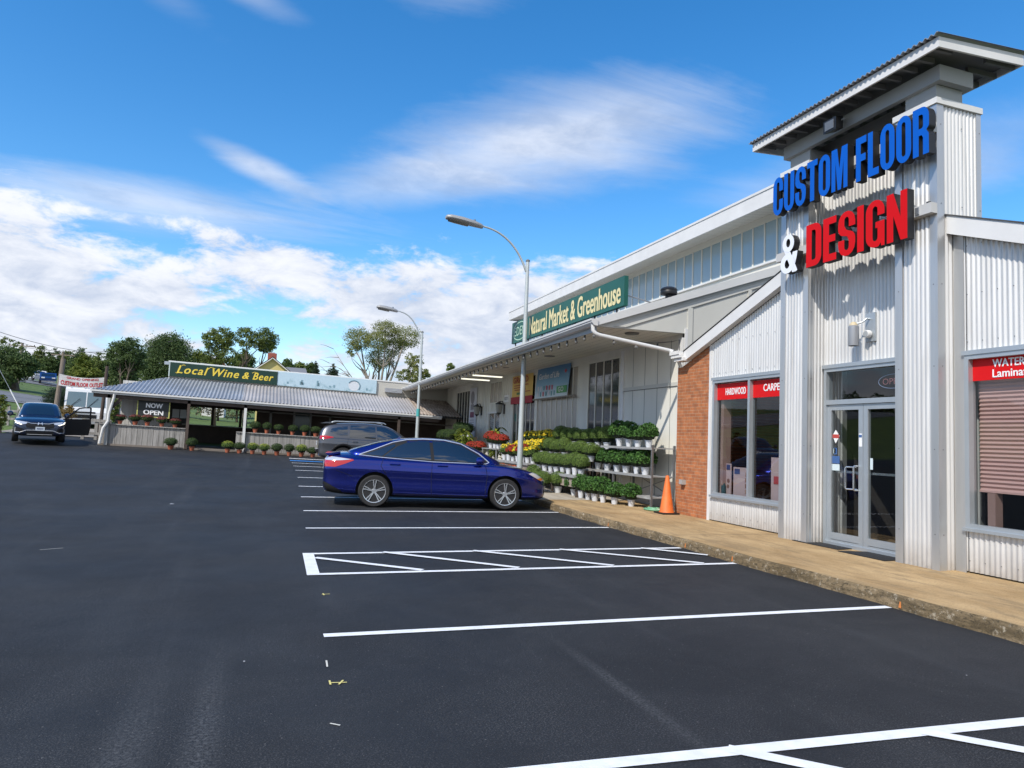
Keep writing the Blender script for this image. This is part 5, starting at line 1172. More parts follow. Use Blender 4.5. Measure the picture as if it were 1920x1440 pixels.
def R_house(p):
    x, wb, zb, wr, zr = p; d = max(.01, zr - zb)
    return [(0, zb - .12), (wb * .98, zb - .12), (wb, zb), (wb + (wr - wb) * .55, zb + d * .52), (wr, zb + d * .86), (wr * .90, zb + d * .965), (wr * .55, zr - .004), (0, zr)]
def plate(t, x, y, z, sgn, col, lean=0.):
    mb = MB().m(col).box((x, y - .155, z - .075), (x + sgn * .012, y + .155, z + .075)); mb.m(M_NAVY)
    for k in range(6): mb.box((x + sgn * .0121, y - .11 + k * .038, z - .03), (x + sgn * .014, y - .085 + k * .038, z + .03))
    t.part('licence_plate', mb)
M_PLATE = mat('plate_white', (.62, .68, .74), .4)
# ---------------------------------------------------------------- the blue sedan
def sedan():
    P = paint('metallic_blue', (.006, .017, .215), .82, .22)
    near_r, near_f = Vector((2.47, 15.47)), Vector((5.29, 15.12)); d = near_f - near_r; yaw = math.atan2(d.y, d.x)
    mid = (near_r + near_f) / 2 + Vector((-math.sin(yaw), math.cos(yaw))) * .80 + Vector((-.12, 0))
    t = Thing('parked_sedan', 'metallic blue sedan parked nose to the kerb by the lamp post', 'car', (mid.x, mid.y, zg(mid.x, mid.y) + .0), rotz=yaw, local=True)
    ax = 1.3875; low = [(-2.46, .60, .42, .84, .90), (-2.435, .74, .30, .90, 1.00), (-2.33, .84, .255, .955, 1.085), (-2.0, .895, .215, .99, 1.125), (-1.40, .912, .20, .985, 1.12), (-.7, .908, .185, .965, 1.06), (0, .906, .18, .948, 1.02), (.7, .906, .18, .935, 1.0), (1.1, .908, .185, .925, .985), (1.40, .908, .19, .905, .96), (1.75, .89, .19, .86, .905), (2.05, .84, .19, .785, .83), (2.24, .74, .20, .70, .735), (2.34, .60, .22, .61, .64), (2.385, .40, .26, .52, .55)]
    house = [(-2.02, .66, 1.07, .60, 1.125), (-1.72, .74, 1.06, .60, 1.225), (-1.30, .80, 1.02, .585, 1.365), (-.85, .83, .985, .575, 1.445), (-.35, .84, .965, .57, 1.475), (.1, .84, .95, .57, 1.465), (.45, .835, .945, .575, 1.41), (.82, .82, .94, .60, 1.26), (1.16, .78, .94, .64, 1.08), (1.36, .72, .93, .66, .985)]
    sk = car_body(t, low, R_low, house, R_house, ((ax, .33), (-ax, .33)), P, .385, .905)
    for x in (ax, -ax):
        for s_ in (1, -1): make_wheel(t, x, s_ * .795, .325, .33, s_, 5)
    side_f = [(-.16, 1.0), (-.20, 1.395), (.10, 1.39), (.42, 1.32), (.74, 1.15), (.90, 1.03), (.88, .975)]
    side_r = [(-1.22, 1.045), (-.95, 1.26), (-.75, 1.345), (-.50, 1.385), (-.27, 1.395), (-.23, 1.0)]
    side_q = [(-1.62, 1.075), (-1.40, 1.155), (-1.20, 1.235), (-1.00, 1.31), (-.985, 1.27), (-1.26, 1.05)]
    for s_ in (1, -1):
        mb = MB().m(M_PLASTIC); sk.panel(mb, [(-1.70, 1.065), (-1.42, 1.17), (-1.05, 1.325), (-.75, 1.395), (-.40, 1.42), (.05, 1.415), (.42, 1.345), (.80, 1.15), (1.0, 1.0), (.95, .965), (-.2, .975), (-1.3, 1.035)], 'y', s_, .003, 4); t.part('window_surround', mb, t.cabin, smooth=True)
        mb = MB().m(M_CHROME); sk.line(mb, [(-1.74, 1.06), (-1.42, 1.185), (-1.05, 1.34), (-.75, 1.408), (-.40, 1.432), (.05, 1.427), (.43, 1.357), (.82, 1.16), (1.03, .985)], 'y', s_, .014, .003); sk.line(mb, [(-1.74, 1.06), (-1.3, 1.022), (-.2, .963), (.95, .953), (1.03, .985)], 'y', s_, .010, .003); t.part('chrome_trim', mb, t.cabin, smooth=True)
        for poly in (side_f, side_r, side_q):
            mb = MB().m(M_CARGL); sk.panel(mb, poly, 'y', s_, .007, 3); t.part('side_window', mb, t.cabin, smooth=True)
        mb = MB().m(M_PLASTIC)
        for path in ([(-.21, .97), (-.22, .60), (-.20, .26)], [(.93, .96), (.98, .70), (.95, .30)], [(-1.22, 1.03), (-1.28, .85), (-1.08, .55), (-.98, .34)], [(.95, .27), (-.98, .27)]): sk.line(mb, path, 'y', s_, .005, .001)
        sk.line(mb, [(-2.2, .74), (-1.84, .62)], 'y', s_, .004, .001); t.part('door_seam', mb, t.body)
        for x in (-.98, .02):
            h = MB().m(P); hh = sk.hit((x, s_ * 3, .885), (0, -s_, 0))[0]
            h.tube([(x - .11, hh.y + s_ * .004, .885), (x - .09, hh.y + s_ * .035, .89), (x + .07, hh.y + s_ * .035, .888), (x + .10, hh.y + s_ * .004, .883)], .014, 8); t.part('door_handle', h, t.body, smooth=True)
        m_ = MB().m(P); 
        m_.lathe([(.001, -.10), (.055, -.095), (.085, -.06), (.09, 0), (.08, .05), (.05, .08)], (.80, s_ * 1.0, 1.02), 'x', 16, True); m_.m(M_PLASTIC).tube([(.76, s_ * .86, .985), (.79, s_ * .95, 1.0)], .03, 8); mo = t.part('wing_mirror', m_, smooth=True)
        mb = MB().m(M_TAILR); sk.panel(mb, [(-2.415, .80), (-2.425, .955), (-2.30, 1.005), (-1.86, .965), (-1.83, .945), (-2.02, .865), (-2.2, .80)], 'y', s_, .006, 4)
        tlp = t.part('tail_light', mb, t.body, smooth=True); mb = MB().m(M_LAMPC); sk.panel(mb, [(-2.40, .925), (-2.42, .955), (-2.28, 1.0), (-1.88, .960), (-2.1, .935)], 'y', s_, .010, 3); t.part('lens', mb, t.body, smooth=True)
        mb = MB().m(M_LAMPC); sk.panel(mb, [(1.90, .775), (2.02, .80), (2.28, .70), (2.33, .62), (2.22, .615), (2.05, .70)], 'y', s_, .006, 3); t.part('headlight', mb, t.body, smooth=True)
        mb = MB().m(M_AMBER); sk.panel(mb, [(2.10, .665), (2.2, .69), (2.28, .64), (2.2, .625)], 'y', s_, .011, 2); t.part('turn_signal', mb, t.body, smooth=True)
        mb = MB().m(M_PLASTIC); sk.panel(mb, [(-2.44, .42), (-2.42, .50), (-2.30, .44), (-2.05, .31), (-2.05, .26), (-2.30, .28)], 'y', s_, .005, 3); t.part('rear_skirt', mb, t.body, smooth=True)
    mb = MB().m(M_CARGL); sk.panel(mb, [(.42, -.54), (.42, .54), (1.22, .66), (1.22, -.66)], 'z', 1, .006, 5); t.part('windscreen', mb, t.cabin, smooth=True)
    mb = MB().m(M_CARGL); sk.panel(mb, [(-1.05, -.52), (-1.05, .52), (-1.92, .58), (-1.92, -.58)], 'z', 1, .006, 5); t.part('rear_window', mb, t.cabin, smooth=True)
    zs = [(x, (sk.hit((x, 0, 4), (0, 0, -1))[0] or Vector((0, 0, 1.0))).z) for x in (-2.36, -2.12)]
    mb = MB().m(P); mb.prism([(zs[0][0], -.64, zs[0][1] - .03), (zs[0][0] - .07, -.64, zs[0][1] + .022), (zs[0][0] + .04, -.64, zs[0][1] + .024), (zs[1][0], -.64, zs[1][1] + .004), (zs[1][0], -.64, zs[1][1] - .03)], (0, 0, 0), (0, 1.28, 0)); t.part('boot_spoiler', mb, t.body)
    mb = MB().m(M_PLASTIC); sk.panel(mb, [(-.62, .34), (-.55, .56), (.55, .56), (.62, .34), (.4, .27), (-.4, .27)], 'x', 1, .005, 3); t.part('grille', mb, t.body, smooth=True)
    mb = MB().m(M_CHROME).tube([(-2.40, -.55, .30), (-2.22, -.55, .31)], .035, 12); t.part('exhaust_tip', mb)
    t.e.scale = (1.035,) * 3
    plate(t, sk.hit((-6, 0, .80), (1, 0, 0))[0].x - .004, 0, .80, -1, M_PLATE)
    mb = MB().m(P).prism([(-.98, -.02, 1.40), (-.90, -.02, 1.45), (-.87, -.02, 1.45), (-.82, -.02, 1.42)], (0, 0, 0), (0, .04, 0)); t.part('aerial_fin', mb)
    return t
sedan()
# ---------------------------------------------------------------- the grey crossover behind it
def crossover():
    P = paint('metallic_grey', (.075, .08, .095), .5, .30)
    Yc = 28.55; X0 = 1.98
    t = Thing('parked_crossover', 'dark grey crossover parked behind the blue sedan before the pavilion', 'car', (X0 + 2.30, Yc, zg(X0 + 2.3, Yc)), rotz=R(-2), local=True)
    ax = 1.33
    low = [(-2.27, .62, .46, .98, 1.04), (-2.24, .78, .36, 1.02, 1.08), (-2.10, .88, .29, 1.06, 1.10), (-1.75, .915, .25, 1.06, 1.11), (-1.33, .922, .24, 1.045, 1.11), (-.6, .918, .22, 1.02, 1.08), (.1, .918, .22, 1.0, 1.06), (.8, .918, .22, .99, 1.05), (1.2, .918, .24, .97, 1.03), (1.5, .905, .25, .93, 1.0), (1.85, .86, .26, .85, .91), (2.1, .76, .28, .76, .80), (2.22, .6, .30, .66, .69), (2.27, .4, .33, .56, .58)]
    house = [(-2.26, .64, 1.06, .50, 1.18), (-2.16, .74, 1.05, .56, 1.42), (-1.95, .79, 1.04, .585, 1.585), (-1.5, .83, 1.03, .60, 1.655), (-.8, .845, 1.01, .605, 1.68), (-.2, .845, 1.0, .605, 1.675), (.3, .84, .99, .60, 1.62), (.7, .82, .99, .62, 1.44), (1.05, .77, .98, .65, 1.20), (1.3, .70, .97, .64, 1.02)]
    sk = car_body(t, low, R_low, house, R_house, ((ax, .36), (-ax, .36)), P, .42, .915)
    for x in (ax, -ax):
        for s_ in (1, -1): make_wheel(t, x, s_ * .80, .35, .355, s_, 5)
    for s_ in (1, -1):
        for poly in ([(-.05, 1.06), (-.08, 1.56), (.25, 1.53), (.55, 1.40), (.86, 1.17), (.84, 1.06)], [(-1.12, 1.10), (-1.08, 1.56), (-.14, 1.56), (-.11, 1.06)], [(-1.85, 1.30), (-1.78, 1.42), (-1.20, 1.54), (-1.18, 1.16), (-1.45, 1.15)]):
            mb = MB().m(M_CARGL); sk.panel(mb, poly, 'y', s_, .006, 3); t.part('side_window', mb, t.cabin, smooth=True)
        mb = MB().m(M_TAILR); sk.panel(mb, [(-2.22, 1.0), (-2.2, 1.13), (-1.95, 1.135), (-1.70, 1.09), (-1.72, 1.06), (-2.0, 1.01)], 'y', s_, .007, 3); t.part('tail_light', mb, t.body, smooth=True)
        mb = MB().m(M_PLASTIC)
        for (x, z) in ((ax, .36), (-ax, .36)):
            pts = []
            for k in range(13):
                a_ = R(-12 + 204 * k / 12); h = sk.hit((x + math.cos(a_) * .46, s_ * 3, z + math.sin(a_) * .46), (0, -s_, 0))[0]
                if h: pts.append(h)
            mb.tube(pts, .04, 6)
        sk.panel(mb, [(-.86, .26), (-.86, .38), (.86, .38), (.86, .26)], 'y', s_, .006, 3); t.part('arch_trim', mb, t.body, smooth=True)
        mb = MB().m(M_PLASTIC)
        for path in ([(-.10, 1.03), (-.10, .34)], [(.95, 1.0), (.95, .36)], [(-1.15, 1.06), (-1.20, .85), (-.95, .55)]): sk.line(mb, path, 'y', s_, .005, .001)
        t.part('door_seam', mb, t.body)
        for x in (-.9, .1):
            hh = sk.hit((x, s_ * 3, .93), (0, -s_, 0))[0]; t.part('door_handle', MB().m(P).tube([(x - .1, hh.y, .93), (x - .08, hh.y + s_ * .035, .935), (x + .07, hh.y + s_ * .035, .935), (x + .1, hh.y, .93)], .014, 6), t.body, smooth=True)
        t.part('roof_rail', MB().m(M_ALU).tube([(-1.8, s_ * .55, 1.655), (-1.7, s_ * .56, 1.70), (0, s_ * .57, 1.725), (.2, s_ * .57, 1.70), (.28, s_ * .57, 1.655)], .018, 8), t.cabin, smooth=True)
        m_ = MB().m(P).lathe([(.001, -.1), (.07, -.09), (.10, -.03), (.1, .03), (.06, .08)], (.82, s_ * 1.0, 1.12), 'x', 14, True); t.part('wing_mirror', m_, smooth=True)
    mb = MB().m(M_CARGL); sk.panel(mb, [(.30, -.56), (.30, .56), (1.12, .66), (1.12, -.66)], 'z', 1, .006, 5); t.part('windscreen', mb, t.cabin, smooth=True)
    mb = MB().m(M_CARGL); sk.panel(mb, [(-.58, 1.14), (-.50, 1.50), (.50, 1.50), (.58, 1.14)], 'x', -1, .008, 4); t.part('rear_window', mb, t.cabin, smooth=True)
    t.part('rear_spoiler', MB().m(P).prism([(-2.24, -.56, 1.60), (-2.02, -.56, 1.66), (-1.6, -.56, 1.68), (-1.75, -.56, 1.62)], (0, 0, 0), (0, 1.12, 0)), t.cabin)
    t.part('bumper', MB().m(M_PLASTIC).prism([(-2.33, -.66, .50), (-2.34, -.66, .60), (-2.2, -.66, .64), (-2.1, -.66, .42)], (0, 0, 0), (0, 1.32, 0)), t.body); t.part('bumper_step', MB().m(M_CHROME).box((-2.345, -.55, .605), (-2.25, .55, .635)), t.body)
    plate(t, -2.30, 0, .84, -1, M_PLATE)
    return t
crossover()
# ---------------------------------------------------------------- the dark blue SUV with its door open
def suv():
    P = paint('dark_blue_black', (.010, .020, .055), .45, .22)
    c = Vector((-7.82, 30.5)); head = math.atan2(-31.4, 8.02 + .8); yaw = head
    fwd = Vector((math.cos(yaw), math.sin(yaw))); pos = c - fwd * 2.25
    t = Thing('open_suv', 'dark blue SUV facing the camera with its front door open', 'car', (pos.x, pos.y, zg(pos.x, pos.y) + .02), rotz=yaw, local=True)
    ax = 1.33
    low = [(-2.25, .62, .46, .98, 1.04), (-2.20, .80, .34, 1.02, 1.08), (-1.75, .915, .25, 1.06, 1.11), (-1.33, .922, .24, 1.045, 1.11), (-.6, .925, .22, 1.02, 1.08), (.1, .925, .22, 1.0, 1.07), (.8, .925, .22, 1.0, 1.07), (1.15, .925, .24, .99, 1.07), (1.45, .918, .25, .965, 1.045), (1.8, .90, .255, .93, 1.0), (2.05, .86, .255, .88, .93), (2.2, .79, .26, .80, .85), (2.27, .72, .29, .70, .76), (2.30, .60, .34, .60, .66)]
    house = [(-2.2, .64, 1.06, .50, 1.25), (-2.0, .79, 1.04, .585, 1.55), (-1.4, .835, 1.03, .62, 1.665), (-.7, .845, 1.01, .63, 1.69), (0, .845, 1.0, .63, 1.66), (.35, .84, .99, .63, 1.58), (.7, .83, .99, .65, 1.40), (1.0, .79, .98, .68, 1.20), (1.25, .73, .97, .68, 1.06)]
    sk = car_body(t, low, R_low, house, R_house, ((ax, .36), (-ax, .36)), P, .42, .925)
    for x in (ax, -ax):
        for s_ in (1, -1): make_wheel(t, x, s_ * .805, .35, .355, s_, 5)
    for s_ in (1, -1):
        for poly in ([(-.05, 1.06), (-.08, 1.56), (.25, 1.53), (.55, 1.40), (.86, 1.17), (.84, 1.06)], [(-1.12, 1.10), (-1.08, 1.56), (-.14, 1.56), (-.11, 1.06)]):
            mb = MB().m(M_CARGL); sk.panel(mb, poly, 'y', s_, .006, 3); t.part('side_window', mb, t.cabin, smooth=True)
        mb = MB().m(M_LAMPC); sk.panel(mb, [(s_ * .44, .80), (s_ * .47, .735), (s_ * .66, .70), (s_ * .80, .75), (s_ * .86, .86), (s_ * .72, .845)], 'x', 1, .006, 3); t.part('headlight', mb, t.body, smooth=True)
        mb = MB().m(emis('daytime_lamp', (1, .93, .78), 1.4)); sk.panel(mb, [(s_ * .60, .70), (s_ * .66, .695), (s_ * .82, .765), (s_ * .86, .86), (s_ * .82, .83), (s_ * .77, .765)], 'x', 1, .011, 2); t.part('running_lamp', mb, t.body, smooth=True)
        mb = MB().m(M_PLASTIC); sk.panel(mb, [(s_ * .56, .42), (s_ * .60, .56), (s_ * .82, .58), (s_ * .82, .44), (s_ * .72, .38)], 'x', 1, .005, 3); t.part('fog_recess', mb, t.body, smooth=True)
        mb = MB().m(M_CHROME); sk.line(mb, [(s_ * .82, .58), (s_ * .83, .40), (s_ * .66, .385), (s_ * .46, .475), (0, .49)], 'x', 1, .018, .008); t.part('bumper_trim', mb, t.body, smooth=True)
        m_ = MB().m(P).lathe([(.001, -.1), (.08, -.09), (.11, -.03), (.1, .03), (.06, .08)], (.82, s_ * 1.04, 1.14), 'x', 14, True); m_.m(M_PLASTIC).tube([(.78, s_ * .86, 1.08), (.8, s_ * .96, 1.1)], .03, 6)
        if s_ < 0: t.part('wing_mirror', m_, smooth=True)
    mb = MB().m(M_CARGL); sk.panel(mb, [(.20, -.57), (.20, .57), (1.12, .69), (1.12, -.69)], 'z', 1, .006, 5); t.part('windscreen', mb, t.cabin, smooth=True)
    mb = MB().m(M_PLASTIC); sk.panel(mb, [(-.52, .79), (.52, .79), (.46, .60), (.30, .56), (-.30, .56), (-.46, .60)], 'x', 1, .005, 4); sk.panel(mb, [(-.5, .36), (-.44, .44), (.44, .44), (.5, .36), (.4, .30), (-.4, .30)], 'x', 1, .005, 3); t.part('grille', mb, t.body, smooth=True)
    mb = MB().m(M_CHROME); sk.line(mb, [(-.46, .80), (-.30, .755), (.30, .755), (.46, .80)], 'x', 1, .014, .01); sk.line(mb, [(-.42, .315), (.42, .315)], 'x', 1, .012, .01)
    for p_, q_ in (((-.075, .70), (-.055, .80)), ((.075, .70), (.055, .80)), ((-.06, .745), (.06, .745))): sk.line(mb, [p_, q_], 'x', 1, .016, .02, 3)
    t.part('front_chrome', mb, t.body, smooth=True)
    hx = sk.hit((6, 0, .56), (-1, 0, 0))[0].x; plate(t, hx + .012, 0, .55, 1, M_PLATE)
    t.e.scale = (.92,) * 3
    # the open door on its left side, swung out by its front hinge
    hinge = Vector((.93, .90, 0)); ang = R(68)
    def D(u, z, k=0.): # u along the door from its hinge
        a_ = math.pi - ang; dx, dy = math.cos(a_), math.sin(a_)
        return (hinge.x + dx * u - dy * k, hinge.y + dy * u + dx * k, z)
    out = [(0, .30), (0, 1.0), (1.05, 1.03), (1.08, .75), (1.0, .32)]
    mb = MB().m(M_PLASTIC); poly = [D(u, z) for u, z in out]; th = Vector(D(0, 0, .09)) - Vector(D(0, 0, 0)); mb.prism(poly, (0, 0, 0), th * .9); mb.m(P); mb.prism(poly, th * .91, th); do = t.part('door', mb)
    mb = MB().m(M_PLASTIC)
    wf = [(.03, 1.0), (.12, 1.10), (.55, 1.48), (.75, 1.52), (1.03, 1.53), (1.04, 1.03)]
    pts = [Vector(D(u, z, .04)) for u, z in wf]
    for p_, q_ in zip(pts, pts[1:]): mb.bar(p_, q_, .045, .05)
    t.part('window_frame', mb, do)
    mb = MB().m(M_GLASS).face([D(u, z, .045) for u, z in wf]); t.part('pane', mb, do)
    m_ = MB().m(P); q = D(.14, 1.12, .17); m_.lathe([(.001, -.09), (.08, -.08), (.11, -.02), (.1, .03), (.05, .08)], q, 'x', 14, True); t.part('wing_mirror', m_, do, smooth=True)
    return t
suv()
# ---------------------------------------------------------------- the white step van
def step_van():
    Y = 44.; fx = -9.25; gz = zg(fx, Y) - .14
    yaw = math.atan2(-Y, -fx - 1.5); t = Thing('step_van', 'white boxy step van with big windscreen behind the SUV door', 'van', (fx + math.cos(yaw) * -2.6, Y - math.sin(yaw) * 2.6, gz), rotz=yaw, local=True)
    W = mat('van_white', (.72, .73, .74), .4, coat=.4, var=.04, vscale=1)
    b = MB().m(W); prof = [(-3.2, .45), (2.35, .45), (2.62, .60), (2.62, 1.05), (2.52, 1.20), (2.30, 1.28), (1.98, 2.30), (1.80, 2.42), (-3.2, 2.42)]
    b.prism([(x, -1.02, z) for x, z in prof], (0, 0, 0), (0, 2.04, 0)); t.part('body', b)
    g = MB().m(mat('van_glass', (.10, .16, .19), .05, 0, .8, coat=.5))
    for (ya, yb) in ((-.93, -.03), (.03, .93)): g.raw([(2.295, ya, 1.34), (2.295, yb, 1.34), (2.035, yb * .96 if abs(yb) > .5 else yb, 2.16), (2.035, ya * .96 if abs(ya) > .5 else ya, 2.16)], [(0, 1, 2, 3)])
    t.part('windscreen', g)
    for s_ in (-1, 1):
        t.part('side_window', MB().m(M_CARGL).box((1.25, s_ * 1.021, 1.3), (1.85, s_ * 1.03, 2.1)))
        t.part('headlight', MB().m(M_LAMPC).lathe([(.001, .02), (.10, .015), (.11, 0)], (2.62, s_ * .78, .86), 'x', 16, False), smooth=True)
        t.part('mirror', MB().m(M_PLASTIC).box((2.25, s_ * 1.22, 1.45), (2.32, s_ * 1.36, 1.9)).bar((2.25, s_ * 1.02, 1.85), (2.28, s_ * 1.25, 1.8), .03, .03))
        for x in (1.75, -2.0): 
            mb = MB().m(M_TYRE).lathe([(.18, -.12), (.38, -.12), (.40, -.08), (.40, .08), (.38, .12), (.18, .12)], (x, s_ * .88, .40), 'y', 24); mb.m(M_RIMD).lathe([(.001, .0), (.18, .0)], (x, s_ * 1.0, .40), 'y', 16, False); t.part('wheel', mb, smooth=True)
    t.part('grille', MB().m(M_PLASTIC).box((2.621, -.48, 1.0), (2.635, .48, 1.08)).box((2.621, -.55, .72), (2.635, .55, .92))); t.part('bumper', MB().m(mat('bumper_grey', (.30, .31, .32), .5)).box((2.55, -1.0, .42), (2.72, 1.0, .62)))
    mb = MB().m(mat('clearance_lamp', (.55, .12, .02), .3))
    for y in (-.8, -.15, 0, .15, .8): mb.box((1.88, y - .04, 2.41), (1.93, y + .04, 2.45))
    t.part('roof_lamps', mb); t.part('wiper', MB().m(M_BLACK).bar((2.31, .1, 1.32), (2.17, .55, 1.85), .02, .02).bar((2.31, -.75, 1.32), (2.2, -.3, 1.8), .02, .02))
step_van()
def far_car(x, y, yaw, body, label):
    t = Thing('far_car', label, 'car', (x, y, zg(x, y) + .1), rotz=yaw, local=True); P = paint('far_paint_%d' % (body[2] * 100), body, .1)
    b = MB().m(P); pr = [(-2.2, .35), (2.2, .35), (2.25, .7), (1.1, .95), (.5, 1.42), (-1.2, 1.46), (-2.0, 1.0), (-2.25, .9)]; b.prism([(px_, -.88, z) for px_, z in pr], (0, 0, 0), (0, 1.76, 0)); t.part('body', b)
    t.part('window', MB().m(M_CARGL).raw([(.9, -.881, 1.0), (.45, -.881, 1.36), (-1.1, -.881, 1.38), (-1.7, -.881, 1.02)], [(0, 1, 2, 3)]))
    t.part('windscreen', MB().m(M_CARGL).raw([(1.08, -.74, .99), (1.08, .74, .99), (.53, .66, 1.39), (.53, -.66, 1.39)], [(0, 1, 2, 3)]).raw([(.9, .881, 1.0), (.45, .881, 1.36), (-1.1, .881, 1.38), (-1.7, .881, 1.02)], [(0, 1, 2, 3)]))
    for s_ in (-1, 1): t.part('headlight', MB().m(M_LAMPC).box((2.2, s_ * .55 - .18, .62), (2.27, s_ * .55 + .18, .78)))
    for px_ in (-1.35, 1.4): t.part('wheel', MB().m(M_TYRE).lathe([(.001, -.1), (.32, -.1), (.32, .1)], (px_, -.80, .32), 'y', 16))
far_car(at(62, 110), 110, -1.05, (.72, .72, .72), 'small white car far up the hill road'); far_car(at(83, 104), 104, -1.30, (.01, .035, .15), 'small blue car far up the hill road')
# ================================================================ street lamps
M_POLE = mat('painted_steel_pole', (.46, .50, .50), .5, .25, var=.06, vscale=2)
def street_lamp(x, y, top, label, hx0, hx1, hz, sticker=False):
    t = Thing('street_lamp', label, 'street lamp', (x, y, zg(x, y) + .15), 'street lamps along the sidewalk')
    z0 = zg(x, y) + .13
    t.part('pole', MB().m(M_POLE).tube([(x, y, z0), (x, y, (z0 + top) / 2), (x, y, top)], [.090, .070, .050], 14), smooth=True)
    t.part('pole_cap', MB().m(mat('dark_cap', (.16, .17, .17), .6)).lathe([(.065, top - .01), (.065, top + .03), (.02, top + .06)], (x, y, 0), n=14))
    t.part('base_plate', MB().m(M_POLE).box((x - .17, y - .17, z0), (x + .17, y + .17, z0 + .05)).lathe([(.14, z0 + .05), (.10, z0 + .22), (.092, z0 + .24)], (x, y, 0), n=16))
    if sticker: t.part('sticker', MB().m(mat('teal_sticker', (.06, .36, .36), .5)).lathe([(.087, 2.5), (.086, 2.85)], (x, y, 0), n=14, cap=False))
    P0 = Vector((x - .05, y, top - .30)); P3 = Vector((hx1, y, hz + .02)); P1 = P0 + Vector((-.28, 0, .72)); P2 = P3 + Vector((.62, 0, -.04))
    pts = [(1 - u) ** 3 * P0 + 3 * (1 - u) ** 2 * u * P1 + 3 * (1 - u) * u * u * P2 + u ** 3 * P3 for u in [i / 16 for i in range(17)]]
    t.part('arm', MB().m(M_POLE).tube([(x + .02, y, top - .36)] + pts, [.034] + [.034 - .008 * i / 16 for i in range(17)], 10), smooth=True)
    L_ = hx1 - hx0; sec = [(0, .075, .06), (.06, .11, .085), (.25, .155, .12), (.55, .175, .135), (.85, .165, .115), (.97, .12, .075), (1., .05, .03)]
    h = MB().m(mat('lamp_head_grey', (.33, .33, .325), .5, .2)); n = 14; vs = []; tilt = .12
    for u, w, hh in sec:
        cx = hx1 - u * L_; cz = hz + u * L_ * tilt
        for k in range(n): a = 2 * math.pi * k / n; vs.append((cx, y + w * math.cos(a), cz + (hh if math.sin(a) > 0 else .055) * math.sin(a)))
    h.raw(vs, [(i * n + k, i * n + (k + 1) % n, (i + 1) * n + (k + 1) % n, (i + 1) * n + k) for i in range(len(sec) - 1) for k in range(n)] + [tuple(reversed(range(n))), tuple(range((len(sec) - 1) * n, len(sec) * n))])
    hd = t.part('lamp_head', h, smooth=True, angle=50)
    ln = MB().m(mat('lamp_refractor', (.17, .16, .14), .25)); vs = []
    for u, w in ((.40, .09), (.5, .13), (.8, .135), (.92, .09)):
        cx = hx1 - u * L_; cz = hz + u * L_ * tilt - .03
        for k in range(n): a = math.pi + math.pi * k / (n - 1); vs.append((cx, y + w * math.cos(a), cz + .075 * math.sin(a)))
    ln.raw(vs, [(i * n + k, i * n + k + 1, (i + 1) * n + k + 1, (i + 1) * n + k) for i in range(3) for k in range(n - 1)]); t.part('refractor', ln, hd, smooth=True)
    cx = hx1 - .22 * L_; t.part('photocell', MB().m(mat('photocell_blue', (.12, .16, .22), .4)).lathe([(.03, hz + .10), (.035, hz + .17), (.02, hz + .19)], (cx, y, 0), n=10), hd)
street_lamp(7.08, 19.34, 6.92, 'tall pale street lamp beside the hood of the blue sedan', 4.52, 5.63, 7.76)
street_lamp(6.60, 31.8, 6.38, 'farther street lamp with teal sticker before the tin porch roof', 4.45, 5.40, 7.24, True)

# ================================================================ mums and the stands that hold them
G_LEAFY = leafmat('mum_leaf', (.025, .072, .017), (.09, .20, .044), scale=9)
G_BALL = leafmat('mum_ball_leaf', (.055, .11, .024), (.19, .28, .065), scale=7)
G_BALLD = leafmat('mum_dark_leaf', (.024, .052, .016), (.08, .13, .038), scale=7)
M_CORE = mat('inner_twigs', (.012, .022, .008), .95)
def petal(name, a, b): return leafmat(name, a, b, .6, .15, 14)
P_YEL = petal('yellow_petal', (.52, .34, .01), (.80, .62, .03)); P_RED = petal('red_petal', (.17, .014, .010), (.36, .04, .02)); P_RUST = petal('rust_petal', (.25, .05, .02), (.42, .10, .03)); P_BUD = petal('plum_bud', (.10, .022, .025), (.20, .05, .05)); P_LIME = petal('lime_bud', (.22, .26, .03), (.36, .40, .06))
M_POTW = mat('white_pot', (.58, .60, .63), .45, var=.05, vscale=6); M_POTT = mat('terracotta_pot', (.36, .105, .055), .6, var=.1, vscale=6); M_SOIL = mat('soil', (.03, .02, .014), .95)
def leaf(mb, c, nrm, l, w, rnd):
    nrm = Vector(nrm).normalized(); r = Vector((rnd.gauss(0, 1), rnd.gauss(0, 1), rnd.gauss(0, 1))); d = (r - nrm * r.dot(nrm))
    if d.length < 1e-5: return
    d.normalize(); s = d.cross(nrm); c = Vector(c); tip = nrm * l * .25
    mb.raw([c - d * l / 2 - tip * .4, c + s * w / 2, c + d * l / 2 - tip, c - s * w / 2], [(0, 1, 2, 3)])
def dome(rnd, r, h, lo=-.35):
    while True:
        v = Vector((rnd.gauss(0, 1), rnd.gauss(0, 1), rnd.gauss(0, 1))).normalized()
        if v.z > lo: return v
PROTO = {}
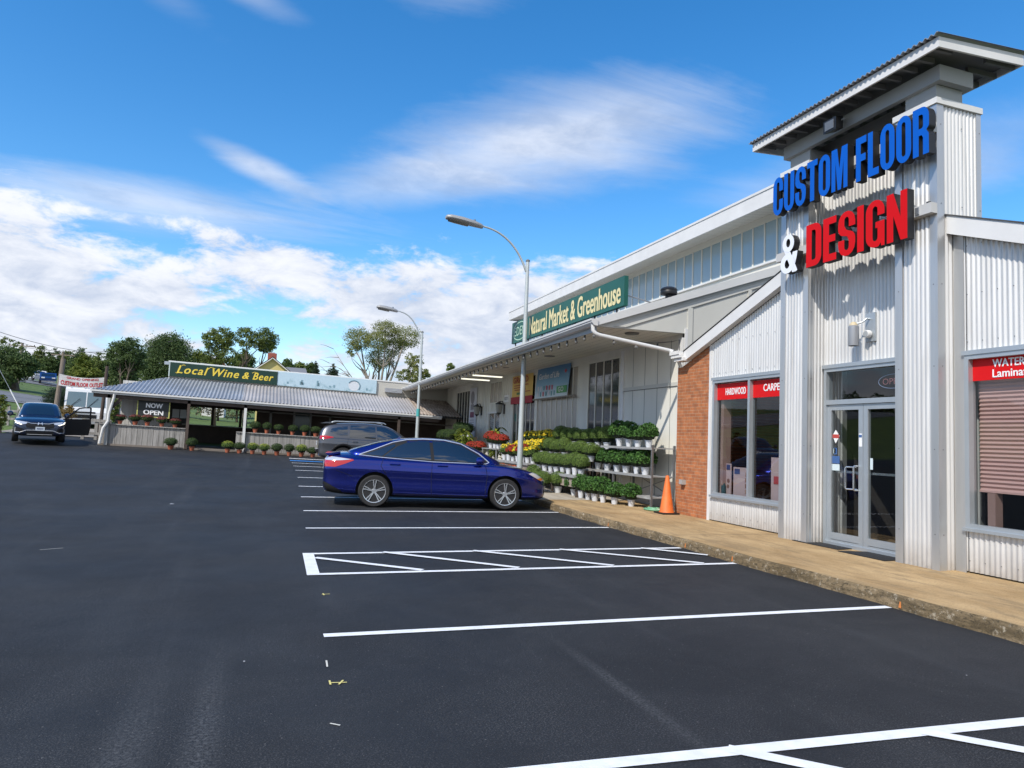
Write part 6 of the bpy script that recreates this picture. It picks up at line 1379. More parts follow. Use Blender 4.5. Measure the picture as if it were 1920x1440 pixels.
def mum_proto(key, mum, r, h, nleaf, ll, lw, pot, pot_h, pot_r, bloom=None, nb=0, bs=.03, seed=1, loose=.5, top=.1):
    rnd = random.Random(seed); fol = MB(); cz = pot_h + h * .42
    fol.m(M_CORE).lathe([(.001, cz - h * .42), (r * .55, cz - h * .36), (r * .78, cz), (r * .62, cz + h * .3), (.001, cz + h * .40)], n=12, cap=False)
    fol.m(mum); lump = [(rnd.uniform(-.5, .5), rnd.uniform(-.5, .5), rnd.uniform(0, .8), rnd.uniform(.06, .16) * loose) for _ in range(9)]
    for _ in range(nleaf):
        v = dome(rnd, r, h); k = rnd.uniform(.84, 1.02)
        for lx, ly, lz, la in lump:
            dd = (v - Vector((lx, ly, lz)).normalized()).length; k += la * max(0, 1 - dd / .5)
        p = Vector((v.x * r * k, v.y * r * k, cz + v.z * h * .56 * k)); n_ = (v + Vector((rnd.gauss(0, 1), rnd.gauss(0, 1), rnd.gauss(0, 1))) * loose * .9)
        leaf(fol, p, n_, ll * rnd.uniform(.7, 1.3), lw * rnd.uniform(.7, 1.2), rnd)
    po = MB().m(pot).lathe([(pot_r * .72, 0), (pot_r * .98, pot_h * .86), (pot_r * 1.06, pot_h * .87), (pot_r * 1.06, pot_h), (pot_r * .96, pot_h)], n=18, cap=False); po.m(M_SOIL).lathe([(.001, pot_h * .94), (pot_r * .97, pot_h * .94)], n=14, cap=False); po.m(pot).lathe([(.001, .002), (pot_r * .72, .002)], n=12, cap=False)
    e = bpy.data.objects.new('proto', None); f_ = fol.build('foliage', None); p_ = po.build('pot', None, smooth=True); b_ = None
    if bloom:
        bl = MB().m(bloom)
        for _ in range(nb):
            v = dome(rnd, r, h, top); k = rnd.uniform(.97, 1.08); c = Vector((v.x * r * k, v.y * r * k, cz + v.z * h * .57 * k)); s_ = bs * rnd.uniform(.7, 1.25)
            a = v.orthogonal().normalized(); b2 = v.cross(a); ring = [c + (a * math.cos(q) + b2 * math.sin(q)) * s_ for q in [2 * math.pi * i / 7 for i in range(7)]]
            bl.raw(ring + [c + v * s_ * .55], [(i, (i + 1) % 7, 7) for i in range(7)])
        b_ = bl.build('blooms', None)
    PROTO[key] = [x for x in (f_, p_, b_) if x is not None]
    bpy.data.objects.remove(e)
USED = set()
def mum(key, x, y, z, label, group, rnd, name='potted_mum', s=1., shear=True):
    e = bpy.data.objects.new(name, None); COL.objects.link(e); e.location = (x, y, z); e.rotation_euler = (rnd.gauss(0, .035), rnd.gauss(0, .035), rnd.uniform(0, 6.28)); e.scale = (s * rnd.uniform(.88, 1.10),) * 2 + (s * rnd.uniform(.86, 1.10),)
    tag(e, label, 'potted plant', group)
    for o in PROTO[key]:
        if (key, o.name) not in USED and key not in USED: c = o
        else: c = o.copy(); COL.objects.link(c)
        c.parent = e
    USED.add(key)
mum_proto('leafy', G_LEAFY, .255, .41, 760, .062, .040, M_POTW, .175, .092, seed=2, loose=.75)
mum_proto('leafy2', G_LEAFY, .265, .40, 780, .060, .040, M_POTW, .175, .092, seed=5, loose=.8)
mum_proto('ball', G_BALL, .245, .43, 2300, .026, .017, M_POTW, .175, .092, seed=3, loose=.12)
mum_proto('ballb', G_BALL, .25, .41, 2300, .026, .017, M_POTW, .175, .092, seed=13, loose=.14)
mum_proto('yellow', G_BALL, .205, .36, 600, .036, .024, M_POTW, .175, .092, P_YEL, 120, .024, 4, .4, .05)
mum_proto('halfyellow', G_BALL, .205, .36, 700, .036, .024, M_POTW, .175, .092, P_YEL, 60, .026, 14, .4, .45)
mum_proto('red', G_BALLD, .26, .40, 600, .036, .024, M_POTW, .175, .092, P_RED, 230, .028, 6, .4, .0)
mum_proto('rust', G_BALLD, .28, .36, 600, .036, .024, M_POTW, .175, .092, P_RUST, 260, .027, 16, .4, .0)
mum_proto('darkball', G_BALLD, .28, .45, 1100, .036, .022, M_POTW, .175, .092, seed=7, loose=.3)
mum_proto('terra', G_BALLD, .30, .42, 1000, .038, .024, M_POTT, .20, .125, seed=8, loose=.35)
mum_proto('terralime', G_BALL, .30, .42, 1000, .038, .024, M_POTT, .20, .125, P_LIME, 130, .018, 9, .35, .45)
mum_proto('terraplum', G_BALLD, .32, .40, 900, .038, .024, M_POTT, .20, .13, P_BUD, 190, .022, 10, .35, .35)
ORD = ['first', 'second', 'third', 'fourth', 'fifth', 'sixth', 'seventh', 'eighth', 'ninth', 'tenth']
rnd = random.Random(21)
def row(keys, pts, fmt, group, z=None, s=1.):
    n = len(pts)
    for i, p in enumerate(pts):
        k = keys[i % len(keys)] if not isinstance(keys, str) else keys
        mum(k, p[0], p[1], p[2] if len(p) > 2 else z, fmt.format(ORD[i], {'halfyellow': 'green mum with yellow crown', 'yellow': 'bright yellow mum', 'red': 'dark red mum'}.get(k, 'mum')), group, rnd, s=s)
SWZ = lambda y: zg(6.4, y) + .15
# on the pavement, counted from the traffic cone
row(['leafy', 'leafy2'], [(x, y, SWZ(y)) for x, y in ((8.22, 14.75), (7.98, 15.14), (7.87, 15.52), (7.80, 15.82), (7.77, 16.14), (7.74, 16.5), (7.82, 17.1))], 'leafy green mum in white pot on the pavement, {} from the traffic cone', 'green mums standing on the pavement')
mum('ballb', 7.62, 17.72, SWZ(17.7), 'round green mum in white pot at the sedan end of the pavement row', 'green mums standing on the pavement', rnd, s=1.1)
# right metal shelf
t = Thing('metal_shelf', 'weathered metal shelving carrying leafy green mums against the greige panel wall', 'shelf', (8.5, 15.5, SWZ(15)))
M_SHELF = mat('shelf_steel', (.20, .20, .20), .5, .5, var=.25, vscale=3); M_DECK = mat('shelf_deck', (.36, .36, .35), .6, .2, var=.2, vscale=3)
for (x, y, h) in ((8.25, 13.92, 1.62), (8.82, 13.92, 1.62), (8.25, 15.75, .93), (8.82, 15.75, 1.58), (8.25, 17.45, 1.05), (8.82, 17.45, 1.05)): t.part('leg', MB().m(M_SHELF).box((x - .022, y - .022, SWZ(y)), (x + .022, y + .022, h)))
for (y0, y1, z) in ((13.9, 17.47, .90), (13.9, 16.45, 1.535), (13.9, 14.55, .43)): t.part('shelf_board', MB().m(M_DECK).box((8.23, y0, z), (8.84, y1, z + .025)).box((8.22, y0, z - .025), (8.23, y1, z + .025)))
t.part('cross_brace', MB().m(M_SHELF).bar((8.83, 14.0, .46), (8.83, 15.7, .9), .02, .01).bar((8.835, 15.7, .46), (8.835, 14.0, .9), .02, .01))
row(['leafy2', 'leafy'], [(8.42, y, .925) for y in (14.50, 14.90, 15.42, 15.88, 16.42, 16.98)], 'leafy green mum on the middle shelf, {} from the cone end', 'green mums on the metal shelf', s=.98)
row(['leafy', 'leafy2'], [(8.45, y, 1.56) for y in (14.42, 14.93, 15.36, 15.85)], 'leafy green mum on the top shelf, {} from the cone end', 'green mums on the metal shelf', s=1.02)
# stepped benches
M_BW = mat('bench_wood', (.30, .25, .20), .9, var=.3, vscale=2, streak=(5, .5, 5))
def bench(label, x0, x1, y0, y1, z, z2=None):
    t = Thing('plant_bench', label, 'bench', ((x0 + x1) / 2, (y0 + y1) / 2, zg(x0, y0) + .15), 'stepped benches along the market wall')
    t.part('top', MB().m(M_DECK).box((x0, y0, z - .04), (x1, y1, z)).box((x0 - .02, y0, z - .06), (x0, y1, z + .01)))
    t.part('skirt', MB().m(M_BW).box((x0 + .03, y0 + .02, z - .30), (x0 + .06, y1 - .02, z - .061)))
    for y in frange(y0 + .1, y1 - .1, 2):
        for x in (x0 + .08, x1 - .06): t.part('leg', MB().m(M_OLDW).box((x - .03, y - .03, SWZ(y)), (x + .03, y + .03, z - .04)))
bench('low plank bench of round green mums behind the sedan hood', 7.58, 7.98, 16.5, 19.95, .755)
bench('low plank bench of yellow and red mums behind the nearer lamp', 7.58, 7.98, 20.0, 23.1, .915)
bench('middle plank bench of mums along the market wall', 8.0, 8.38, 17.5, 23.1, 1.12)
bench('highest plank bench of mums against the tall windows', 8.40, 8.80, 17.5, 23.2, 1.46)
row(['ball', 'ballb'], [(7.78, y, .757) for y in (16.62, 17.02, 17.42, 17.82, 18.24, 18.66, 19.10, 19.55)], 'round green mum on the low bench, {} from the metal shelf', 'round green mums on the benches')
row(['ballb', 'ball'], [(8.18, y, 1.122) for y in (16.9, 17.55, 18.1, 18.65, 19.2, 19.75)], 'round green mum on the middle bench, {} from the metal shelf', 'round green mums on the benches')
row(['ball', 'ballb'], [(8.56, y, 1.462) for y in (16.75, 17.3, 17.8, 18.3, 18.8, 19.3, 19.8)], 'round green mum on the highest bench, {} from the metal shelf', 'round green mums on the benches')
row('yellow', [(8.56, y, 1.462) for y in (20.3, 20.75, 21.2, 21.65, 22.1, 22.6)], 'yellow mum on the highest bench, {} after the green ones', 'yellow mums on the benches')
row('yellow', [(8.18, y, 1.122) for y in (20.25, 20.7, 21.15, 21.6, 22.05, 22.5)], 'yellow mum on the middle bench, {} after the green ones', 'yellow mums on the benches')
row(['halfyellow', 'halfyellow', 'red', 'yellow', 'red', 'halfyellow', 'halfyellow'], [(7.78, y, .917) for y in (20.1, 20.55, 21.0, 21.45, 21.9, 22.35, 22.8)], '{1} on the low bench, {0} after the green ones', 'yellow and red mums on the low bench')
t = Thing('plant_table', 'small steel table of dark red mums left of the nearer lamp', 'table', (7.9, 24.0, SWZ(24)))
t.part('top', MB().m(M_DECK).box((7.6, 23.2, 1.25), (8.2, 24.9, 1.28)))
for x in (7.63, 8.17):
    for y in (23.25, 24.85): t.part('leg', MB().m(M_FLASH).box((x - .02, y - .02, SWZ(y)), (x + .02, y + .02, 1.25)))
row('red', [(7.88, y, 1.282) for y in (23.4, 23.8, 24.2, 24.65)], 'dark red mum on the small steel table, {} from the lamp post', 'dark red mums')
row('red', [(7.85, 26.0, 1.0), (7.7, 26.5, .98)], 'dark red mum low beyond the steel table, {} from the lamp post', 'dark red mums')
t = Thing('low_stand', 'low dark stand under the red mums beyond the steel table', 'stand', (7.8, 26.2, SWZ(26))); t.part('top', MB().m(M_OLDW).box((7.5, 25.6, .95), (8.1, 26.9, .98))); t.part('base', MB().m(M_OLDW).box((7.6, 25.7, SWZ(26)), (8.0, 26.8, .95)))
row('rust', [(7.15, y, SWZ(y)) for y in (20.2, 20.75, 21.3, 21.9)], 'rust red mum on the pavement behind the lamp foot, {} from the lamp', 'rust mums on the pavement')
mum('ballb', 7.1, 18.2, SWZ(18.2), 'round green mum on the pavement right behind the sedan hood', 'round green mums behind the hood', rnd, s=1.15); mum('ball', 7.15, 17.75, SWZ(17.8), 'round green mum on the pavement nearest the sedan headlight', 'round green mums behind the hood', rnd, s=1.0)
t = Thing('plant_stand', 'dark two step stand of round mums below the narrow white banner', 'stand', (7.9, 29.8, SWZ(29.8))); t.part('lower_step', MB().m(M_OLDW).box((7.3, 28.6, SWZ(29)), (7.9, 31.6, 1.32))); t.part('upper_step', MB().m(M_OLDW).box((7.9, 28.4, SWZ(29)), (8.45, 31.0, 1.66)))
row('darkball', [(8.15, y, 1.662) for y in (28.7, 29.25, 29.8, 30.35)], 'dark round mum on the upper step below the narrow banner, {} from the door', 'dark round mums by the door')
row('darkball', [(7.6, y, 1.322) for y in (28.9, 29.5, 30.1, 30.8)], 'dark round mum on the lower step below the narrow banner, {} from the door', 'dark round mums by the door')
row('rust', [(7.1, y, SWZ(y) + .25) for y in (28.8, 29.4)], 'orange mum in front of the dark step stand, {} from the door', 'orange mums by the door', s=1.1)
# tall leafy plants by the door
G_CANNA = leafmat('canna_leaf', (.05, .10, .012), (.26, .30, .045), scale=3, tr=.35)
def canna(x, y, h, n, label, seed):
    rr = random.Random(seed); z0 = SWZ(y); t = Thing('leafy_plant', label, 'plant', (x, y, z0)); mb = MB().m(G_CANNA)
    for i in range(n):
        a = rr.uniform(0, 6.28); z = z0 + .25 + rr.uniform(0, h); l = rr.uniform(.35, .65); w = rr.uniform(.05, .09); pts = []
        for k in range(5):
            u = k / 4; pts.append((Vector((x + math.cos(a) * l * u * .75, y + math.sin(a) * l * u * .75, z + l * (.75 * u - .75 * u * u * 1.1))), w * math.sin(math.pi * (u * .85 + .1))))
        s_ = Vector((-math.sin(a), math.cos(a), 0)); vs = []
        for p, ww in pts: vs += [p - s_ * ww, p + s_ * ww]
        mb.raw(vs, [(2 * k, 2 * k + 1, 2 * k + 3, 2 * k + 2) for k in range(4)])
    t.part('leaves', mb)
    t.part('stem', MB().m(mat('green_stem', (.06, .09, .02), .7)).tube([(x, y, z0 + .2), (x + .02, y, z0 + .25 + h)], .018, 6)); t.part('pot', MB().m(M_BLACK).lathe([(.13, z0), (.16, z0 + .26), (.17, z0 + .28), (.15, z0 + .28)], (x, y, 0), n=14, cap=True))
canna(7.75, 27.9, 1.25, 60, 'tall yellow green leafy plant left of the red mums', 1); canna(7.6, 27.1, 1.15, 55, 'arching light green plant beside the red mums', 2); canna(8.3, 25.3, 1.35, 60, 'spiky leafy plant before the market door', 3); canna(7.55, 28.5, 1.0, 45, 'bushy leafy plant nearest the dark step stand', 4)
# ---------------------------------------------------------------- mums of the pavilion
PZ = lambda x: 1.41 + tl(x)
row('terraplum', [(x, PF + .22, PZ(x)) for x in (-5.62, -5.05, -4.60, -4.05, -3.55)], 'plum budded mum in clay pot on the short plank fence, {} from the downspout', 'plum mums on the plank fence', s=.74)
row('terra', [(x, PF + .22, PZ(x)) for x in (-.35, .12, .62, 1.20, 1.72, 2.2)], 'green mum in clay pot on the long plank fence, {} from the white post', 'green mums on the plank fence', s=.80)
gp = lambda x, y: (x, y, zg(x, y))
row('terra', [gp(-3.60, 32.35), gp(-2.78, 32.3)], 'green mum in clay pot on the ground before the short fence, {} from the downspout', 'green mums before the short fence', s=.88)
row(['terralime', 'terra', 'terralime', 'terralime', 'terra', 'terra', 'terralime', 'terra'], [gp(x, 32.25) for x in (-1.40, -.92, -.40, .08, .60, 1.10, 1.62, 2.1)], 'mum in clay pot on the ground before the long fence, {} from the left', 'mums on the ground before the long fence', s=.85)

# ================================================================ cone, hose
t = Thing('traffic_cone', 'worn orange traffic cone standing against the brick corner', 'traffic cone', (8.33, 13.33, SWZ(13.3)))
z0 = SWZ(13.3); cx, cy = 8.30, 13.35
M_CONE = mat('cone_orange', (.68, .15, .025), .6, var=.14, vscale=6)
t.part('base', MB().m(M_BLACK).box((cx - .20, cy - .20, z0 + .002), (cx + .20, cy + .20, z0 + .035))); t.part('cone', MB().m(M_CONE).lathe([(.165, z0 + .035), (.15, z0 + .06), (.038, z0 + .80), (.030, z0 + .82), (.022, z0 + .80)], (cx, cy, 0), n=28, cap=False), smooth=True, angle=60)
mb = MB().m(mat('hose_green', (.18, .42, .24), .5)); pts = []
for i in range(110):
    a = i * .28; r_ = .17 + .05 * math.sin(i * .05) ; pts.append((8.35 + r_ * math.cos(a), 13.95 + r_ * 1.15 * math.sin(a), SWZ(13.9) + .015 + .012 * (i // 23)))
mb.tube(pts, .012, 6); mb.m(mat('hose_pale', (.50, .62, .42), .5)).tube([pts[-1], (8.30, 13.75, SWZ(13.7) + .05), (8.55, 13.58, SWZ(13.6) + .04), (8.72, 13.62, SWZ(13.6) + .22), (8.80, 13.68, .5)], .013, 6)
single('garden_hose', mb, 'coiled green garden hose on the pavement behind the cone', 'hose', (8.35, 13.95, SWZ(13.9)), smooth=True)
# ================================================================ trees and the far side
T_BARK = mat('bark', (.13, .10, .075), .9, var=.3, vscale=4, bump=.4, bscale=12); T_BARKP = mat('pale_bark', (.24, .21, .175), .9, var=.25, vscale=4)
L_DARK = leafmat('leaf_dark', (.04, .075, .027), (.14, .20, .07), scale=.5, tr=.36); L_MID = leafmat('leaf_mid', (.075, .12, .03), (.23, .28, .08), scale=.5, tr=.42); L_LITE = leafmat('leaf_light', (.07, .115, .018), (.21, .24, .045), scale=.7); L_PALE = leafmat('leaf_pale', (.13, .17, .05), (.36, .37, .13), scale=.6, tr=.45); L_CON = leafmat('needle', (.012, .028, .016), (.035, .06, .028), scale=.6, tr=.1)
def limb_path(a, b, rr, bend=.12, n=5):
    a, b = Vector(a), Vector(b); L_ = (b - a).length; out = []
    off = Vector((rr.gauss(0, 1), rr.gauss(0, 1), rr.gauss(0, .5))) * L_ * bend
    for i in range(n + 1): u = i / n; out.append(a + (b - a) * u + off * math.sin(math.pi * u))
    return out
def tree(name, x, y, blobs, nleaf, leaf_s, lm, label, trunk_r=.2, bark=None, limbs=True, group='trees beyond the lot', seed=0, bare=(), fork=.35, aspect=.6, shell=.55):
    """blobs: (dx, dy, z, rx, ry, rz) relative to the foot; leaves fill the outer shell of each blob in clumps"""
    rr = random.Random(seed * 7 + 3); z0 = zg(x, y) - .1; leaf_s *= .62; nleaf = int(nleaf * 1.9)
    t = Thing(name, label, 'tree', (x, y, z0), group)
    cr = MB().m(lm); vol = [b[3] * b[4] * b[5] for b in blobs]; tot = sum(v ** .7 for v in vol)
    for b, v in zip(blobs, vol):
        n = int(nleaf * v ** .7 / tot); ncl = max(5, n // 26); cl = []
        for _ in range(ncl):
            d = Vector((rr.gauss(0, 1), rr.gauss(0, 1), rr.gauss(0, 1))).normalized(); k = rr.uniform(shell, 1.04)
            cl.append((Vector((d.x * b[3], d.y * b[4], d.z * b[5])) * k, d))
        for i in range(n):
            c, d = cl[rr.randrange(ncl)]; s_ = min(b[3:6]) * .20
            p = Vector((x + b[0], y + b[1], z0 + b[2])) + c + Vector((rr.gauss(0, s_), rr.gauss(0, s_), rr.gauss(0, s_ * .6)))
            nn = d * .6 + Vector((rr.gauss(0, 1), rr.gauss(0, 1), rr.gauss(0, 1) + .7))
            leaf(cr, p, nn, leaf_s * rr.uniform(.6, 1.4), leaf_s * aspect * rr.uniform(.6, 1.3), rr)
    t.part('crown', cr)
    tk = MB().m(bark or T_BARK); top = max(b[2] for b in blobs); fz = top * fork
    tk.tube(limb_path((x, y, z0), (x + rr.uniform(-.1, .1), y, z0 + fz), rr, .03), [trunk_r * (1.15 - .3 * i / 5) for i in range(6)], 8)
    for b in (blobs if limbs else blobs[:1]):
        tip = Vector((x + b[0], y + b[1], z0 + b[2] + b[5] * .3)); p = limb_path((x, y, z0 + fz * .96), tip, rr, .10, 6); tk.tube(p, [trunk_r * .62 * (1 - .8 * i / 6) for i in range(7)], 6)
        if limbs:
            for _ in range(3):
                d = Vector((rr.gauss(0, 1), rr.gauss(0, 1), abs(rr.gauss(.4, 1)))).normalized(); q = p[4] + Vector((d.x * b[3], d.y * b[4], d.z * b[5])) * .8
                tk.tube(limb_path(p[3], q, rr, .12, 4), [trunk_r * .26 * (1 - .85 * i / 4) for i in range(5)], 5)
    for (dx, dz, ex, ez2) in bare:
        p = limb_path((x + dx, y, z0 + dz), (x + ex, y + rr.uniform(-.5, .5), z0 + ez2), rr, .08, 6); tk.tube(p, [.055 * (1 - .9 * i / 6) for i in range(7)], 5)
        for k in range(7):
            a = p[2 + k % 5]; d = Vector((-1 if ex < dx else 1, rr.gauss(0, .5), rr.uniform(-.2, 1.))).normalized() * rr.uniform(.5, 1.3); tk.tube([a, a + d * .6 + Vector((0, 0, .05)), a + d], [.022, .014, .005], 4)
    t.part('trunk', tk, smooth=True)
    return t
def zpx(px, py, y):    # height seen at a photo point on that row
    v = (px - 960, py - 720, 1320); k = y / sum(CAMROT[1][i] * v[i] for i in range(3)); return 1.6 + k * sum(CAMROT[2][i] * v[i] for i in range(3))
def blob(px0, px1, py0, py1, y, x, dy=0., thick=.8):
    """a crown blob from its outline in plan and elevation, relative to a tree standing at (x, y)"""
    xa, xb = at(px0, y), at(px1, y); za, zb = zpx((px0 + px1) / 2, py1, y), zpx((px0 + px1) / 2, py0, y); rx = abs(xb - xa) / 2; z0 = zg(x, y) - .1
    return ((xa + xb) / 2 - x, dy, (za + zb) / 2 - z0, rx, rx * thick, (zb - za) / 2)
# the big dark mass on the left
x = at(20, 74); tree('oak_tree', x, 74, [blob(-60, 40, 648, 722, 74, x), blob(5, 70, 664, 706, 74, x, -1), blob(-90, 0, 640, 720, 74, x), blob(-30, 34, 690, 730, 74, x, -2)], 15000, .34, L_DARK, 'big dark spreading tree at the left edge above the road', .45, seed=1, shell=.3)
x = at(8, 80); tree('bare_top_tree', x, 80, [blob(-12, 18, 632, 660, 80, x), blob(0, 30, 640, 665, 80, x)], 260, .35, L_MID, 'thin topped tree rising behind the big dark tree', .2, seed=2)
# the wood along the hill, each crown its own
wood = [(62, 290, 648, L_MID, 'grey green tree in the hill wood just right of the big dark tree'), (86, 280, 652, L_DARK, 'dark tree in the hill wood left of the pole top'), (112, 285, 654, L_MID, 'mid green tree in the hill wood behind the pole'), (138, 275, 652, L_DARK, 'dark tree in the hill wood above the banner left half'), (150, 106, 664, L_LITE, 'bright green tree in the hill wood above the banner'), (172, 112, 664, L_MID, 'round mid green tree in the hill wood above the banner right end'), (198, 116, 668, L_DARK, 'dark tree behind the fern leaved tree'), (32, 280, 650, L_DARK, 'dark tree in the hill wood behind the left oak'), (345, 112, 668, L_DARK, 'dark tree behind the left end of the wine sign'), (240, 110, 662, L_MID, 'mid green tree in the gap left of the domed tree')]
for i, (px, y, py, lm, lb) in enumerate(wood):
    x = at(px, y); w = 19 + (i * 7) % 6
    tree('woodland_tree', x, y, [blob(px - w, px + w * .6, py + 8, 718, y, x), blob(px - w * .5, px + w, py, 718, y, x, -1.5), blob(px - w * .7, px + w * .7, py + 24, 722, y, x, -3)], 5200, .40 if y < 200 else .95, lm, lb, .3, limbs=False, group='trees of the hill wood', seed=30 + i, shell=.35)
# fern leaved tree and dome
x = at(222, 50); tree('sumac_tree', x, 50, [blob(188, 235, 640, 690, 50, x), blob(210, 262, 636, 680, 50, x, -.6), blob(195, 250, 668, 725, 50, x, .4), blob(238, 268, 660, 700, 50, x)], 4600, .30, L_DARK, 'drooping fern leaved tree above the tin roof corner', .14, seed=3, aspect=.34)
x = at(305, 56); tree('domed_tree', x, 56, [blob(262, 352, 629, 720, 56, x, 0, .9), blob(276, 334, 626, 680, 56, x), blob(258, 356, 660, 730, 56, x, -.5)], 16000, .21, L_DARK, 'dense domed dark green tree left of the wine sign', .3, limbs=False, seed=4, shell=.72)
x = at(402, 60); tree('loose_tree', x, 60, [blob(366, 402, 615, 655, 60, x), blob(388, 432, 612, 650, 60, x), blob(392, 434, 640, 690, 60, x), blob(372, 404, 650, 690, 60, x)], 3400, .24, L_MID, 'tall loose crowned tree over the words Local Wine', .16, seed=5)
x = at(460, 62); tree('loose_tree', x, 62, [blob(432, 470, 612, 655, 62, x), blob(462, 510, 614, 658, 62, x), blob(474, 508, 630, 665, 62, x), blob(430, 462, 650, 690, 62, x, 1)], 3600, .24, L_MID, 'forked loose crowned tree left of the brick chimney', .18, seed=6)
x = at(350, 66); tree('small_tree', x, 66, [blob(350, 385, 655, 690, 66, x), blob(362, 395, 668, 700, 66, x)], 1200, .32, L_LITE, 'small bright tree between dome and loose trees', .1, seed=7)
x = at(445, 70); tree('small_tree', x, 70, [blob(425, 470, 662, 695, 70, x)], 1300, .35, L_DARK, 'small dark tree left of the yellow gable', .1, seed=8)
for k, (px, w, py, y, lm, lb) in enumerate(((532, 14, 672, 90, L_DARK, 'dark tree just right of the yellow house'), (556, 16, 678, 95, L_MID, 'mid green tree behind the grey house roof'), (578, 12, 680, 88, L_DARK, 'pointed dark tree above the mural left half'))):
    x = at(px, y); tree('far_tree', x, y, [blob(px - w, px + w, py, 712, y, x)], 1200, .45, lm, lb, .15, limbs=False, group='trees behind the house', seed=50 + k)
def conifer(px, w, py, y, label, seed):
    x = at(px, y); tree('pine_tree', x, y, [blob(px - w * .35, px + w * .35, py, py + 16, y, x), blob(px - w * .8, px + w * .7, py + 8, 704, y, x), blob(px - w, px + w, py + 16, 715, y, x)], 2600, .24, L_CON, label, .12, limbs=False, group='pines behind the mural', seed=seed, aspect=.2)
conifer(586, 8, 676, 70, 'slim pine behind the mural left end', 61); conifer(619, 14, 682, 62, 'dark bushy pine behind the mural middle', 62)
# the big open crowned tree with bare limbs, and the small one under the lamp
x = at(702, 52); tree('open_tree', x, 52, [blob(686, 740, 600, 634, 52, x), blob(636, 694, 614, 656, 52, x), blob(726, 782, 610, 654, 52, x), blob(672, 715, 622, 660, 52, x, -1), blob(712, 758, 624, 664, 52, x, 1), blob(642, 668, 640, 668, 52, x), blob(680, 740, 650, 690, 52, x, .6)], 11000, .15, L_PALE, 'large open crowned tree with bare left limbs behind the pavilion', .20, T_BARKP, seed=9, fork=.22, bare=((-.6, 2.2, -3.7, 5.0), (-.4, 3.0, -3.2, 6.6), (-.5, 2.0, -2.6, 4.2), (-1.2, 3.2, -3.4, 5.6)))
x = at(762, 46); tree('small_open_tree', x, 46, [blob(752, 786, 660, 690, 46, x), blob(735, 800, 688, 715, 46, x), blob(782, 802, 690, 712, 46, x)], 1300, .22, L_PALE, 'small pale tree around the farther lamp post', .09, T_BARKP, seed=10)
x = at(843, 60); tree('tree_tip', x, 60, [blob(832, 852, 680, 705, 60, x), blob(828, 848, 694, 715, 60, x)], 420, .30, L_MID, 'tree tip peeping over the market eaves', .08, seed=11, limbs=False)
# shrubs
x = at(112, 46); tree('juniper_bush', x, 46, [blob(76, 122, 726, 770, 46, x), blob(95, 150, 720, 772, 46, x, -.3), blob(84, 160, 742, 780, 46, x)], 9000, .15, L_CON, 'dark spreading juniper behind the utility pole', .06, limbs=False, group='shrubs round the lot', seed=12, aspect=.25)
x = at(4, 38); tree('young_tree', x, 38, [blob(-14, 14, 738, 800, 38, x), blob(-10, 11, 760, 806, 38, x)], 2200, .10, L_LITE, 'young light green tree at the left frame edge', .05, limbs=False, group='shrubs round the lot', seed=13)
x = at(160, 72); tree('yellow_bush', x, 72, [blob(134, 160, 692, 720, 72, x), blob(155, 186, 690, 720, 72, x)], 1500, .36, L_LITE, 'yellow green bush rising behind the banner', .08, limbs=False, group='shrubs round the lot', seed=14)
x = at(222, 50); tree('yellow_bush', x - .4, 50.8, [blob(208, 234, 702, 728, 50, x)], 800, .22, L_LITE, 'yellow green bush above the tin roof corner', .05, limbs=False, group='shrubs round the lot', seed=15)
x = at(125, 40); tree('flowering_bush', x, 40, [blob(106, 142, 762, 788, 40, x), blob(118, 138, 758, 785, 40, x)], 1500, .10, leafmat('autumn_leaf', (.10, .09, .03), (.36, .25, .09), scale=2), 'low bush with orange tints between pole and van', .03, limbs=False, group='shrubs round the lot', seed=16)
x = at(212, 41); tree('green_bush', x, 41, [blob(204, 222, 742, 792, 41, x)], 900, .16, L_MID, 'narrow green bush between van and pavilion', .04, limbs=False, group='shrubs round the lot', seed=17)
# hedge line glimpsed through the pavilion
x = -3.5; tree('hedge', -4, 70, [(-6, 0, 2.0, 4, 1.2, 1.6), (-1, 0, 1.8, 4, 1.2, 1.5), (4, 0, 2.2, 4, 1.2, 1.7)], 3600, .35, leafmat('dry_hedge', (.07, .07, .035), (.22, .19, .11), scale=1), 'pale dry hedge seen through the pavilion openings', .1, limbs=False, group='shrubs round the lot', seed=18)
# wood that closes the view on both sides, one mass
rr = random.Random(77); mb = MB().m(L_DARK)
for (x0, y0, x1, y1, n) in ((-150, 20, -80, 105, 26), (-6, 126, 140, 128, 26), (-190, 300, -20, 300, 30)):
    for i in range(n):
        u = (i + .5) / n; cx, cy = x0 + (x1 - x0) * u + rr.uniform(-3, 3), y0 + (y1 - y0) * u + rr.uniform(-3, 3); h = rr.uniform(3.2, 5.2) * (2.2 if y0 > 200 else 1); z0 = zg(cx, cy)
        for _ in range(330):
            d = Vector((rr.gauss(0, 1), rr.gauss(0, 1), rr.gauss(0, 1))).normalized(); k = rr.uniform(.6, 1.05)
            leaf(mb, (cx + d.x * 4.2 * k, cy + d.y * 3.2 * k, z0 + h * .5 + d.z * h * .52 * k), d + Vector((rr.gauss(0, .8), rr.gauss(0, .8), rr.gauss(0, .8) + .5)), 1.0 * rr.uniform(.6, 1.3), .7, rr)
single('far_wood', mb, 'dark band of woodland closing the hill', 'woodland', kind='stuff')

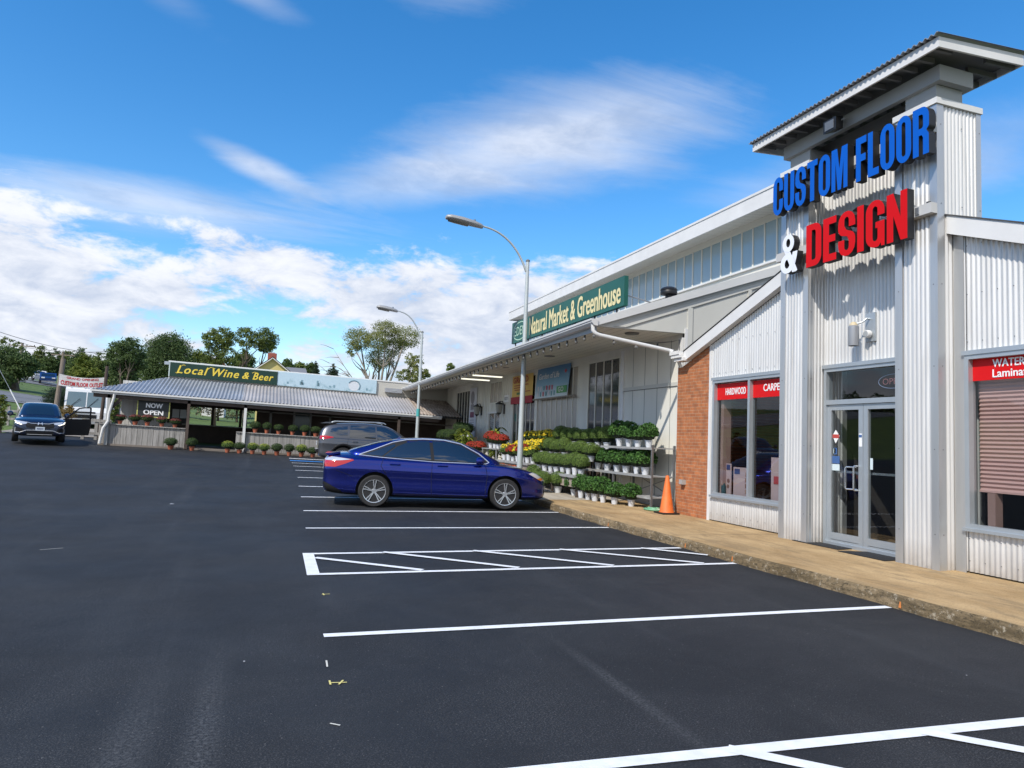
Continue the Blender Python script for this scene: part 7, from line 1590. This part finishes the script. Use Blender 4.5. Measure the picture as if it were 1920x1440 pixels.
# ================================================================ yellow house behind the sign
Yh = 54; t = Thing('yellow_house', 'yellow gabled house with brick chimney behind the wine sign', 'house', (0, Yh, zg(0, Yh)))
xa, xb = at(478, Yh), at(530, Yh); zr, ze = zpx(502, 671, Yh), zpx(502, 690, Yh); g0 = zg(0, Yh) - 1; xm = (xa + xb) / 2
t.part('gable_wall', MB().m(mat('yellow_siding', (.60, .50, .20), .7, var=.06, vscale=1)).prism([(xa, Yh, g0), (xb, Yh, g0), (xb, Yh, ze), (xm, Yh, zr), (xa, Yh, ze)], (0, 0, 0), (0, 6, 0)))
rf = MB().m(M_ROOFD); sl = (zr - ze) / (xm - xa)
for s_ in (-1, 1):
    e = xm + s_ * (xm - xa + .55); zE = zr - sl * abs(e - xm); rf.raw([(xm, Yh - .1, zr + .12), (e, Yh - .1, zE + .12), (e, Yh + 6.2, zE + .12), (xm, Yh + 6.2, zr + .12)], [(0, 1, 2, 3)] if s_ < 0 else [(3, 2, 1, 0)])
ro = t.part('roof', rf); tr = MB().m(M_WHITE)
for s_ in (-1, 1): e = xm + s_ * (xm - xa + .55); tr.bar((xm, Yh - .12, zr + .0), (e, Yh - .12, zr - sl * abs(e - xm)), .06, .24, (0, 1, 0)); tr.box((min(xm + s_ * (xm - xa) - .05, e), Yh - .12, zr - sl * abs(e - xm) - .18), (max(xm + s_ * (xm - xa) - .05, e), Yh - .01, zr - sl * abs(e - xm) - .1))
t.part('rake_trim', tr); cxm = at(503, Yh); t.part('chimney', MB().m(mat('chimney_brick', (.30, .09, .06), .9)).box((cxm - .32, Yh + 1, zr - .5), (cxm + .32, Yh + 1.6, zpx(503, 659, Yh))).m(M_GREYTRIM).box((cxm - .2, Yh + 1.1, zpx(503, 659, Yh)), (cxm + .2, Yh + 1.5, zpx(503, 657, Yh))), ro)
zs0 = zpx(555, 694, 58); xs0, xs1 = at(528, 58), at(578, 58); t.part('side_roof', MB().m(mat('grey_shingle', (.17, .18, .20), .9)).raw([(xs0, 57, zs0 - 1.2), (xs1, 57, zs0 - 1.2), (xs1 - .3, 60.5, zs0 + .4), (xs0, 60.5, zs0 + .4)], [(0, 1, 2, 3)])); t.part('side_wall', MB().m(mat('yellow_siding', (.60, .50, .20))).box((xs0, 57.3, g0), (xs1 - .3, 60, zs0 - 1.2)))
t = Thing('white_house', 'white gable end barely seen between loose trees', 'house', (at(398, 80), 80, zg(-5, 80))); xw = at(398, 80); zt = zpx(398, 672, 80)
t.part('gable_wall', MB().m(M_WHITE).prism([(xw - 1.1, 80, zg(-5, 80)), (xw + 1.1, 80, zg(-5, 80)), (xw + 1.1, 80, zt - .8), (xw, 80, zt), (xw - 1.1, 80, zt - .8)], (0, 0, 0), (0, 4, 0))); t.part('roof_edge', MB().m(mat('chimney_brick', (.30, .09, .06))).bar((xw - 1.2, 79.9, zt - .85), (xw, 79.9, zt + .05), .1, .12).bar((xw, 79.9, zt + .05), (xw + 1.2, 79.9, zt - .85), .1, .12))

# ================================================================ poles, wires, banner, fences
M_WOODP = mat('pole_wood', (.22, .18, .145), .9, var=.25, vscale=3, streak=(6, 6, .4)); M_WOODD = mat('dark_post_wood', (.075, .055, .045), .9)
def pole(px_t, py_t, px_b, py_b, y, r, m, label, arm=0, name='utility_pole', z_b=None):
    xt, zt = at(px_t, y), zpx(px_t, py_t, y); xb = at(px_b, y); g_ = zg(xb, y) - .2; t = Thing(name, label, 'pole', (xb, y, g_))
    t.part('shaft', MB().m(m).tube([(xb, y, g_), (xt, y, zt)], [r, r * .8], 10), smooth=True)
    if arm: t.part('crossarm', MB().m(m).bar((xt - arm, y - .05, zt - .35), (xt + arm, y - .05, zt - .35), .10, .12)); mb = MB().m(M_PLASTIC); [mb.lathe([(.04, zt - .29), (.06, zt - .2), (.02, zt - .14)], (xt + u * arm, y - .05, 0), n=8) for u in (-.9, -.35, .35, .9)]; t.part('insulators', mb)
    return xt, zt
pole(109, 672, 101, 768, 38.6, .125, M_WOODP, 'thick weathered pole holding the banner left end', name='banner_pole')
pole(193, 686, 189, 800, 37.6, .085, M_WOODD, 'dark square pole holding the banner right end', name='banner_pole')
far1 = pole(108, 659, 107, 720, 88, .16, M_WOODP, 'far utility pole with crossarm behind the banner pole', 1.1)
far2 = pole(29, 642, 28, 715, 92, .16, M_WOODP, 'far utility pole with double arms at the left', 1.3)
far3 = pole(161, 694, 161, 726, 90, .10, M_FLASH, 'pale far pole above the banner middle', .8)
def wire_(name, a, b, sag, label, r=.022):
    a, b = Vector(a), Vector(b); pts = [a + (b - a) * u + Vector((0, 0, -sag * 4 * u * (1 - u))) for u in [i / 24 for i in range(25)]]; single(name, MB().m(mat('cable_black', (.03, .03, .035), .6)).tube(pts, r, 5), label, 'cable', tuple(a), 'power cables at the left')
P_ = lambda px, py, y: (at(px, y), y, zpx(px, py, y))
wire_('power_cable', P_(-60, 606, 70), P_(300, 662, 74), 1.0, 'upper power cable falling from the left frame edge'); wire_('power_cable', P_(-60, 612, 71), P_(300, 664, 75), 1.2, 'second power cable just below the upper one', .014)
wire_('power_cable', P_(31, 650, 92), P_(300, 642, 90), .8, 'level power cable from the far left pole', .020); wire_('power_cable', P_(29, 652, 92), P_(108, 661, 88), .6, 'low cable between the two far poles', .014)
t = Thing('guy_wire', 'pale guy wire slanting down at the left of the SUV', 'guy wire', (at(35, 42), 42, zg(-11, 42))); t.part('guard', MB().m(M_TXT).cyl(P_(37, 768, 42), P_(14, 730, 42), .030, 8)); t.part('cable', MB().m(M_FLASH).cyl(P_(14, 730, 42), P_(-20, 676, 42), .012, 6))
# the banner between its poles, hanging slack
Yb = 37.9; t = Thing('banner', 'slack white banner with red words CUSTOM FLOOR OUTLET between poles', 'banner', (at(150, Yb), Yb, 3.3)); mb = MB().m(mat('banner_cloth', (.60, .60, .60), .7, var=.05, vscale=3))
xl, xr_ = at(104, Yb), at(193, Yb); zl1, zl0, zr1, zr0 = zpx(104, 700, Yb), zpx(104, 722, Yb), zpx(193, 707, Yb), zpx(193, 728, Yb); nB = 24
def bpt(u, v):
    sag = .20 * 4 * u * (1 - u); zt = zl1 + (zr1 - zl1) * u - sag * (.55); zb = zl0 + (zr0 - zl0) * u - .06 * 4 * u * (1 - u); return (xl + (xr_ - xl) * u, Yb + .04 * math.sin(u * 9 + v * 3), zb + (zt - zb) * v)
mb.raw([bpt(i / nB, j / 6) for i in range(nB + 1) for j in range(7)], [(i * 7 + j, (i + 1) * 7 + j, (i + 1) * 7 + j + 1, i * 7 + j + 1) for i in range(nB) for j in range(6)]); t.part('cloth', mb)
def warp(s, u0, u1, v0, v1, m, nm, bold):
    vs, fs = text_data(s, bold); x0 = min(v.x for v in vs); x1 = max(v.x for v in vs); y0 = min(v.y for v in vs); y1 = max(v.y for v in vs); w = MB().m(m)
    P = [bpt(u0 + (u1 - u0) * (v.x - x0) / (x1 - x0), v0 + (v1 - v0) * (v.y - y0) / (y1 - y0)) for v in vs]; w.raw([(p[0], p[1] - .012, p[2]) for p in P], fs); t.part(nm, w)
M_REDT = mat('banner_red_ink', (.48, .02, .025), .6)
warp('CUSTOM FLOOR OUTLET', .04, .94, .12, .52, M_REDT, 'lettering', .03); warp('GRAND OPENING', .16, .84, .72, .93, M_REDT, 'lettering', .02)
t.part('rope', MB().m(M_WOODP).cyl(bpt(0, 1), (xl - .1, Yb + .6, zl1 + .05), .008, 5).cyl(bpt(1, 1), (xr_ + .05, Yb - .2, zr1 + .05), .008, 5))
def rail_fence(name, px0, px1, y, h, label, n=3, rails=(.35, .75)):
    x0, x1 = at(px0, y), at(px1, y); t = Thing(name, label, 'fence', ((x0 + x1) / 2, y, zg((x0 + x1) / 2, y)))
    for x in frange(x0, x1, n): t.part('post', MB().m(M_PLANK).box((x - .06, y - .06, zg(x, y) - .1), (x + .06, y + .06, zg(x, y) + h)))
    for r_ in rails: t.part('rail', MB().m(M_PLANK).bar((x0, y - .07, zg(x0, y) + h * r_), (x1, y - .07, zg(x1, y) + h * r_), .04, .12))
rail_fence('rail_fence', -40, 34, 43, 1.0, 'old timber rail fence left of the SUV', 4); rail_fence('rail_fence', 158, 207, 36.5, .95, 'grey timber rail fence in front of the white van', 2, (.30, .92))
